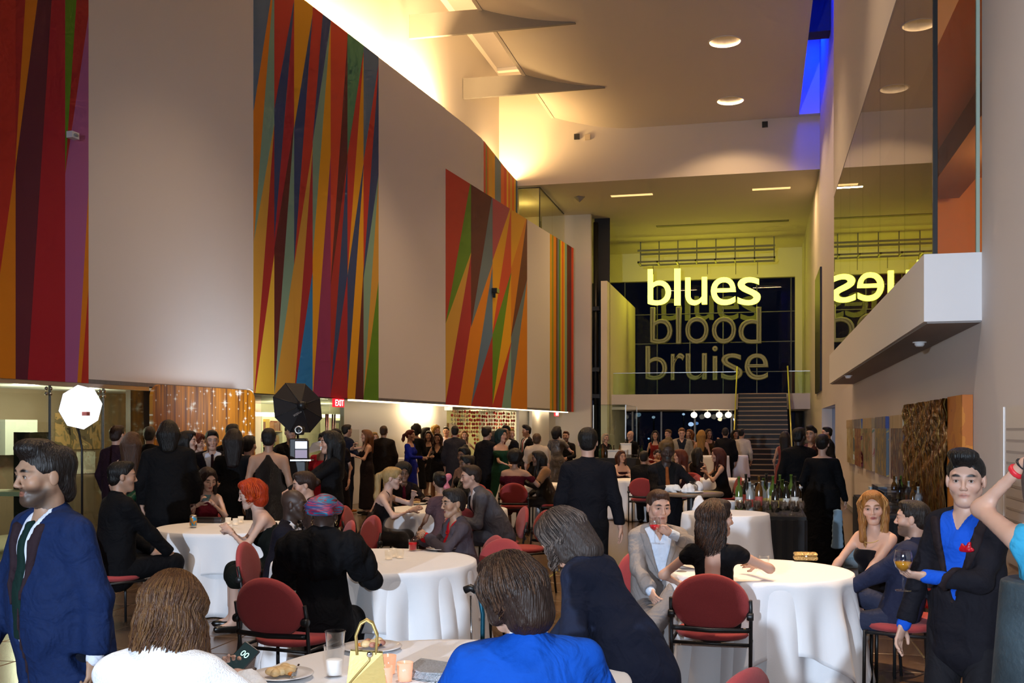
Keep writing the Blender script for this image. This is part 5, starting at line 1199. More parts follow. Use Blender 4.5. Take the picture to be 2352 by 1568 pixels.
# ---- right table
mp_('man in a light grey suit sipping a red drink', 1508, 7.3, 14, 1130, sit=True, lean=2, hy=6, hp=4, skin='fair', hair='short', hc='#3a2216', hL=(-.04, .23, 1.015), eL=V3(-1, .2, -.5), pnL=(.9, .3, .1), curlL=.9, hR=(.13, .36, .64), fL=(.14, .50, .44), kL=V3(-.3, .6, .8), fR=(.12, .50, .085), toeL=(.9, .5, .3), out=suit('#8a8482', '#c4d2e6', None, '#807c7c', button=.15, vw=.26, shoe='#3a2a20'), chair='red chair under the man in the light grey suit', gx=.25)
mp_('woman in a backless black dress seated in front of the table', 1638, 6.5, 176, 1158, sit=True, fem=True, lean=8, hy=-62, skin='fair', hair='long', hl=.24, hc='#241610', hc2='#4a2e1c', vol=1.02, tailr=.7, locks=900, lr=(.0014, .0030), ll=.26, wave=.016, inn=.2, backlocks=True, front=False, hR=(.24, .34, .84), eR=V3(1, -.4, -.3), hL=(-.22, .26, .70), eL=V3(-1, -.5, -.2), out=dress('#0c0a0e', 'cap', .3, lowback=True), chair='red chair under the woman in the backless black dress')
mp_('man in a navy suit lounging in profile beside the blonde woman', 2072, 6.75, -98, 1158, sit=True, lean=-9, hp=2, skin='fair', hair='short', hc='#1c120c', beard=.85, hL=(-.12, .34, .66), hR=(.1, .42, .60), fL=(-.08, .38, .085), fR=(-.02, .56, .36), kR=V3(.1, .3, 1), out=suit('#23273e', '#a8b4cc', None, '#2a2e42', shoe='#101014'), chair='red chair under the lounging man in navy')
mp_('blonde woman in a black strapless top looking at the camera', 2018, 7.45, -30, 1135, sit=True, fem=True, lean=6, hy=28, hr=4, skin='fair', hair='long', hl=.26, hc='#8a5a28', hc2='#b88a50', vol=1.02, locks=400, lr=(.0014, .003), ll=.30, wave=.006, hR=(.26, .34, .60), hL=(-.05, .42, .62), out=dress('#0b0a0f', 'strapless', .4, fab='velvet', shoe='#a89070'), chair='red chair under the blonde woman', extra=[necklace('#c0a060', .003)])
# ---- middle table
mp_('woman in a patterned headwrap and black shawl with her back to us', 738, 6.45, 168, 1145, sit=True, fem=True, wide=1.22, armw=1.5, lean=6, hy=-10, skin='deep', hair='bald', hR=(.22, .36, .74), hL=(-.22, .36, .72), out=dress('#07070b', 'long', .10, flare=.1), extra=[x_wrap, stole('#07070b', 'wool', r=.11), earring])
mp_('bald man in a tuxedo seated at the middle table', 642, 7.95, 72, 1130, sit=True, lean=10, skin='deep', hair='bald', beard=.5, hR=(.1, .42, .66), hL=(-.1, .42, .66), out=suit('#12101a', WH, 'bow', '#101018', tux=True, lapel='#0c1024'), chair='red chair under the bald man in the tuxedo')
mp_('woman in a red dress and grey cardigan talking at the middle table', 1068, 8.35, -68, 1130, sit=True, fem=True, lean=9, hp=0, hy=6, skin='olive', hair='short', vol=1.03, hc='#150e0c', hL=(-.03, .34, .88), hR=(.03, .35, .87), curl=1.0, out=suit('#463e44', '#b00c1c', None, '#a80e1c', openfront=True), chair='red chair under the woman in the red dress', extra=[necklace('#b01010', .007), earring])
# ---- left table
mp_('red-haired woman with bare shoulders eating at the left table', 652, 9.0, -84, 1103, sit=True, fem=True, lean=24, hp=4, skin='pale', hair='bob', bl=-.03, hc='#a8300a', hc2='#d05014', vol=1.04, locks=300, lr=(.0015, .003), ll=.05, hL=(-.06, .46, .86), hR=(.08, .44, .84), out=dress('#0c100c', 'strapless', .44), chair='red chair under the red-haired woman')
mp_('guest in a brown jacket with hair tied in a bun, in profile', 740, 9.78, -80, 1085, sit=True, lean=14, hp=2, skin='fair', hair='bun', bunp=(0, -.12, .01), hc='#2c1a12', out=suit('#3c2a24', WH, None, '#1a1416'), chair='red chair under the guest in the brown jacket')
mp_('man in a black tuxedo seated at the left table looking away', 262, 8.95, 112, 1080, sit=True, s=1.12, lean=4, hy=-18, skin='tan', hair='short', hc='#0e0a08', hR=(.16, .44, .62), hL=(-.1, .40, .62), out=suit(BK, WH, 'bow', BK, tux=True), chair='red chair under the man in the black tuxedo')
mp_('woman in a burgundy halter dress looking at her phone', 470, 11.35, 8, 1077, sit=True, fem=True, lean=10, hp=16, hy=14, skin='pale', hair='long', hl=.12, hc='#24140e', vol=1.05, hR=(.10, .34, .93), hL=(-.02, .34, .95), curl=.8, out=dress('#5a0c1e', 'halter', .4), chair='red chair under the woman in the burgundy halter dress')
# ---- second-row table
mp_('blonde woman with a ponytail in a black sequin dress leaning on the table', 848, 11.75, 76, 1075, sit=True, fem=True, lean=24, skin='pale', hair='pony', hl=.40, hc='#a88a58', hR=(.12, .52, .82), hL=(-.05, .50, .98), curl=.2, out=dress('#0a0a10', 'strap', .3, fab='sequin', lowback=True), chair='red chair under the blonde woman with a ponytail', extra=[x_glasses])
mp_('young man with curly hair and spectacles in a dark suit and plum tie', 925, 13.7, 8, 1070, sit=True, lean=6, skin='brown', hair='afro', vol=.98, hc='#0c0a0a', hR=(.16, .36, .80), hL=(-.16, .38, .80), out=suit('#140e14', '#1c1016', '#5a1030', BK), extra=[x_glasses], chair='red chair under the young man with curly hair')
mp_('woman in a mauve top with a pink bow in her dark hair', 1024, 11.6, -140, 1090, sit=True, fem=True, lean=10, hy=-20, skin='tan', hair='bun', bunp=(0, -.11, .06), hc='#100b0a', hR=(.1, .35, .9), out=dress('#5c4448', 'short', .4), extra=[x_bow], chair='red chair under the woman with the pink bow')
mp_('man in a grey suit leaning forward over the second-row table', 1150, 11.6, -78, 1066, sit=True, lean=30, hp=-6, skin='fair', hair='short', hc='#2a1c14', wide=1.08, hL=(-.12, .52, .74), hR=(.1, .52, .72), out=suit('#54545c', WH, '#101018', '#4a4c56'), chair='red chair under the man in the grey suit')
mp_('woman in black sequins seated behind the grey-suited man', 1080, 14.8, -60, 1047, sit=True, fem=True, skin='brown', hair='bun', hc='#0a0808', out=dress('#0a0a0e', 'long', .3, fab='sequin'), chair='red chair under the woman in black sequins')
mp_('guest with high hair seated further back at the second-row table', 1072, 16.2, -40, 1024, sit=True, fem=True, skin='brown', hair='bun', bunp=(0, -.04, .13), hc='#0a0808', out=dress('#1a120e', 'strap', .3), chair='red chair under the guest with high hair')
mp_('woman in a burgundy off-shoulder dress seen from behind', 1182, 17.0, 176, 1037, sit=True, fem=True, wide=1.2, armw=1.3, skin='tan', hair='afro', vol=1.05, hc='#0b0808', out=dress('#4a0a18', 'off', .3), chair='red chair under the woman in the burgundy off-shoulder dress', hR=(.3, .3, .8))
mp_('woman with long braids in a fur-trimmed dark jacket', 1258, 17.4, -74, 1036, sit=True, fem=True, lean=14, wide=1.1, skin='brown', hair='long', hl=.34, hc='#120a08', hL=(-.1, .45, .85), out=suit('#14100f', '#14100f', None, BK, fab='sequin'), extra=[stole('#8a6038', 'fur', r=.07)], chair='red chair under the woman with long braids')
# ---- standing staff in the middle
mp_('man in a black shirt walking away in the centre of the hall', 1350, 9.1, 177, 985, skin='fair', hair='short', vol=1.06, hc='#0b0808', wide=1.05, hR=(.30, .02, .80), hL=(-.30, .02, .80), out=shirt('#0c0c14', '#08080c'))
mp_('waiter in black with white gloves clearing dishes', 1526, 11.35, 12, 1013, fem=True, skin='deep', hair='bun', bunp=(-.02, .0, .125), hc='#5a4020', wide=1.1, lean=8, hp=10, hL=(-.24, .36, 1.10), hR=(.02, .38, 1.10), curl=.8, out=suit('#121014', '#0c0c0e', '#8a4a20', BK), extra=[x_gloves])
mp_('barman in black seen from behind at the glassware bar', 1888, 13.0, 172, 1000, fem=True, wide=1.18, armw=1.1, skin='fair', hair='bun', bunp=(0, -.09, .03), hc='#0c0808', out=dress('#060609', 'long', .06, flare=.08), hR=(.27, .12, .82))
mp_('bearded man in a black suit beside the barman', 1834, 14.2, -150, 983, wide=1.15, skin='deep', hair='short', beard=1, hc='#080606', hy=-60, out=suit(BK, '#0c0c10', None, BK))
mp_('man with swept-back hair standing behind the barman', 1865, 17.2, -25, 981, skin='tan', hair='short', quiff=1, hc='#0c0808', out=suit('#2a1c20', '#503038', None, BK))
mp_('man in a charcoal suit standing in the lobby doorway', 1901, 21.5, -70, 981, skin='fair', hair='short', hc='#0c0808', out=suit('#22242c', WH, None, '#22242c'))
mp_('woman in a dusty pink dress standing before the stair', 1803, 21.0, 175, 992, fem=True, skin='tan', hair='long', hl=.3, hc='#1a1010', out=dress('#7a3c38', 'tank', .55))
# ---- left crowd
mp_('man in a dark maroon jacket at the left of the crowd', 268, 13.2, 140, 978, skin='fair', hair='short', hc='#2c1a14', out=suit('#22101c', WH, None, BK))
mp_('woman with long light brown hair and a green shawl', 303, 11.9, 168, 996, fem=True, skin='fair', hair='long', hl=.34, hc='#4a3020', vol=1.1, front=False, out=dress('#0b0b0e', 'tank', .1), hR=(.24, .18, .9), extra=[lambda J, P, L, parent: shawl(J, L, parent)] if False else [])
mp_('grey-haired man with a white collar facing the backdrop', 343, 14.6, 170, 980, skin='fair', hair='short', hc='#3a3430', out=suit(BK, WH, None, BK))
mp_('tall guest in black with shoulder-length dark hair', 387, 10.9, 178, 967, wide=1.16, skin='fair', hair='long', hl=.14, vol=1.08, front=False, hc='#0d0908', out=suit('#08080c', WH, None, '#08080c'))
mp_('dark-haired woman in profile beside the tall guest in black', 428, 12.4, 70, 992, fem=True, skin='pale', hair='long', hl=.2, hc='#0f0a09', out=dress('#141014', 'strap', .3), hR=(.1, .3, 1.1))
mp_('woman with curly red hair in front of the gold backdrop', 450, 14.0, 60, 1000, fem=True, skin='fair', hair='curly', hc='#5a2410', out=dress('#2a1410', 'tank', .3))
mp_('dark-haired man in a navy suit and tie facing us by the backdrop', 486, 13.0, 6, 990, hp=6, skin='fair', hair='short', hc='#0f0a08', hR=(.1, .28, 1.05), hL=(-.1, .28, 1.05), out=suit('#0f1120', '#c0c8dc', '#240c18', '#0f1120'))
mp_('man behind the long-haired woman holding up a phone', 533, 13.6, 160, 974, skin='fair', hair='short', hc='#120c0a', out=suit('#101018', WH, None, BK))
mp_('woman with long dark hair in a short-sleeved black dress', 537, 12.1, 172, 988, fem=True, wide=1.1, skin='fair', hair='long', hl=.26, vol=1.1, front=False, hc='#170d0b', hR=(.26, .2, 1.0), out=dress('#08080b', 'short', .1))
mp_('woman with short dark hair glimpsed behind the black dress', 570, 12.6, 150, 1003, fem=True, skin='fair', hair='short', hc='#100a0a', out=dress('#0c0c10', 'tank', .3))
mp_('woman in a grey sequin halter dress seen from behind', 617, 11.9, 176, 985, fem=True, wide=1.18, armw=1.25, skin='tan', hair='short', vol=1.0, hc='#0c0808', out=dress('#17161a', 'halter', .62, fab='sequin'), hR=(.28, .05, .85), hL=(-.28, .05, .85))
mp_('man in a black suit standing behind the photo kiosk', 668, 14.6, 10, 973, skin='tan', hair='short', hc='#120c0a', out=suit('#0a0a0e', '#0a0a0e', None, BK))
mp_('woman with long black hair in black at the photo kiosk', 762, 11.2, -78, 993, fem=True, wide=1.08, skin='fair', hair='long', hl=.34, vol=1.1, hc='#080607', hL=(-.14, .46, 1.05), hR=(.1, .46, 1.05), out=shirt('#0a0a0e', '#08080a'))
mp_('woman in a bright red top behind the kiosk', 745, 14.0, -20, 996, fem=True, skin='brown', hair='short', hc='#0c0808', out=dress('#a01028', 'short', .4))
mp_('dark-haired woman looking over the kiosk queue', 773, 16.5, -10, 986, fem=True, skin='fair', hair='long', hl=.15, hc='#120b0a', out=dress('#140c10', 'short', .3))
mp_('man in a navy blazer and jeans with tan shoes', 795, 21.4, 120, 975, skin='tan', hair='short', hc='#140c0a', wide=1.05, hR=(.2, .3, 1.15), out=suit('#171a2c', '#8a90a8', None, '#1c2030', shoe='#b86a18'))
mp_('woman in a dark dress lifting a glass to her lips', 843, 20.8, -72, 988, fem=True, skin='fair', hair='long', hl=.3, hc='#6a4020', hR=(.04, .24, 1.42), hL=(-.06, .3, 1.2), out=dress('#1c1214', 'strap', .12))
mp_('blonde woman half hidden behind the dark-suited man', 859, 22.9, 20, 994, fem=True, skin='fair', hair='long', hl=.15, hc='#a07838', out=dress('#8a7a60', 'tank', .4))
mp_('man in a dark brown suit seen from behind by the white wall', 881, 22.0, 170, 978, skin='tan', hair='short', hc='#3a2414', wide=1.05, out=suit('#1c1614', WH, None, '#0e0c10'))
mp_('red-haired woman with a ponytail in a royal blue dress', 941, 22.8, 62, 988, fem=True, skin='fair', hair='pony', hl=.15, hc='#5a1c10', hR=(.05, .32, 1.1), out=dress('#0f1e8a', 'long', .45))
mp_('woman with big dark curls in black seen from behind', 956, 24.6, 165, 976, fem=True, skin='fair', hair='curly', vol=1.1, hc='#120b09', out=dress('#0c0a0e', 'long', .3))
mp_('black-haired woman at the back of the group by the wall', 978, 26.0, 100, 981, fem=True, skin='tan', hair='long', hl=.25, hc='#0c0808', out=dress('#0e0a0c', 'short', .4))
mp_('brunette in black facing us left of the wine drinker', 985, 25.2, -8, 991, fem=True, skin='tan', hair='long', hl=.22, hc='#2a1610', out=dress('#0d0b10', 'long', .45))
mp_('woman in a black wrap dress holding a wine glass', 1006, 23.8, -14, 996, fem=True, skin='tan', hair='long', hl=.22, hc='#3a2014', hR=(.1, .28, 1.1), out=dress('#0b0a10', 'vneck', .5))
mp_('blonde woman tucked behind the brunettes', 1000, 26.2, 30, 977, fem=True, skin='fair', hair='curly', hc='#b08838', out=dress('#a8987c', 'tank', .5))
mp_('man in a lilac shirt facing us by the gallery opening', 1025, 27.0, -10, 980, skin='fair', hair='short', hc='#150e0c', out=shirt('#a8a0b8', '#181820'))
mp_('man in a dark grey suit seen from behind by the gallery', 1045, 22.3, 176, 978, skin='fair', hair='short', hc='#1a100c', out=suit('#2e2a2e', WH, None, '#2a282c'))
mp_('woman in white with long hair near the paper garlands', 1066, 26.8, 6, 990, fem=True, skin='fair', hair='long', hl=.25, hc='#6a4420', out=dress('#c8b890', 'tank', .5), hL=(-.3, .1, 1.05))
mp_('guest in a black coat with hair in a knot by the gallery', 1117, 19.6, 140, 981, skin='fair', hair='bun', hc='#170e0c', wide=1.08, out=suit('#0b0b10', WH, None, '#0b0b10'), hR=(.12, .26, 1.0))
mp_('woman with dark hair glimpsed beside the knot-haired guest', 1135, 22.0, 150, 991, fem=True, skin='tan', hair='long', hl=.2, hc='#140c0c', out=dress('#3a1018', 'tank', .4))
mp_('woman with teal hair in a green off-shoulder dress', 1150, 19.4, 48, 986, fem=True, skin='fair', hair='bob', hc='#0c2c2c', vol=1.1, wide=1.1, hR=(.08, .32, 1.05), out=dress('#0e3424', 'off', .3))
mp_('man in a dark suit and burgundy tie beside the teal-haired woman', 1163, 20.6, -20, 977, skin='tan', hair='short', hc='#0e0a08', out=suit('#101018', WH, '#4a0c18', BK))
mp_('blonde guest in black right of the teal-haired woman', 1172, 22.4, 30, 984, fem=True, skin='fair', hair='short', hc='#b08840', out=suit('#14141c', WH, None, BK))
mp_('young man in a dark suit and red tie in profile', 1211, 24.2, -66, 978, skin='fair', hair='short', quiff=1, hc='#120c0a', hR=(.02, .3, 1.12), out=suit('#14141c', WH, '#8a1418', '#14141c'))
mp_('woman in a white fur stole seen from behind', 1233, 19.4, 178, 997, fem=True, skin='fair', hair='short', hc='#4a3422', out=dress('#0a0a0e', 'strap', .2), extra=[stole('#b0a090', 'fur', r=.10)], lod=1)
mp_('woman in a silver dress embracing a friend', 1279, 23.6, 150, 979, fem=True, skin='fair', hair='long', hl=.1, hc='#120c0c', hR=(.25, .3, 1.2), out=dress('#5c5654', 'short', .45, fab='satin'))
mp_('red-bearded man in a black shirt being embraced', 1300, 24.6, -12, 991, skin='fair', hair='short', hc='#4a2410', beard=.8, hR=(.1, .3, 1.05), hL=(-.1, .3, 1.05), out=shirt('#100e12', BK))
# ---- far bar and stair crowd
mp_('grey-haired bartender behind the far bar', 1390, 27.4, 30, 997, fem=True, skin='fair', hair='bob', hc='#9a8a78', hR=(.1, .35, 1.05), out=shirt('#141014', BK))
mp_('bald bartender in black at the far bar', 1449, 27.6, -40, 990, skin='fair', hair='bald', out=shirt('#0c0a0e', BK), hR=(.1, .35, 1.05))
mp_('woman in a rust-red dress near the far bar', 1505, 27.0, 0, 990, fem=True, skin='tan', hair='long', hl=.3, hc='#100a0a', out=dress('#6a160e', 'tank', .1))
mp_('fair-haired man in a dark suit near the night window', 1536, 28.4, -40, 987, skin='fair', hair='short', hc='#5a3c20', out=suit('#12121c', WH, None, BK))
mp_('man in a pale grey blazer near the night window', 1566, 25.4, 0, 983, wide=1.12, hp=12, skin='fair', hair='short', hc='#6a4424', out=suit('#847c70', '#181c28', None, '#181820'))
mp_('strawberry-blonde woman behind the pale blazer', 1585, 28.5, -30, 987, fem=True, skin='fair', hair='long', hl=.12, hc='#8a5830', out=dress('#7a6850', 'tank', .4))
mp_('woman with long golden hair seen from behind near the stair', 1611, 26.2, 172, 989, fem=True, skin='tan', hair='long', hl=.36, vol=1.1, front=False, hc='#8a6428', out=dress('#2a1c0c', 'strap', .2))
mp_('woman raising her arm near the stair', 1627, 27.6, 20, 986, fem=True, skin='tan', hair='long', hl=.1, hc='#2a1810', hL=(-.28, .1, 1.45), out=dress('#3a2810', 'tank', .3))
mp_('man in a black suit seen from behind at the stair foot', 1666, 26.0, 176, 983, wide=1.12, skin='tan', hair='short', hc='#0c0808', out=suit('#090a10', WH, None, '#090a10'))
mp_('woman in shadow beside the man in the white shirt', 1688, 28.6, 20, 988, fem=True, skin='tan', hair='long', hl=.15, hc='#120a08', out=dress('#2a120c', 'tank', .4))
mp_('man in a white shirt with rolled sleeves at the stair foot', 1703, 27.2, 160, 985, skin='tan', hair='short', hc='#120c0a', wide=1.06, hL=(-.1, .26, 1.15), out=shirt('#b8b0a4', '#0b0b10'))
# ---- far seated tables
mp_('woman in a strapless dress with crossed arms at the far table', 1424, 20.9, 28, 1037, sit=True, fem=True, skin='fair', hair='long', hl=.16, hc='#4a2614', hR=(.05, .42, .82), hL=(-.05, .42, .80), wide=1.08, out=dress('#2a0a14', 'strapless', .4), chair='red chair under the woman with crossed arms')
mp_('man in a black jacket with his back to us at the far table', 1478, 18.7, 172, 1037, sit=True, wide=1.1, skin='tan', hair='short', hc='#140d0a', out=suit('#100e10', '#100e10', None, BK), chair='red chair under the man in the black jacket')
mp_('woman resting her chin on her hand at the far table', 1509, 21.4, 10, 1034, sit=True, fem=True, skin='fair', hair='bun', hc='#3a1c10', hR=(.06, .22, 1.08), out=dress('#180c10', 'strap', .4), chair='red chair under the woman resting her chin')
mp_('woman with long auburn curls in profile at the far table', 1568, 19.5, -72, 1034, sit=True, fem=True, skin='fair', hair='long', hl=.30, vol=1.12, hc='#5a2412', out=dress('#2c1016', 'strap', .4), chair='red chair under the woman with auburn curls')
mp_('dark-haired woman seated between the far tables', 1600, 21.0, 160, 1029, sit=True, fem=True, skin='tan', hair='long', hl=.2, hc='#120b0a', out=dress('#1a1012', 'tank', .4), chair='red chair under the dark-haired woman between the far tables')
mp_('woman with long red hair and bare legs seated near the stair', 1664, 18.9, -76, 1029, sit=True, fem=True, lean=10, skin='fair', hair='long', hl=.34, vol=1.08, hc='#4a1a10', hL=(-.05, .36, .95), hR=(.06, .36, .98), out=dress('#0c0a0e', 'tank', .5), chair='red chair under the red-haired woman near the stair')
# green shawl on the long-haired woman
e, J, rz = PEOPLE['woman with long light brown hair and a green shawl']
D = Field(bounds(J, .35)[0], bounds(J, .35)[1], .018)
D.cap(J['elR'], J['pel']+V3(.42, -.05, .06), .055, .07, .06); D.cap(J['pel']+V3(.42, -.05, .06), J['pel']+V3(.36, -.08, -.45), .07, .05, .06, ((1, 0, 0), 1.6)); D.cap(J['elR'], J['pel']-J['fw']*.14+J['up']*.05, .05, .06, .06); add_noise(D, .012, 22, 2)
mesh_field('shawl', D, cloth_mat('#0c3c26', 'satin'), e)
# loose chairs
def chair_at(px, d, face, label):
    g = ground(px, d); tc = -Vector((g.x, g.y)).normalized(); ri = Vector((ca, sa)); fa = math.radians(face); fv = tc*math.cos(fa)+ri*math.sin(fa); return place_chair(g.x, g.y, math.atan2(fv.y, fv.x)-math.pi/2, label)
chair_at(672, 6.32, 150, 'red chair just left of the woman in the headwrap')
chair_at(1562, 3.95, -128, 'red chair cut by the bottom edge of the photograph')
chair_at(1108, 8.0, -38, 'empty red chair behind the woman in the red dress')
chair_at(800, 10.3, -60, 'empty red chair left of the ponytailed woman')
chair_at(1205, 11.0, -62, 'empty red chair right of the man in the grey suit')
chair_at(2110, 6.9, -30, 'red chair behind the man with the wine glass')
# ================================================================== PHOTO CORNER
def lframe(px, py, off, rz_add=0): return lpx(px, py, off)
LANG = math.atan2(LT.y, LT.x)
# gold star backdrop
def star_mat():
    m = mat('gold_star_print', (.6, .36, .06), .45); nt = m.node_tree; b_ = nt.nodes['Principled BSDF']; N = nt.nodes.new; Lk = nt.links.new
    tc = N('ShaderNodeTexCoord'); sp = N('ShaderNodeSeparateXYZ'); Lk(tc.outputs['Object'], sp.inputs[0])
    def M(op, a, b__=None):
        n = N('ShaderNodeMath'); n.operation = op
        for i, v in enumerate((a, b__)):
            if v is None: continue
            if isinstance(v, (int, float)): n.inputs[i].default_value = v
            else: Lk(v, n.inputs[i])
        return n.outputs[0]
    cb = N('ShaderNodeCombineXYZ'); Lk(sp.outputs[0], cb.inputs[0]); Lk(sp.outputs[2], cb.inputs[1])
    wv = N('ShaderNodeTexNoise'); mp = N('ShaderNodeMapping'); mp.inputs['Scale'].default_value = (9, .35, 1); Lk(cb.outputs[0], mp.inputs[0]); Lk(mp.outputs[0], wv.inputs['Vector']); wv.inputs['Scale'].default_value = 1.6; wv.inputs['Detail'].default_value = 4
    rp = N('ShaderNodeValToRGB'); Lk(wv.outputs[0], rp.inputs[0]); e_ = rp.color_ramp.elements; e_[0].position = .32; e_[0].color = (*hexc('#5e2c00'), 1); e_[1].position = .68; e_[1].color = (*hexc('#dc8c00'), 1)
    tot = None
    for sc_, A, B in ((1.5, 420, 150), (2.9, 1300, 700), (5.2, 5000, 3200)):
        vo = N('ShaderNodeTexVoronoi'); vo.voronoi_dimensions = '2D'; vo.inputs['Scale'].default_value = sc_; Lk(cb.outputs[0], vo.inputs['Vector'])
        df = N('ShaderNodeVectorMath'); df.operation = 'SUBTRACT'; Lk(cb.outputs[0], df.inputs[0]); Lk(vo.outputs['Position'], df.inputs[1]); s2 = N('ShaderNodeSeparateXYZ'); Lk(df.outputs[0], s2.inputs[0])
        dx, dy = s2.outputs[0], s2.outputs[1]; xy = M('ABSOLUTE', M('MULTIPLY', dx, dy)); r2 = M('ADD', M('MULTIPLY', dx, dx), M('MULTIPLY', dy, dy))
        u_ = M('ABSOLUTE', M('MULTIPLY', M('ADD', dx, dy), M('SUBTRACT', dx, dy)))
        v = M('ADD', M('DIVIDE', 1.0, M('ADD', 1.0, M('ADD', M('MULTIPLY', xy, A*14), M('MULTIPLY', r2, B)))), M('MULTIPLY', M('DIVIDE', 1.0, M('ADD', 1.0, M('ADD', M('MULTIPLY', u_, A*18), M('MULTIPLY', r2, B*2.5)))), .6))
        tot = v if tot is None else M('ADD', tot, v)
    mx = N('ShaderNodeMix'); mx.data_type = 'RGBA'; mx.clamp_factor = True; Lk(M('MULTIPLY', M('SUBTRACT', tot, .16), 1.5), mx.inputs[0]); Lk(rp.outputs[0], mx.inputs[6]); mx.inputs[7].default_value = (.95, .92, .8, 1); Lk(mx.outputs[2], b_.inputs['Base Color'])
    return m
bo = .42; a = lpx(347, 884, bo); c = lpx(583, 884, bo); Hb = lpx(465, 889, bo).z; Wb = (Vector((c.x, c.y))-Vector((a.x, a.y))).length
bd = empty('photo_backdrop', (a.x, a.y, 0), LANG, 'rounded gold backdrop printed with white stars behind the crowd', 'backdrop')
def rrect(W_, z0, z1, r, y0, y1, n=8):
    p = []
    for cx, cz, a0 in ((W_-r, z1-r, 0), (r, z1-r, 90), (r, z0+r, 180), (W_-r, z0+r, 270)):
        for i in range(n+1): t = math.radians(a0+90*i/n); p.append((cx+r*math.cos(t), cz+r*math.sin(t)))
    return MB().slab([(x, y0, z) for x, z in p][::1], (0, -1, 0), y1-y0)
rrect(Wb, .04, Hb, .20, -.03, .03).build('printed_cover', star_mat(), bd)
MB().tube([(Wb+.012, -.0, .1), (Wb+.012, 0, Hb-.2), (Wb-.05, 0, Hb-.02), (Wb-.2, 0, Hb+.012)], .018, 8).build('frame_tube', mat('frame_white', (.8, .8, .8), .4), bd)
for x in (.3, Wb-.3): MB().box((x-.04, -.3, 0), (x+.04, .3, .03)).build('foot', M_steel, bd)
# black octagonal umbrella softbox seen from behind, on a stand
uc = at_d(684, 936, 12.9); ub = empty('umbrella_softbox', (uc.x, uc.y, 0), 0, 'black octagonal umbrella softbox seen from behind on its stand', 'softbox')
M_umb = mat('black_nylon', (.012, .011, .014), .5, spec=.3)
tcv = Vector((-uc.x, -uc.y, 0)).normalized(); riv = Vector((ca, sa, 0)); axis = (tcv*.80+riv*.42+Vector((0, 0, .25))).normalized()          # outer side looks at the camera
ux = axis.cross(Vector((0, 0, 1))).normalized(); ux = ux if ux.dot(riv) > 0 else -ux; uy = axis.cross(ux); uy = uy if uy.z > 0 else -uy
Ru = .345; apex = uc+axis*.11-Vector((uc.x, uc.y, 0)); ctr = uc-Vector((uc.x, uc.y, 0)); rim = [ctr+(ux*math.cos(t)*1.0+uy*math.sin(t)*1.0)*Ru for t in [math.radians(22+45*k) for k in range(8)]]
for k in range(8):
    q = [apex, rim[k], rim[(k+1) % 8]]; nn = (q[1]-q[0]).cross(q[2]-q[0]).normalized(); MB().slab(q, nn, .006).build('panel', M_umb, ub)
    MB().tube([apex, rim[k]], .005, 5).build('rib', M_black, ub)
MB().slab([ctr-axis*.01+(r_-ctr)*.97 for r_ in rim], axis, .004).build('diffuser', mat('diffuser_cloth', (.8, .8, .8), .8), ub)
MB().tube([(apex.x, apex.y, apex.z), (0, 0, 2.0), (0, 0, .9)], .014, 8).build('pole', M_black, ub)
for k in range(3): t = 2.1*k; MB().tube([(0, 0, .9), (.42*math.cos(t), .42*math.sin(t), .015)], .011, 6).build('leg', M_black, ub)
MB().lathe([(.001, -.05), (.05, -.05), (.055, 0), (.05, .05), (.001, .05)], 16, tuple(apex)).build('speed_ring', M_black, ub)
me = text_mesh('godox', .001); vs = np.empty(len(me.vertices)*3, np.float32); me.vertices.foreach_get('co', vs); vs = vs.reshape(-1, 3); lo, hi = vs.min(0), vs.max(0); q = (vs-(lo+hi)/2)/(hi[0]-lo[0])
tr_ = math.radians(208); base = ctr+axis*.086+ux*(-.055)+uy*(-.10); nv = []
for v in q:
    x, y_ = v[0]*.13, v[1]*.13; X = x*math.cos(tr_)-y_*math.sin(tr_); Y = x*math.sin(tr_)+y_*math.cos(tr_); nv.append(base+ux*X+uy*Y)
me.vertices.foreach_set('co', np.array(nv, np.float32).ravel()); link('lettering', me, mat('print_white', (.6, .6, .6), .6), ub)
# glowing octagon on a stand, added in place of the softbox's reflection in the glass
oc = at_d(186, 935, 12.0); ob_ = empty('softbox_reflection', (oc.x, oc.y, 0), 0, 'glowing white octagon standing in for a softbox reflection in the shop glass', 'softbox')
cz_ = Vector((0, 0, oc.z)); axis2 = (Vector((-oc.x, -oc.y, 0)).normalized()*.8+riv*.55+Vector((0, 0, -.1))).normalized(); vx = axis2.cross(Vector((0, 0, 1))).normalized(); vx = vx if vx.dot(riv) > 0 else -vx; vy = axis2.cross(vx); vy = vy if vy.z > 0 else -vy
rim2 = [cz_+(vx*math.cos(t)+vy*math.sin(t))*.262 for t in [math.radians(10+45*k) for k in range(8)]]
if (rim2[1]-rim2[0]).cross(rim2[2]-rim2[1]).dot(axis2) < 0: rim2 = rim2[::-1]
MB().slab(rim2, axis2, .01).build('diffuser', mat('reflected_softbox_face', (.9, .9, .9), .6, emit=(.92, .95, 1), estr=1.6), ob_)
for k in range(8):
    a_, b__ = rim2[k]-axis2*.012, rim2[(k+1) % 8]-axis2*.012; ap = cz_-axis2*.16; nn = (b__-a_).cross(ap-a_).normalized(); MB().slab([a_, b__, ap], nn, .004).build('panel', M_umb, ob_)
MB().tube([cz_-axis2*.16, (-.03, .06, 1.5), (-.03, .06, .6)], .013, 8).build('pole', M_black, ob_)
for k in range(3): t = 2.1*k+.4; MB().tube([(-.03, .06, .6), (-.03+.3*math.cos(t), .06+.3*math.sin(t), .012)], .010, 6).build('leg', M_black, ob_)
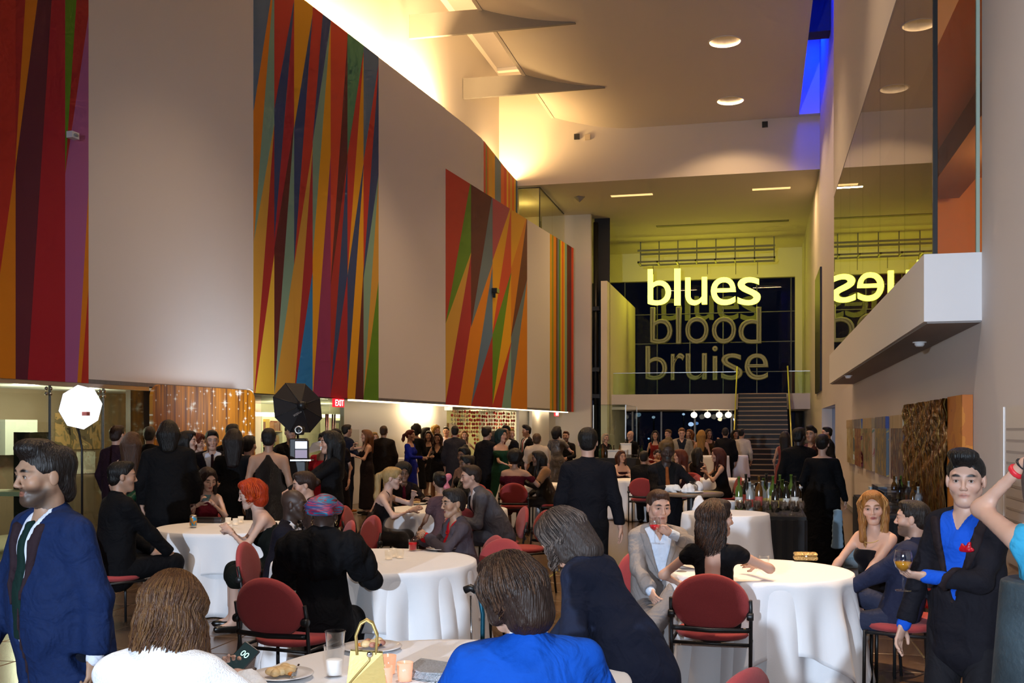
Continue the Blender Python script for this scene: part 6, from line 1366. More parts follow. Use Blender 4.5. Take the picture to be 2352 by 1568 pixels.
p_ = cz_+axis2*.03+vx*.05-vy*.075; MB().box((p_.x-.035, p_.y-.03, p_.z-.02), (p_.x+.03, p_.y+.03, p_.z+.025)).build('trigger', mat('trigger_red', (.45, .10, .08), .5), ob_)
light('strobe', 'SPOT', lp(lw(505), 2.0, 2.05), 120, (.80, .88, 1.0), .35, target=lpx(500, 850), spot=120, blend=.9)
light('strobe_fill', 'SPOT', lp(lw(560, 1.9), 1.9, 2.0), 24, (1, .84, .55), .3, target=lpx(470, 985, .4), spot=70, blend=.8)
# photo kiosk
kc = ground(688, 12.3); kk = empty('photo_kiosk', kc, YAW, 'black photo booth kiosk with glowing screen beside the umbrella', 'photo kiosk')
MB().box((-.20, -.2, 0), (.20, .2, .03)).build('base', M_black, kk); bevel(MB().box((-.11, -.07, .03), (.09, .07, 1.62)).build('column', M_black, kk), .015)
s_ = bevel(MB().box((-.02, -.20, 1.38), (.14, -.12, 1.60)).build('screen', M_black, kk), .01); MB().box((-.01, -.203, 1.50), (.13, -.199, 1.585)).build('upper_display', emit_mat('screen_light', (.75, .8, .9), .9), s_); MB().box((-.01, -.203, 1.39), (.13, -.199, 1.485)).build('lower_display', emit_mat('screen_dim', (.30, .25, .34), .6), s_)
MB().box((-.04, -.34, 1.36), (.2, -.15, 1.375)).build('tray', M_steel, kk); MB().lathe([(.05, 0), (.06, .03), (.06, .09), (.045, .1)], 20, (.01, -.05, 1.66)).build('camera', M_black, kk)
MB().tube([(.01+.04*math.cos(t), -.10, 1.72+.04*math.sin(t)) for t in np.linspace(0, 6.283, 21)], .010, 8).build('ring_light', M_steel, kk)
MB().tube([(-.16, -.1, .05), (-.07, -.12, .75), (-.1, -.1, .8)], .02, 8).build('brace', M_chrome, kk)
p_ = at_d(722, 1028, 12.6); o = MB().slab([(p_.x-.12, p_.y, p_.z-.08), (p_.x+.1, p_.y+.05, p_.z-.02), (p_.x+.09, p_.y+.07, p_.z+.09), (p_.x-.03, p_.y+.02, p_.z+.06)], (0, -1, 0), .004).build('paper_sheet', mat('paper_white', (.8, .8, .82), .7)); tag(o, 'white paper sheet held up at the kiosk', 'paper')
# ================================================================== RIGHT WALL PICTURES
def rpic(name, p0, p1, zt, zb, label, m, header=None, th=.04):
    y0, y1 = at_x(p1, HOR, XR).y, at_x(p0, HOR, XR).y; e = empty(name, (XR-th-.004, (y0+y1)/2, zb), 0, label, 'painting'); hw = (y1-y0)/2; hh = zt-zb
    hb = hh*.2 if header else 0
    MB().box((0, -hw, 0), (th, hw, hh-hb)).build('canvas', m, e)
    if header: MB().box((-.01, -hw, hh-hb), (th, hw, hh)).build('striped_header', header, e)
    return e
hd_ = [art_mat('header_%d' % i, cs, 3, (1, 16, .05), .2) for i, cs in enumerate((['#3a2018', '#a08050', '#c0b090', '#602018'], ['#202840', '#a09060', '#1a3a8a', '#806040']))]
pcs = [['#6a5a30', '#a89048', '#c8c0a0', '#806838'], ['#5a1420', '#a08030', '#701828', '#b09060', '#403048'], ['#a04838', '#b89878', '#607050', '#c07050'], ['#8a6a2a', '#506070', '#a89050', '#3a4858'], ['#701020', '#8a7a60', '#302850', '#5a1018', '#b0a080']]
for i, (p0, p1) in enumerate(((1950, 1964.5), (1968.5, 1983), (1989, 2009.5), (2017, 2042.5), (2053, 2083))):
    rpic('painting', p0, p1, 1.92, 1.02, ['narrow ochre painting with striped header, farthest of five', 'narrow crimson and ochre painting with striped header, second farthest of five', 'narrow coral painting with striped header, middle of the five', 'narrow blue-grey and gold painting with striped header, second nearest', 'narrow dark red painting with striped header, nearest of the five'][i], art_mat('painting_%d' % i, pcs[i], 3.2, (1, 3.5, .8), 1.2), hd_[i % 2])
def foil_mat():
    m = art_mat('gold_foil', ['#3a1c08', '#6a3a10', '#8a5a20', '#5a3a10', '#a08040', '#4a4010'], 3, (1, 5, .7), .8); b_ = m.node_tree.nodes['Principled BSDF']; b_.inputs['Roughness'].default_value = .22; b_.inputs['Metallic'].default_value = .35
    nt = m.node_tree; n = nt.nodes.new('ShaderNodeTexNoise'); n.inputs['Scale'].default_value = 9; n.inputs['Detail'].default_value = 6; tc = nt.nodes.new('ShaderNodeTexCoord'); mp = nt.nodes.new('ShaderNodeMapping'); mp.inputs['Scale'].default_value = (1, 3, .5); nt.links.new(tc.outputs['Object'], mp.inputs[0]); nt.links.new(mp.outputs[0], n.inputs['Vector']); bp = nt.nodes.new('ShaderNodeBump'); bp.inputs['Strength'].default_value = 1; bp.inputs['Distance'].default_value = .08; nt.links.new(n.outputs[0], bp.inputs['Height']); nt.links.new(bp.outputs[0], b_.inputs['Normal']); return m
y0, y1 = at_x(2236, HOR, XR).y, at_x(2097, HOR, XR).y; bp_ = empty('foil_painting', (XR-.095, (y0+y1)/2, .86), 0, 'large crinkled gold foil painting with an orange edge', 'painting'); hw = (y1-y0)/2
# crinkled sheet: real relief
ny, nz = 60, 40; vs = []
for j in range(nz+1):
    for i in range(ny+1):
        y_ = -hw+.75+(2*hw-.75)*i/ny; z = 1.17*j/nz; t = j/nz; rp_ = .018*math.sin(y_*23+3*math.sin(z*4))+.012*math.sin(y_*51+z*9)+.010*math.sin(z*31+y_*7); vs.append((-.015-rp_*(.3+t), y_, z))
me = mesh_np('foil_sheet', np.array(vs), np.array([(j*(ny+1)+i, (j+1)*(ny+1)+i, (j+1)*(ny+1)+i+1, j*(ny+1)+i+1) for j in range(nz) for i in range(ny)]))
link('foil_sheet', me, foil_mat(), bp_); MB().box((.03, -hw+.6, 0), (.09, hw, 1.17)).build('stretcher', mat('canvas_brown', (.15, .08, .03), .7), bp_); MB().box((0, -hw, 0), (.09, -hw+.76, 1.18)).build('orange_panel', art_mat('orange_panel', ['#8a3c08', '#c06a10', '#d08018', '#a85008'], 2.0, (1, 1, 1), .5), bp_)
# wall labels
for i, (px, zt) in enumerate(((2012, 1.45), (2048, 1.45), (2090, 1.47))):
    p = at_x(px, HOR, XR); tag(box((XR-.008, p.y-.07, zt-.18), (XR-.001, p.y+.07, zt)).build('wall_label', mat('label_cream', (.62, .56, .48), .6)), ['small cream wall label after the coral painting', 'small cream wall label before the dark red painting', 'small cream wall label beside the gold foil painting'][i], 'label')
tp = at_x(2317, HOR, XR); t_ = empty('text_panel_board', (XR-.03, tp.y, 1.32), 0, 'frosted acrylic text panel on the wall at the right edge', 'sign')
MB().box((-.004, -1.25, -.60), (.004, 0, .58)).build('acrylic_sheet', mat('frosted_acrylic', (.62, .58, .56), .3), t_); MB().box((-.012, -.01, -.60), (.012, .012, .58)).build('bright_edge', mat('acrylic_edge', (.9, .9, .9), .2), t_)
for j in range(9): MB().box((-.0055, -.95+.1*random.random(), .40-.085*j), (-.004, -.08, .418-.085*j)).build('text_line', mat('panel_text', (.38, .35, .34), .6), t_)
# dark poster far along the right wall
y0, y1 = at_x(1888, HOR, XR).y, at_x(1876, HOR, XR).y; tag(box((XR-.06, y0, 2.93), (XR-.005, y1, 6.8)).build('banner', art_mat('banner_print', ['#050507', '#0c0c10', '#1a1208', '#0a0a12'], 1.2)), 'tall dark banner hanging on the right wall near the stair', 'banner')
# ================================================================== MAST, LAMPS AND SMALL FIXTURES OF THE FAR END
mc = at_y(1363, HOR, 39.9); ms = empty('lift_mast', (mc.x, 40.45, 0), 0, 'tall black lift mast with clamps in the dark recess', 'mast')
MB().tube([(0, 0, 0), (0, 0, 9.9)], .085, 10).build('pole', M_black, ms)
for z in (2.95, 4.0, 6.4): MB().box((-.22, -.14, z), (.18, .14, z+.16)).build('clamp', M_black, ms)
MB().tube([(-.2+.06*math.sin(z*2.1), -.1, z) for z in np.linspace(2.9, 9.5, 20)], .025, 6).build('cable', M_black, ms); MB().tube([(.15, -.1, 4.0), (.2, -.1, 3.2), (.18, -.1, 1.0)], .03, 6).build('hose', M_black, ms)
for i, px in enumerate((1594, 1625, 1652, 1673)):
    p = at_y(px, 948, 43.2); e = empty('track_spotlight', (p.x, p.y, ZM0), 0, 'round glowing track spotlight under the mezzanine, number %s from the left' % ('one', 'two', 'three', 'four')[i], 'spotlight', 'mezzanine track spotlights')
    MB().tube([(0, 0, 0), (0, 0, -.10)], .02, 6).build('stem', M_steel, e); MB().ell((0, 0, -.2), (.13, .13, .12), 16, 10).build('lamp', emit_mat('track_lamp', (1, .90, .66), 9 if i else 4), e)
light('mezzanine_lamp', 'POINT', (at_y(1640, 948, 43.2).x, 42.9, 2.2), 30, WARM2, .1)
for i, (px, py, lb_) in enumerate(((1325, 314, 'left end'), (1350, 315, 'left end, paler'), (1757, 286, 'right end'))):
    p = at_y(px, py, YB-.03); tag(MB().box((-.09, -.05, -.09), (.09, .03, .09)).build('beam_sensor', M_black if i != 1 else mat('beige_box', (.6, .5, .35), .5), None, p), 'small square sensor box on the far beam, %s' % lb_, 'sensor')
p = at_z(1331, 452, ZB); tag(MB().lathe([(.001, -.2), (.2, -.02), (.2, 0), (.001, 0)], 4).build('ceiling_sensor', M_grey, None, p), 'small pyramid sensor on the far ceiling by the landing', 'sensor')
# night lights outside the lower windows
for i, (px, py, r, c_, s_) in enumerate(((1407, 973, .35, (.25, .8, 1), 3), (1394, 957, .09, (1, 1, 1), 5), (1587, 974, .28, (.7, .9, 1), 4), (1600, 972, .2, (.3, .6, 1), 2), (1466, 952, .3, (.5, .8, .8), .8), (1570, 951, .15, (.7, .95, 1), 3), (1490, 1007, .12, (.6, .9, 1), 3), (1501, 958, .18, (.7, .95, .9), 1.5))):
    p = at_y(px, py, 54); sl_ = empty('street_light', (p.x, p.y, 0)); MB().ell((0, 0, p.z), (r*.5, .1, r*.4), 12, 8).build('lamp', emit_mat('street_%d' % i, c_, s_*.7), sl_); MB().tube([(0, .12, 0), (0, .12, p.z)], .05, 6).build('post', M_black, sl_); tag(sl_, ['teal street light blob beyond the glass case', 'tiny white street light beyond the glass case', 'white angular light beyond the night window', 'blue light beside the white angular light', 'dim lit window outside left of the far bar', 'small pale light outside above the bartender', 'low pale light outside behind the rust-red dress', 'dim pale light outside right of the bald bartender'][i], 'street light')
# glass vestibule by the far bar
gv = empty('glass_vestibule', (-5, 33, 0), 0, 'tall clear glass case beside the far bar', 'glass case'); a = at_y(1363, 930, 33.0); c = at_y(1437, 930, 33.0)
zt = a.z; rel(box((a.x, 33, 0), (c.x, 33.012, zt)).build('glass_sheet', M_glass, gv), gv); rel(box((c.x, 33.02, 0), (c.x+.012, 36, zt)).build('glass_sheet', M_glass, gv), gv); rel(box((a.x, 33, zt), (c.x, 36, zt+.012)).build('glass_sheet', M_glass, gv), gv)
for (x, y_) in ((a.x, 33), (c.x, 33), (c.x, 36)): rel(box((x-.015, y_-.015, 0), (x+.015, y_+.015, zt)).build('edge_strip', M_steel, gv), gv)
# ================================================================== SMALL THINGS: GLASSES, BOTTLES, FOOD
M_cup = glass_mat('cup_plastic', (.96, .97, .98), ior=1.35); M_wgl = glass_mat('wine_glass', (.95, .95, .95), ior=1.75, rough=.03)
def mesh_of(mb, name, m): me = mb.mesh(name); me.materials.append(m); return me
ME = {}
ME['goblet'] = mesh_of(MB().lathe([(.001, 0), (.033, .001), (.034, .004), (.006, .008), (.004, .02), (.004, .075), (.012, .085), (.032, .105), (.040, .135), (.036, .165), (.032, .180), (.031, .180), (.035, .162), (.038, .135), (.030, .107), (.010, .088), (.001, .086)], 24), 'bowl', M_wgl)
ME['wine'] = mesh_of(MB().lathe([(.001, .089), (.011, .090), (.030, .108), (.037, .130), (.001, .131)], 24), 'wine', mat('white_wine', (.62, .26, .02), .08, spec=.6))
ME['redwine'] = mesh_of(MB().lathe([(.001, .089), (.011, .090), (.030, .108), (.037, .128), (.001, .129)], 24), 'drink', mat('red_drink', (.70, .02, .03), .08, spec=.6))
ME['tumbler'] = mesh_of(MB().lathe([(.001, 0), (.031, 0), (.036, .09), (.034, .09), (.030, .006), (.001, .006)], 20), 'tumbler', M_cup)
ME['cup'] = mesh_of(MB().lathe([(.001, 0), (.032, 0), (.041, .115), (.044, .117), (.044, .122), (.040, .122), (.030, .006), (.001, .006)], 28), 'cup', M_cup)
ME['candle'] = mesh_of(MB().lathe([(.001, .007), (.028, .007), (.033, .062), (.030, .065), (.001, .063)], 20), 'candle', mat('candle_wax', (.9, .88, .85), .5, emit=(1, .9, .8), estr=.25))
ME['votive'] = mesh_of(MB().lathe([(.001, 0), (.026, 0), (.032, .07), (.030, .07), (.024, .006), (.001, .006)], 20), 'holder', mat('votive_pink', (.80, .50, .40), .2, emit=(1, .42, .22), estr=.5, trans=.4))
ME['flame'] = mesh_of(MB().ell((0, 0, .03), (.015, .015, .02), 10, 8), 'flame', emit_mat('flame', (1, .72, .42), 6))
ME['votclear'] = mesh_of(MB().lathe([(.001, 0), (.026, 0), (.030, .065), (.028, .065), (.024, .006), (.001, .006)], 20), 'holder', mat('votive_clear', (.9, .8, .7), .15, trans=.6, emit=(1, .75, .5), estr=.18))
ME['can'] = mesh_of(MB().lathe([(.001, 0), (.026, 0), (.033, .008), (.033, .112), (.027, .122), (.025, .120), (.001, .119)], 24), 'can_body', M_steel)
ME['band'] = mesh_of(MB().lathe([(.0335, .02), (.0335, .10)], 24), 'printed_band', art_mat('can_print', ['#1a5a8a', '#d08818', '#2a8ab0', '#e0b030'], 30, (1, 1, 1), .5))
ME['plate'] = mesh_of(MB().lathe([(.001, .008), (.065, .008), (.085, .014), (.120, .020), (.122, .017), (.086, .008), (.06, 0), (.001, 0)], 40), 'plate', mat('porcelain', (.82, .82, .84), .2))
def bottle_mesh(c, name):
    return mesh_of(MB().lathe([(.001, 0), (.036, 0), (.038, .01), (.038, .18), (.030, .215), (.014, .24), (.013, .30), (.015, .30), (.015, .315), (.001, .315)], 16), 'bottle_body', mat(name, c, .12, spec=.7))
BT = [bottle_mesh(c, 'bottle_glass_%d' % i) for i, c in enumerate(((.015, .04, .012), (.12, .05, .01), (.02, .015, .01), (.35, .38, .38), (.08, .13, .02)))]
ME['label'] = [mesh_of(MB().lathe([(.0388, .05), (.0388, .13)], 16), 'paper_label', mat('bottle_label_%d' % i, c, .6)) for i, c in enumerate(((.7, .68, .62), (.5, .08, .06), (.6, .5, .15)))]
def thing(name, loc, label, cat, parts, rz=0, group=None):
    e = empty(name, loc, rz, label, cat, group)
    for pn, me in parts: link(pn, me, None, e)
    return e
def on(px, py, z): return at_z(px, py, z)
Z0 = .763; ZO = .770
# --- foreground table
def food(e, bits, seed):
    r = random.Random(seed)
    for nm, col, n, rad in bits:
        for i in range(n):
            a_ = r.uniform(0, 6.28); q = r.uniform(0, .055); D = MB(); D.ell((q*math.cos(a_), q*math.sin(a_), .018+rad*.55), (rad*r.uniform(.8, 1.3), rad*r.uniform(.8, 1.3), rad*.7), 10, 7); D.build(nm, mat('food_'+nm, col, .5, noise=.2, nscale=40), e)
p = on(648, 1556, Z0); e = thing('dinner_plate', p, 'white plate of pale salad at the left front of the table', 'plate', [('plate', ME['plate'])]); food(e, (('salad_piece', (.75, .52, .25), 9, .022), ('pasta', (.80, .62, .35), 7, .018), ('carrot', (.75, .25, .04), 3, .012)), 5)
def fork(p0, p1, label):
    p0, p1 = Vector(p0), Vector(p1); e = empty('fork', p0, 0, label, 'fork'); d = p1-p0; u = d.normalized(); s_ = u.cross(Vector((0, 0, 1))).normalized()
    MB().tube([d*.35, d*.6, d], [.003, .004, .006], 8).build('handle', M_chrome, e); MB().tube([d*.22, d*.36], [.010, .004], 8).build('neck', M_chrome, e)
    for k in (-1.5, -.5, .5, 1.5): MB().tube([d*.22+s_*k*.005, s_*k*.005], .0016, 6).build('tine', M_chrome, e)
fp = on(672, 1556, Z0+.03); fork(fp, at_d(686, 1527, 4.20), 'steel fork resting on the plate of salad')
for px, py, lb_, wax in ((768, 1552, 'clear plastic cup with a white candle, nearer one', True), (770, 1515, 'empty clear plastic cup behind the candle cup', False)):
    e = thing('plastic_cup', on(px, py, Z0), lb_, 'cup', [('cup', ME['cup'])])
    if wax: link('candle', ME['candle'], None, e)
p = on(853, 1492, Z0); e = thing('dinner_plate', p, 'white plate of leftovers behind the gold handbag', 'plate', [('plate', ME['plate'])], 0); e.scale = (1.1, 1.1, 1); food(e, (('bread', (.75, .55, .28), 5, .022), ('grape', (.03, .02, .05), 3, .014), ('carrot', (.75, .25, .04), 3, .013), ('ham', (.45, .20, .14), 4, .018)), 8)
# gold handbag
p = on(842, 1574, Z0); hb = empty('handbag', p, .35, 'small gold handbag with looped handles on the front table', 'handbag'); M_gold = mat('gold_leather', (.50, .36, .12), .38, .55, bump=.03, bscale=80)
MB().add([(-.075, -.03, 0), (.075, -.03, 0), (.075, .03, 0), (-.075, .03, 0), (-.060, -.012, .135), (.060, -.022, .125), (.060, .016, .125), (-.060, .014, .135)], [(3, 2, 1, 0), (0, 1, 5, 4), (1, 2, 6, 5), (2, 3, 7, 6), (3, 0, 4, 7)]).build('bag_body', M_gold, hb)
MB().box((-.055, -.012, .10), (.055, .012, .112)).build('lining', mat('navy_lining', (.02, .03, .08), .6), hb)
for y_ in (-.016, .016): MB().tube([(-.035, y_, .12), (-.040, y_, .19), (-.022, y_, .235), (.0, y_*.6, .248), (.022, y_, .235), (.040, y_, .19), (.035, y_, .12)], .0055, 8).build('handle', M_gold, hb)
MB().tube([(-.07, -.032, .01), (.01, -.026, .10), (.012, -.022, .125)], .004, 6).build('strap', M_gold, hb); MB().ell((.012, -.024, .122), (.012, .006, .012), 10, 8).build('buckle', M_chrome, hb)
for px, py, lb_ in ((892, 1545, 'pink glass votive with a lit candle, back one of the three'), (930, 1562, 'pink glass votive with a lit candle, right one of the three'), (884, 1572, 'pink glass votive with a lit candle, left one beside the handbag')): thing('votive_candle', on(px, py, Z0), lb_, 'candle', [('holder', ME['votive']), ('flame', ME['flame'])])
p = on(1000, 1555, Z0); cl = empty('silver_clutch', p, -.25, 'glittering silver clutch bag lying on the front table', 'clutch'); M_sil = mat('silver_glitter', (.42, .46, .50), .35, .5, noise=.6, nscale=150, bump=.6, bscale=220)
o = MB(); o.add([(-.11, -.07, 0), (.11, -.07, 0), (.11, .07, 0), (-.11, .07, 0), (-.105, -.06, .03), (.105, -.06, .03), (.105, .065, .045), (-.105, .065, .05)], [(3, 2, 1, 0), (4, 5, 6, 7), (0, 1, 5, 4), (1, 2, 6, 5), (2, 3, 7, 6), (3, 0, 4, 7)]); bevel(o.build('clutch_body', M_sil, cl), .012, 3)
o = MB(); o.add([(-.105, .06, .053), (.105, .06, .048), (.10, -.05, .036), (-.02, -.075, .034), (-.10, -.05, .040)], [(4, 3, 2, 1, 0)]); o.build('flap', M_sil, cl).modifiers.new('t', 'SOLIDIFY').thickness = .006
thing('napkin', (0, 0, 0), 'crumpled white napkin by the blue jacket', 'napkin', []); nk = [o for o in COL.objects if o.name == 'napkin'][0]; nk.location = on(1098, 1512, Z0)
D = Field((-.12, -.10, -.01), (.12, .10, .10), .008); D.cap((-.07, -.03, .01), (.07, .04, .035), .022, .03, .02, ((1, 0, 0), 1.4)); D.cap((-.02, .03, .02), (.05, -.02, .05), .025, .02, .02); add_noise(D, .008, 40, 9); z = D.grid()[2]; D.f = np.maximum(D.f, -z); mesh_field('folded_cloth', D, M_cloth, nk)
fork(on(1068, 1500, Z0+.004), on(1090, 1508, Z0+.012), 'steel fork lying beside the napkin')
# --- middle table
thing('plastic_cup', on(840, 1299, ZO), 'clear cup with a white candle on the middle table', 'cup', [('cup', ME['cup']), ('candle', ME['candle'])])
for px, py, lb_ in ((893, 1284, 'lit glass votive on the middle table, left one'), (903, 1279, 'lit glass votive on the middle table, middle one'), (919, 1281, 'lit glass votive on the middle table, right one')): thing('votive_candle', on(px, py, ZO), lb_, 'candle', [('holder', ME['votclear']), ('flame', ME['flame'])])
e = thing('cocktail_glass', on(948, 1264, ZO), 'tumbler of red drink with a black straw on the middle table', 'glass', [('tumbler', ME['tumbler'])]); MB().lathe([(.001, .007), (.0295, .007), (.033, .065), (.001, .065)], 20).build('drink', mat('red_drink', (.7, .02, .03), .1), e); MB().tube([(-.01, 0, .01), (.03, .01, .15)], .003, 6).build('straw', M_black, e)
e = thing('dessert_plate', on(1013, 1263, ZO), 'white plate with a cream dessert by the woman in red', 'plate', [('plate', ME['plate'])]); food(e, (('cream', (.85, .78, .62), 4, .022), ('berry', (.05, .02, .06), 4, .013), ('fruit', (.7, .35, .05), 4, .016)), 3)
e = thing('dessert_plate', on(806, 1304, ZO), 'half-hidden white plate with an orange snack beside the headwrap woman', 'plate', [('plate', ME['plate'])]); food(e, (('fruit', (.7, .35, .05), 5, .018),), 4)
# --- left table
thing('drink_can', on(444, 1211, ZO), 'blue and orange drink can on the left table', 'can', [('can_body', ME['can']), ('printed_band', ME['band'])])
for px, py, lb_ in ((524, 1203, 'lit glass votive on the left table, left one'), (541, 1205, 'lit glass votive on the left table, middle one'), (553, 1200, 'lit glass votive on the left table, right one')): thing('votive_candle', on(px, py, ZO), lb_, 'candle', [('holder', ME['votclear']), ('flame', ME['flame'])])
p = on(478, 1199, ZO); e = empty('evening_bag', p, .1, 'flat black evening bag on the left table', 'handbag'); bevel(MB().box((-.17, -.06, 0), (.17, .06, .05)).build('bag_body', mat('black_mesh', (.04, .03, .03), .4), e), .015); MB().box((-.16, -.065, .045), (.16, .0, .056)).build('flap', M_black, e)
# --- second-row table
thing('drink_can', on(1086, 1160, Z0), 'silver drink can at the second-row table', 'can', [('can_body', ME['can'])]); thing('votive_candle', on(990, 1166, Z0), 'lit votive on the second-row table', 'candle', [('holder', ME['votclear']), ('flame', ME['flame'])])
e = thing('dessert_plate', on(958, 1158, Z0), 'plate by the ponytailed woman on the second-row table', 'plate', [('plate', ME['plate'])]); food(e, (('bread', (.75, .55, .28), 5, .02),), 7)
# --- right table
p = on(1850, 1287, ZO); e = empty('gold_clutch', p, .1, 'jewelled gold box clutch on the right table', 'clutch'); M_g2 = mat('gold_bead', (.75, .52, .22), .25, .8, bump=.9, bscale=120)
bevel(MB().box((-.085, -.045, .004), (.085, .045, .036)).build('lower_shell', M_g2, e), .014, 3); bevel(MB().box((-.083, -.043, .036), (.083, .043, .060)).build('lid', M_g2, e), .012, 3); MB().ell((0, -.047, .037), (.012, .006, .008), 10, 8).build('clasp', M_chrome, e)
thing('water_glass', on(1755, 1306, ZO), 'empty water tumbler on the right table', 'glass', [('tumbler', ME['tumbler'])])
# --- drinks and phones in hands
def held(label, sd, name, lb_, cat, parts, off=(0, 0, -.06), f=.075, rz=0):
    p = hand_world(label, sd, f); return thing(name, p+Vector(off), lb_, cat, parts, rz)
held('man in a black suit and blue shirt standing with a wine glass', 'L', 'wine_glass', 'wine glass of amber wine held by the man in the blue shirt', 'glass', [('bowl', ME['goblet']), ('wine', ME['wine'])], (-.03, -.03, -.07))
held('man in a light grey suit sipping a red drink', 'L', 'wine_glass', 'stemmed glass of red drink at the lips of the man in light grey', 'glass', [('bowl', ME['goblet']), ('drink', ME['redwine'])], (-.035, -.04, -.10))
held('woman in a black wrap dress holding a wine glass', 'R', 'wine_glass', 'wine glass held by the woman in the black wrap dress', 'glass', [('bowl', ME['goblet'])])
held('red-haired woman with a ponytail in a royal blue dress', 'R', 'tumbler_glass', 'tumbler held by the woman in the royal blue dress', 'glass', [('tumbler', ME['tumbler'])])
held('woman in a dark dress lifting a glass to her lips', 'R', 'tumbler_glass', 'glass at the lips of the woman in the dark dress', 'glass', [('tumbler', ME['tumbler'])])
held('waiter in black with white gloves clearing dishes', 'L', 'tumbler_glass', 'amber tumbler held in the white-gloved hands', 'glass', [('tumbler', ME['tumbler'])], (0, -.03, -.01))
def phone(label, sd, lb_, tilt=(-.9, 0, .3), f=.10, off=(0, 0, .02)):
    p = hand_world(label, sd, f)+Vector(off); e = empty('phone', p, 0, lb_, 'phone'); e.rotation_euler = tilt; bevel(MB().box((-.036, -.005, -.072), (.036, .005, .072)).build('case', M_black, e), .004); MB().box((-.032, -.0065, -.066), (.032, -.0045, .066)).build('screen', mat('phone_screen', (.01, .012, .015), .1, emit=(.1, .2, .2), estr=.15), e); return e
ph = phone('woman in a white fur coat seated with her back to us, holding a phone', 'R', 'black phone showing the time in the fur-coated woman\'s hand', (-.75, .5, -.1), .10, (.03, .0, .02))
me = text_mesh('00', .0005); vs = np.empty(len(me.vertices)*3, np.float32); me.vertices.foreach_get('co', vs); vs = vs.reshape(-1, 3); lo, hi = vs.min(0), vs.max(0); q = (vs-(lo+hi)/2)/(hi[0]-lo[0]); me.vertices.foreach_set('co', np.stack([q[:, 0]*.03, -.0068-q[:, 2]*0, q[:, 1]*.03+.03], 1).astype(np.float32).ravel()); link('digits', me, emit_mat('phone_digits', (.5, .9, .8), 1.5), ph)
phone('woman in a burgundy halter dress looking at her phone', 'R', 'phone held by the woman in the burgundy halter dress', (-1.2, 0, .3), .09)
# walking cane / rollator handle
p = ground(1097, 5.75); e = empty('walking_cane', p, 0, 'teal metal walking cane with a black grip leaning by the middle table', 'cane'); M_teal = mat('teal_metal', (.01, .10, .16), .3, .5)
MB().tube([(.012, 0, .01), (.015, 0, .45), (.028, 0, .55), (.030, 0, .70), (.012, 0, .80), (-.02, 0, .835), (-.045, 0, .84)], .013, 10).build('shaft', M_teal, e); MB().tube([(-.01, 0, .83), (-.04, 0, .845), (-.075, 0, .83)], .021, 10).build('grip', M_black, e); MB().lathe([(.001, 0), (.02, 0), (.018, .04), (.001, .04)], 12, (.012, 0, 0)).build('ferrule', M_black, e); MB().tube([(-.04, 0, .80), (-.035, 0, .55), (.01, 0, .42)], .006, 6).build('brace', M_chrome, e)
# --- waiter's table
zt = 1.06; 
for i, (px, py, lb_) in enumerate(((1566, 1128, 'plate stacked on the bistro table, left one'), (1590, 1132, 'plate stacked on the bistro table, right one'))): thing('dinner_plate', on(px, py, zt), lb_, 'plate', [('plate', ME['plate'])])
for i, (px, py, r_, lb_) in enumerate(((1577, 1124, .07, 'crumpled napkin pile on the bistro table, left one'), (1597, 1120, .08, 'crumpled napkin pile on the bistro table, right one'))):
    nk = empty('napkin', on(px, py+8, zt), 0, lb_, 'napkin'); D = Field((-.14, -.12, -.01), (.14, .12, .16), .011); D.ell((0, 0, .03), (r_, r_*.8, .05), .02); D.ell((.03, .02, .06), (r_*.5, r_*.5, .05), .03); add_noise(D, .016, 38, i+3); z = D.grid()[2]; D.f = np.maximum(D.f, -z); mesh_field('folded_cloth', D, M_cloth, nk)
p = on(1605, 1140, zt); nk = empty('table_napkin', p, 0, 'white cloth hanging over the edge of the bistro table', 'cloth'); D = Field((-.12, -.10, -.35), (.12, .10, .04), .012); D.cap((0, 0, .0), (.01, -.03, -.12), .02, .05, .02, ((1, 0, 0), 1.6)); D.cap((.01, -.03, -.12), (.02, -.03, -.28), .045, .015, .02, ((1, 0, 0), 1.3)); add_noise(D, .008, 30, 2); mesh_field('folded_cloth', D, M_cloth, nk)
# ================================================================== BARS
def bar(name, x0, x1, y0, y1, z, label, m):
    e = empty(name, ((x0+x1)/2, (y0+y1)/2, 0), 0, label, 'bar table'); hx, hy = (x1-x0)/2, (y1-y0)/2
    MB().box((-hx, -hy, z-.03), (hx, hy, z)).build('tabletop', m, e)
    # pleated skirt
    P_ = []; per = []; n = int((hx+hy)*4/.05)
    for i in range(n):
        t = i/n*4*(hx+hy); 
        if t < 2*hx: q = (-hx+t, -hy)
        elif t < 2*hx+2*hy: q = (hx, -hy+t-2*hx)
        elif t < 4*hx+2*hy: q = (hx-(t-2*hx-2*hy), hy)
        else: q = (-hx, hy-(t-4*hx-2*hy))
        k_ = 1+.010*(i % 2)/max(hx, .1); per.append((q[0]*k_, q[1]*k_))
    MB().hexa(per, .01, z-.03).build('cloth_skirt', m, e); return e
M_bcl = mat('black_linen', (.012, .012, .014), .8)
bar('bar_table', -.26, .42, 10.1, 12.7, .90, 'black-clothed bar table covered with bottles and glasses', M_bcl)
rb = random.Random(5); k = 0
ME['wineg'] = mesh_of(MB().lathe([(.001, 0), (.030, .001), (.030, .004), (.005, .008), (.004, .05), (.028, .075), (.034, .105), (.030, .135), (.028, .135), (.032, .105), (.026, .077), (.001, .052)], 14), 'bowl', M_wgl)
for j in range(4):
    for i in range(8): 
        thing('bar_glass', (-.20+.082*i+rb.uniform(-.006, .006), 10.16+.085*j, .90), 'clear stemmed glass in the rows at the front of the bar', 'glass', [('bowl', ME['wineg'])], 0, 'glasses in rows on the front of the bar')
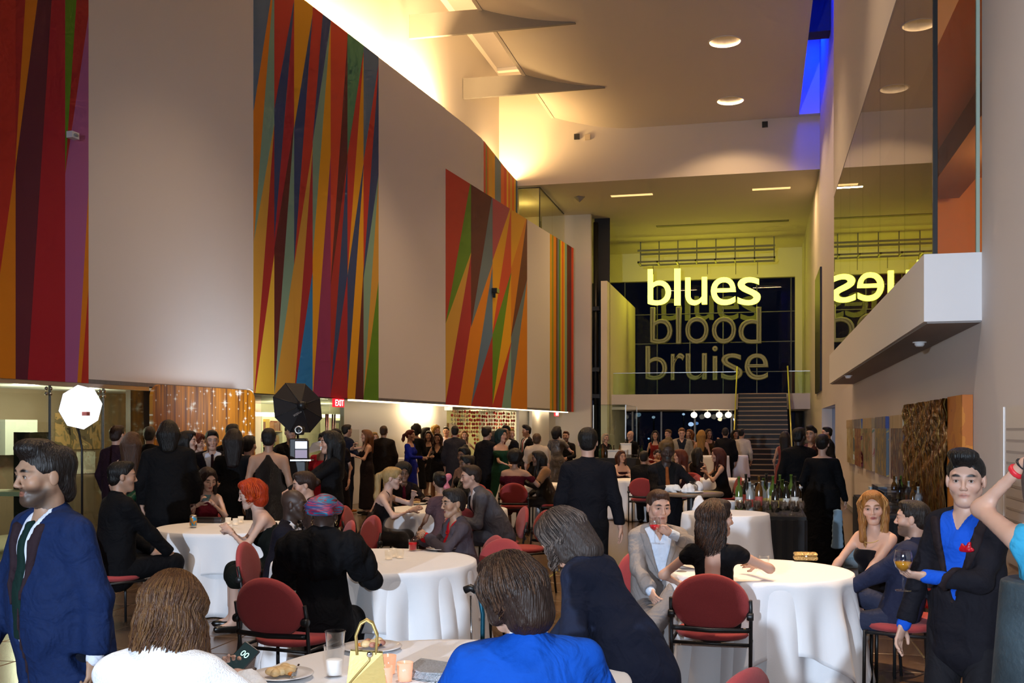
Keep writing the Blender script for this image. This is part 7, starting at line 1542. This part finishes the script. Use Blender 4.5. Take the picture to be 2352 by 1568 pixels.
for i in range(22):
    x = -.21+.60*((i*7) % 22)/22+rb.uniform(-.01, .01); y_ = 10.66+.11*(i % 5)+rb.uniform(-.02, .02)+.28*(i//11); b_ = rb.randrange(5)
    e = thing('liquor_bottle', (x, y_, .90), '%s bottle among the crowd of bottles on the bar table' % ('dark green', 'amber', 'black', 'clear', 'olive green')[b_], 'bottle', [('bottle_body', BT[b_]), ('paper_label', ME['label'][i % 3])], 0, '%s bottles on the bar table' % ('dark green', 'amber', 'black', 'clear', 'olive green')[b_]); e.scale = (1, 1, rb.uniform(.85, 1.15))
def bin_(loc, w_, d_, h_, label, m, name='ice_tub', cat='tub'):
    e = empty(name, loc, 0, label, cat); t = .012
    MB().box((-w_/2, -d_/2, 0), (w_/2, d_/2, t)).build('bottom', m, e)
    for (a_, b__) in (((-w_/2, -d_/2), (w_/2, -d_/2+t)), ((-w_/2, d_/2-t), (w_/2, d_/2)), ((-w_/2, -d_/2+t), (-w_/2+t, d_/2-t)), ((w_/2-t, -d_/2+t), (w_/2, d_/2-t))): MB().box((a_[0], a_[1], t), (b__[0], b__[1], h_)).build('side', m, e)
    MB().box((-w_/2-.012, -d_/2-.012, h_-.02), (w_/2+.012, -d_/2, h_)).build('rim', m, e); return e
M_tub = mat('white_plastic', (.62, .64, .66), .4)
bin_((.30, 11.6, .90), .24, .4, .22, 'white plastic ice tub at the right end of the bar table', M_tub); bin_((-.14, 12.45, .90), .2, .3, .16, 'white tub at the far left end of the bar table', M_tub)
o = cloth('draped_napkin', (-.40, 11.6, 0), .14, .94, 'white cloth draped over a stand left of the bar bottles', 'cloth', zhem=.5, nf=6, amp=.02, seed=9)
MB().lathe([(.02, 0), (.02, .93), (.13, .935), (.001, .938)], 12).build('stand', M_black, None, (-.40, 11.6, 0)); tag([q for q in COL.objects if q.name == 'stand'][0], 'thin black stand under the white draped cloth by the bar', 'stand')
# back bar against the wall
bar('side_bar', 1.20, XR-.03, 11.0, 14.4, .86, 'black-clothed side bar along the right wall', M_bcl)
M_bin = glass_mat('clear_bin', (.86, .88, .92), ior=1.4)
bin_((1.42, 11.5, .86), .38, .55, .22, 'clear plastic bin of cups at the near end of the side bar', M_bin, 'clear_bin', 'bin'); bin_((1.46, 12.6, .86), .36, .6, .22, 'clear plastic bin in the middle of the side bar', M_bin, 'clear_bin', 'bin')
for i in range(9):
    b_ = rb.randrange(5); e = thing('liquor_bottle', (1.62+rb.uniform(-.06, .08), 11.3+.33*i, .86), ['dark green', 'amber', 'black', 'clear', 'olive green'][b_]+' bottle standing along the wall on the side bar', 'bottle', [('bottle_body', BT[b_]), ('paper_label', ME['label'][i % 3])], 0, ['dark green', 'amber', 'black', 'clear', 'olive green'][b_]+' bottles on the side bar'); e.scale = (.9, .9, rb.uniform(.8, 1.0))
for i, (x, y_, lb_) in enumerate(((1.30, 11.9, 'near'), (1.31, 12.25, 'far'))): thing('drink_can', (x, y_, .86), 'silver can at the front of the side bar, %s one' % lb_, 'can', [('can_body', ME['can'])])
bevel(tag(box((1.30, 13.3, .86), (1.50, 13.5, 1.02)).build('carton', mat('carton_blue', (.50, .60, .66), .7)), 'pale blue square carton on the side bar', 'carton'), .004)
p = ground(1947, 12.9); ct = empty('floor_carton', p, YAW+.1, 'pale blue printed carton on the floor below the side bar', 'carton'); bevel(MB().box((-.10, -.1, 0), (.10, .1, .24)).build('box_body', mat('carton_pale', (.50, .62, .70), .7), ct), .004)
me = text_mesh('BUTTER', .0005); vs = np.empty(len(me.vertices)*3, np.float32); me.vertices.foreach_get('co', vs); vs = vs.reshape(-1, 3); lo, hi = vs.min(0), vs.max(0); q = (vs-(lo+hi)/2)/(hi[0]-lo[0]); me.vertices.foreach_set('co', np.stack([q[:, 0]*.15, -.102-q[:, 2]*0, q[:, 1]*.15+.12], 1).astype(np.float32).ravel()); link('lettering', me, mat('cyan_ink', (.08, .45, .62), .6), ct)
MB().box((-.08, -.1015, .03), (.02, -.100, .037)).build('print_line', mat('ink_dark', (.1, .15, .2), .6), ct); MB().box((-.08, -.1015, .045), (.0, -.100, .05)).build('print_line', mat('ink_dark', (.1, .15, .2), .6), ct)
D = Field((-.14, -.10, -.55), (.14, .10, .05), .009); D.cap((0, 0, .0), (-.01, 0, -.45), .016, .022, .02, ((1, 0, 0), 3.6)); add_noise(D, .003, 24, 6); tw = empty('bar_towel', at_d(1925, 1172, 12.6), YAW, 'pale blue towel hanging from the side bar beside the barman', 'towel'); mesh_field('folded_cloth', D, mat('towel_blue', (.28, .40, .50), .9), tw)
# far bar
a = ground(1338, 25.3); c = ground(1482, 25.3); bar('bar_table', a.x, c.x, a.y, a.y+.8, 1.02, 'long dark bar table in front of the far windows', M_bcl)
p = at_d(1420, HOR, 25.5); bin_((p.x, a.y+.4, 1.02), .46, .4, .20, 'white ice tub on the far bar', mat('tub_white', (.8, .78, .72), .4)); p2 = at_d(1433, HOR, 26.2); bin_((p2.x+.12, a.y+.65, 1.02), .26, .1, .36, 'white box standing behind the tub on the far bar', mat('tub_white', (.8, .78, .72), .4), 'white_box', 'box')
for i in range(10):
    q = at_d(1442+2.6*i, HOR, 25.4); thing('bar_glass', (q.x, a.y+.12, 1.02), 'small glass in the row on the far bar', 'glass', [('tumbler', ME['tumbler'])], 0, 'glasses in a row on the far bar')
for i in range(8):
    q = at_d((1378, 1384, 1391, 1402, 1410, 1424, 1470, 1476)[i], HOR, 25.4); b_ = (0, 1, 2, 0, 2, 1, 2, 0)[i]; thing('liquor_bottle', (q.x, a.y+.25, 1.02), '%s bottle on the far bar' % ('dark green', 'amber', 'black')[b_], 'bottle', [('bottle_body', BT[b_])], 0, '%s bottles on the far bar' % ('dark green', 'amber', 'black')[b_])
# ================================================================== LABELS THAT COUNT LOOK-ALIKES
def grp(g): return [o for o in COL.objects if o.parent is None and o.get('group') == g]
for c_ in ('dark green', 'amber', 'black', 'clear', 'olive green'):
    relabel(grp(c_+' bottles on the bar table'), '%s '+c_+' bottle from the left on the bar table')
    relabel(grp(c_+' bottles on the side bar'), '%s '+c_+' bottle from the left on the side bar')
    relabel(grp(c_+' bottles on the far bar'), '%s '+c_+' bottle from the left on the far bar')
gl_ = grp('glasses in rows on the front of the bar')
for j in range(4): relabel([o for o in gl_ if round((o.location.y-10.16)/.085) == j], 'clear stemmed glass, %s from the left in the '+('front', 'second', 'third', 'rear')[j]+' row on the bar')
relabel(grp('glasses in a row on the far bar'), 'small tumbler, %s from the left in the row on the far bar')
relabel(grp('paper garlands in the gallery'), '%s paper garland from the left in the lit gallery')
relabel(grp('cove uplights behind the parapet'), '%s warm cove uplight from the photographer, behind the parapet', lambda o: o.location.y)
for lab in ('white lit bookcase right of the gold backdrop', 'white lit bookcase under the exit sign'):
    bk_ = grp('books in the '+lab)
    for z_, nm in ((1.685, 'top'), (1.305, 'middle'), (.925, 'lower')): relabel([o for o in bk_ if abs(o.location.z-z_) < .02], '%s book from the left, '+nm+' shelf, '+lab)
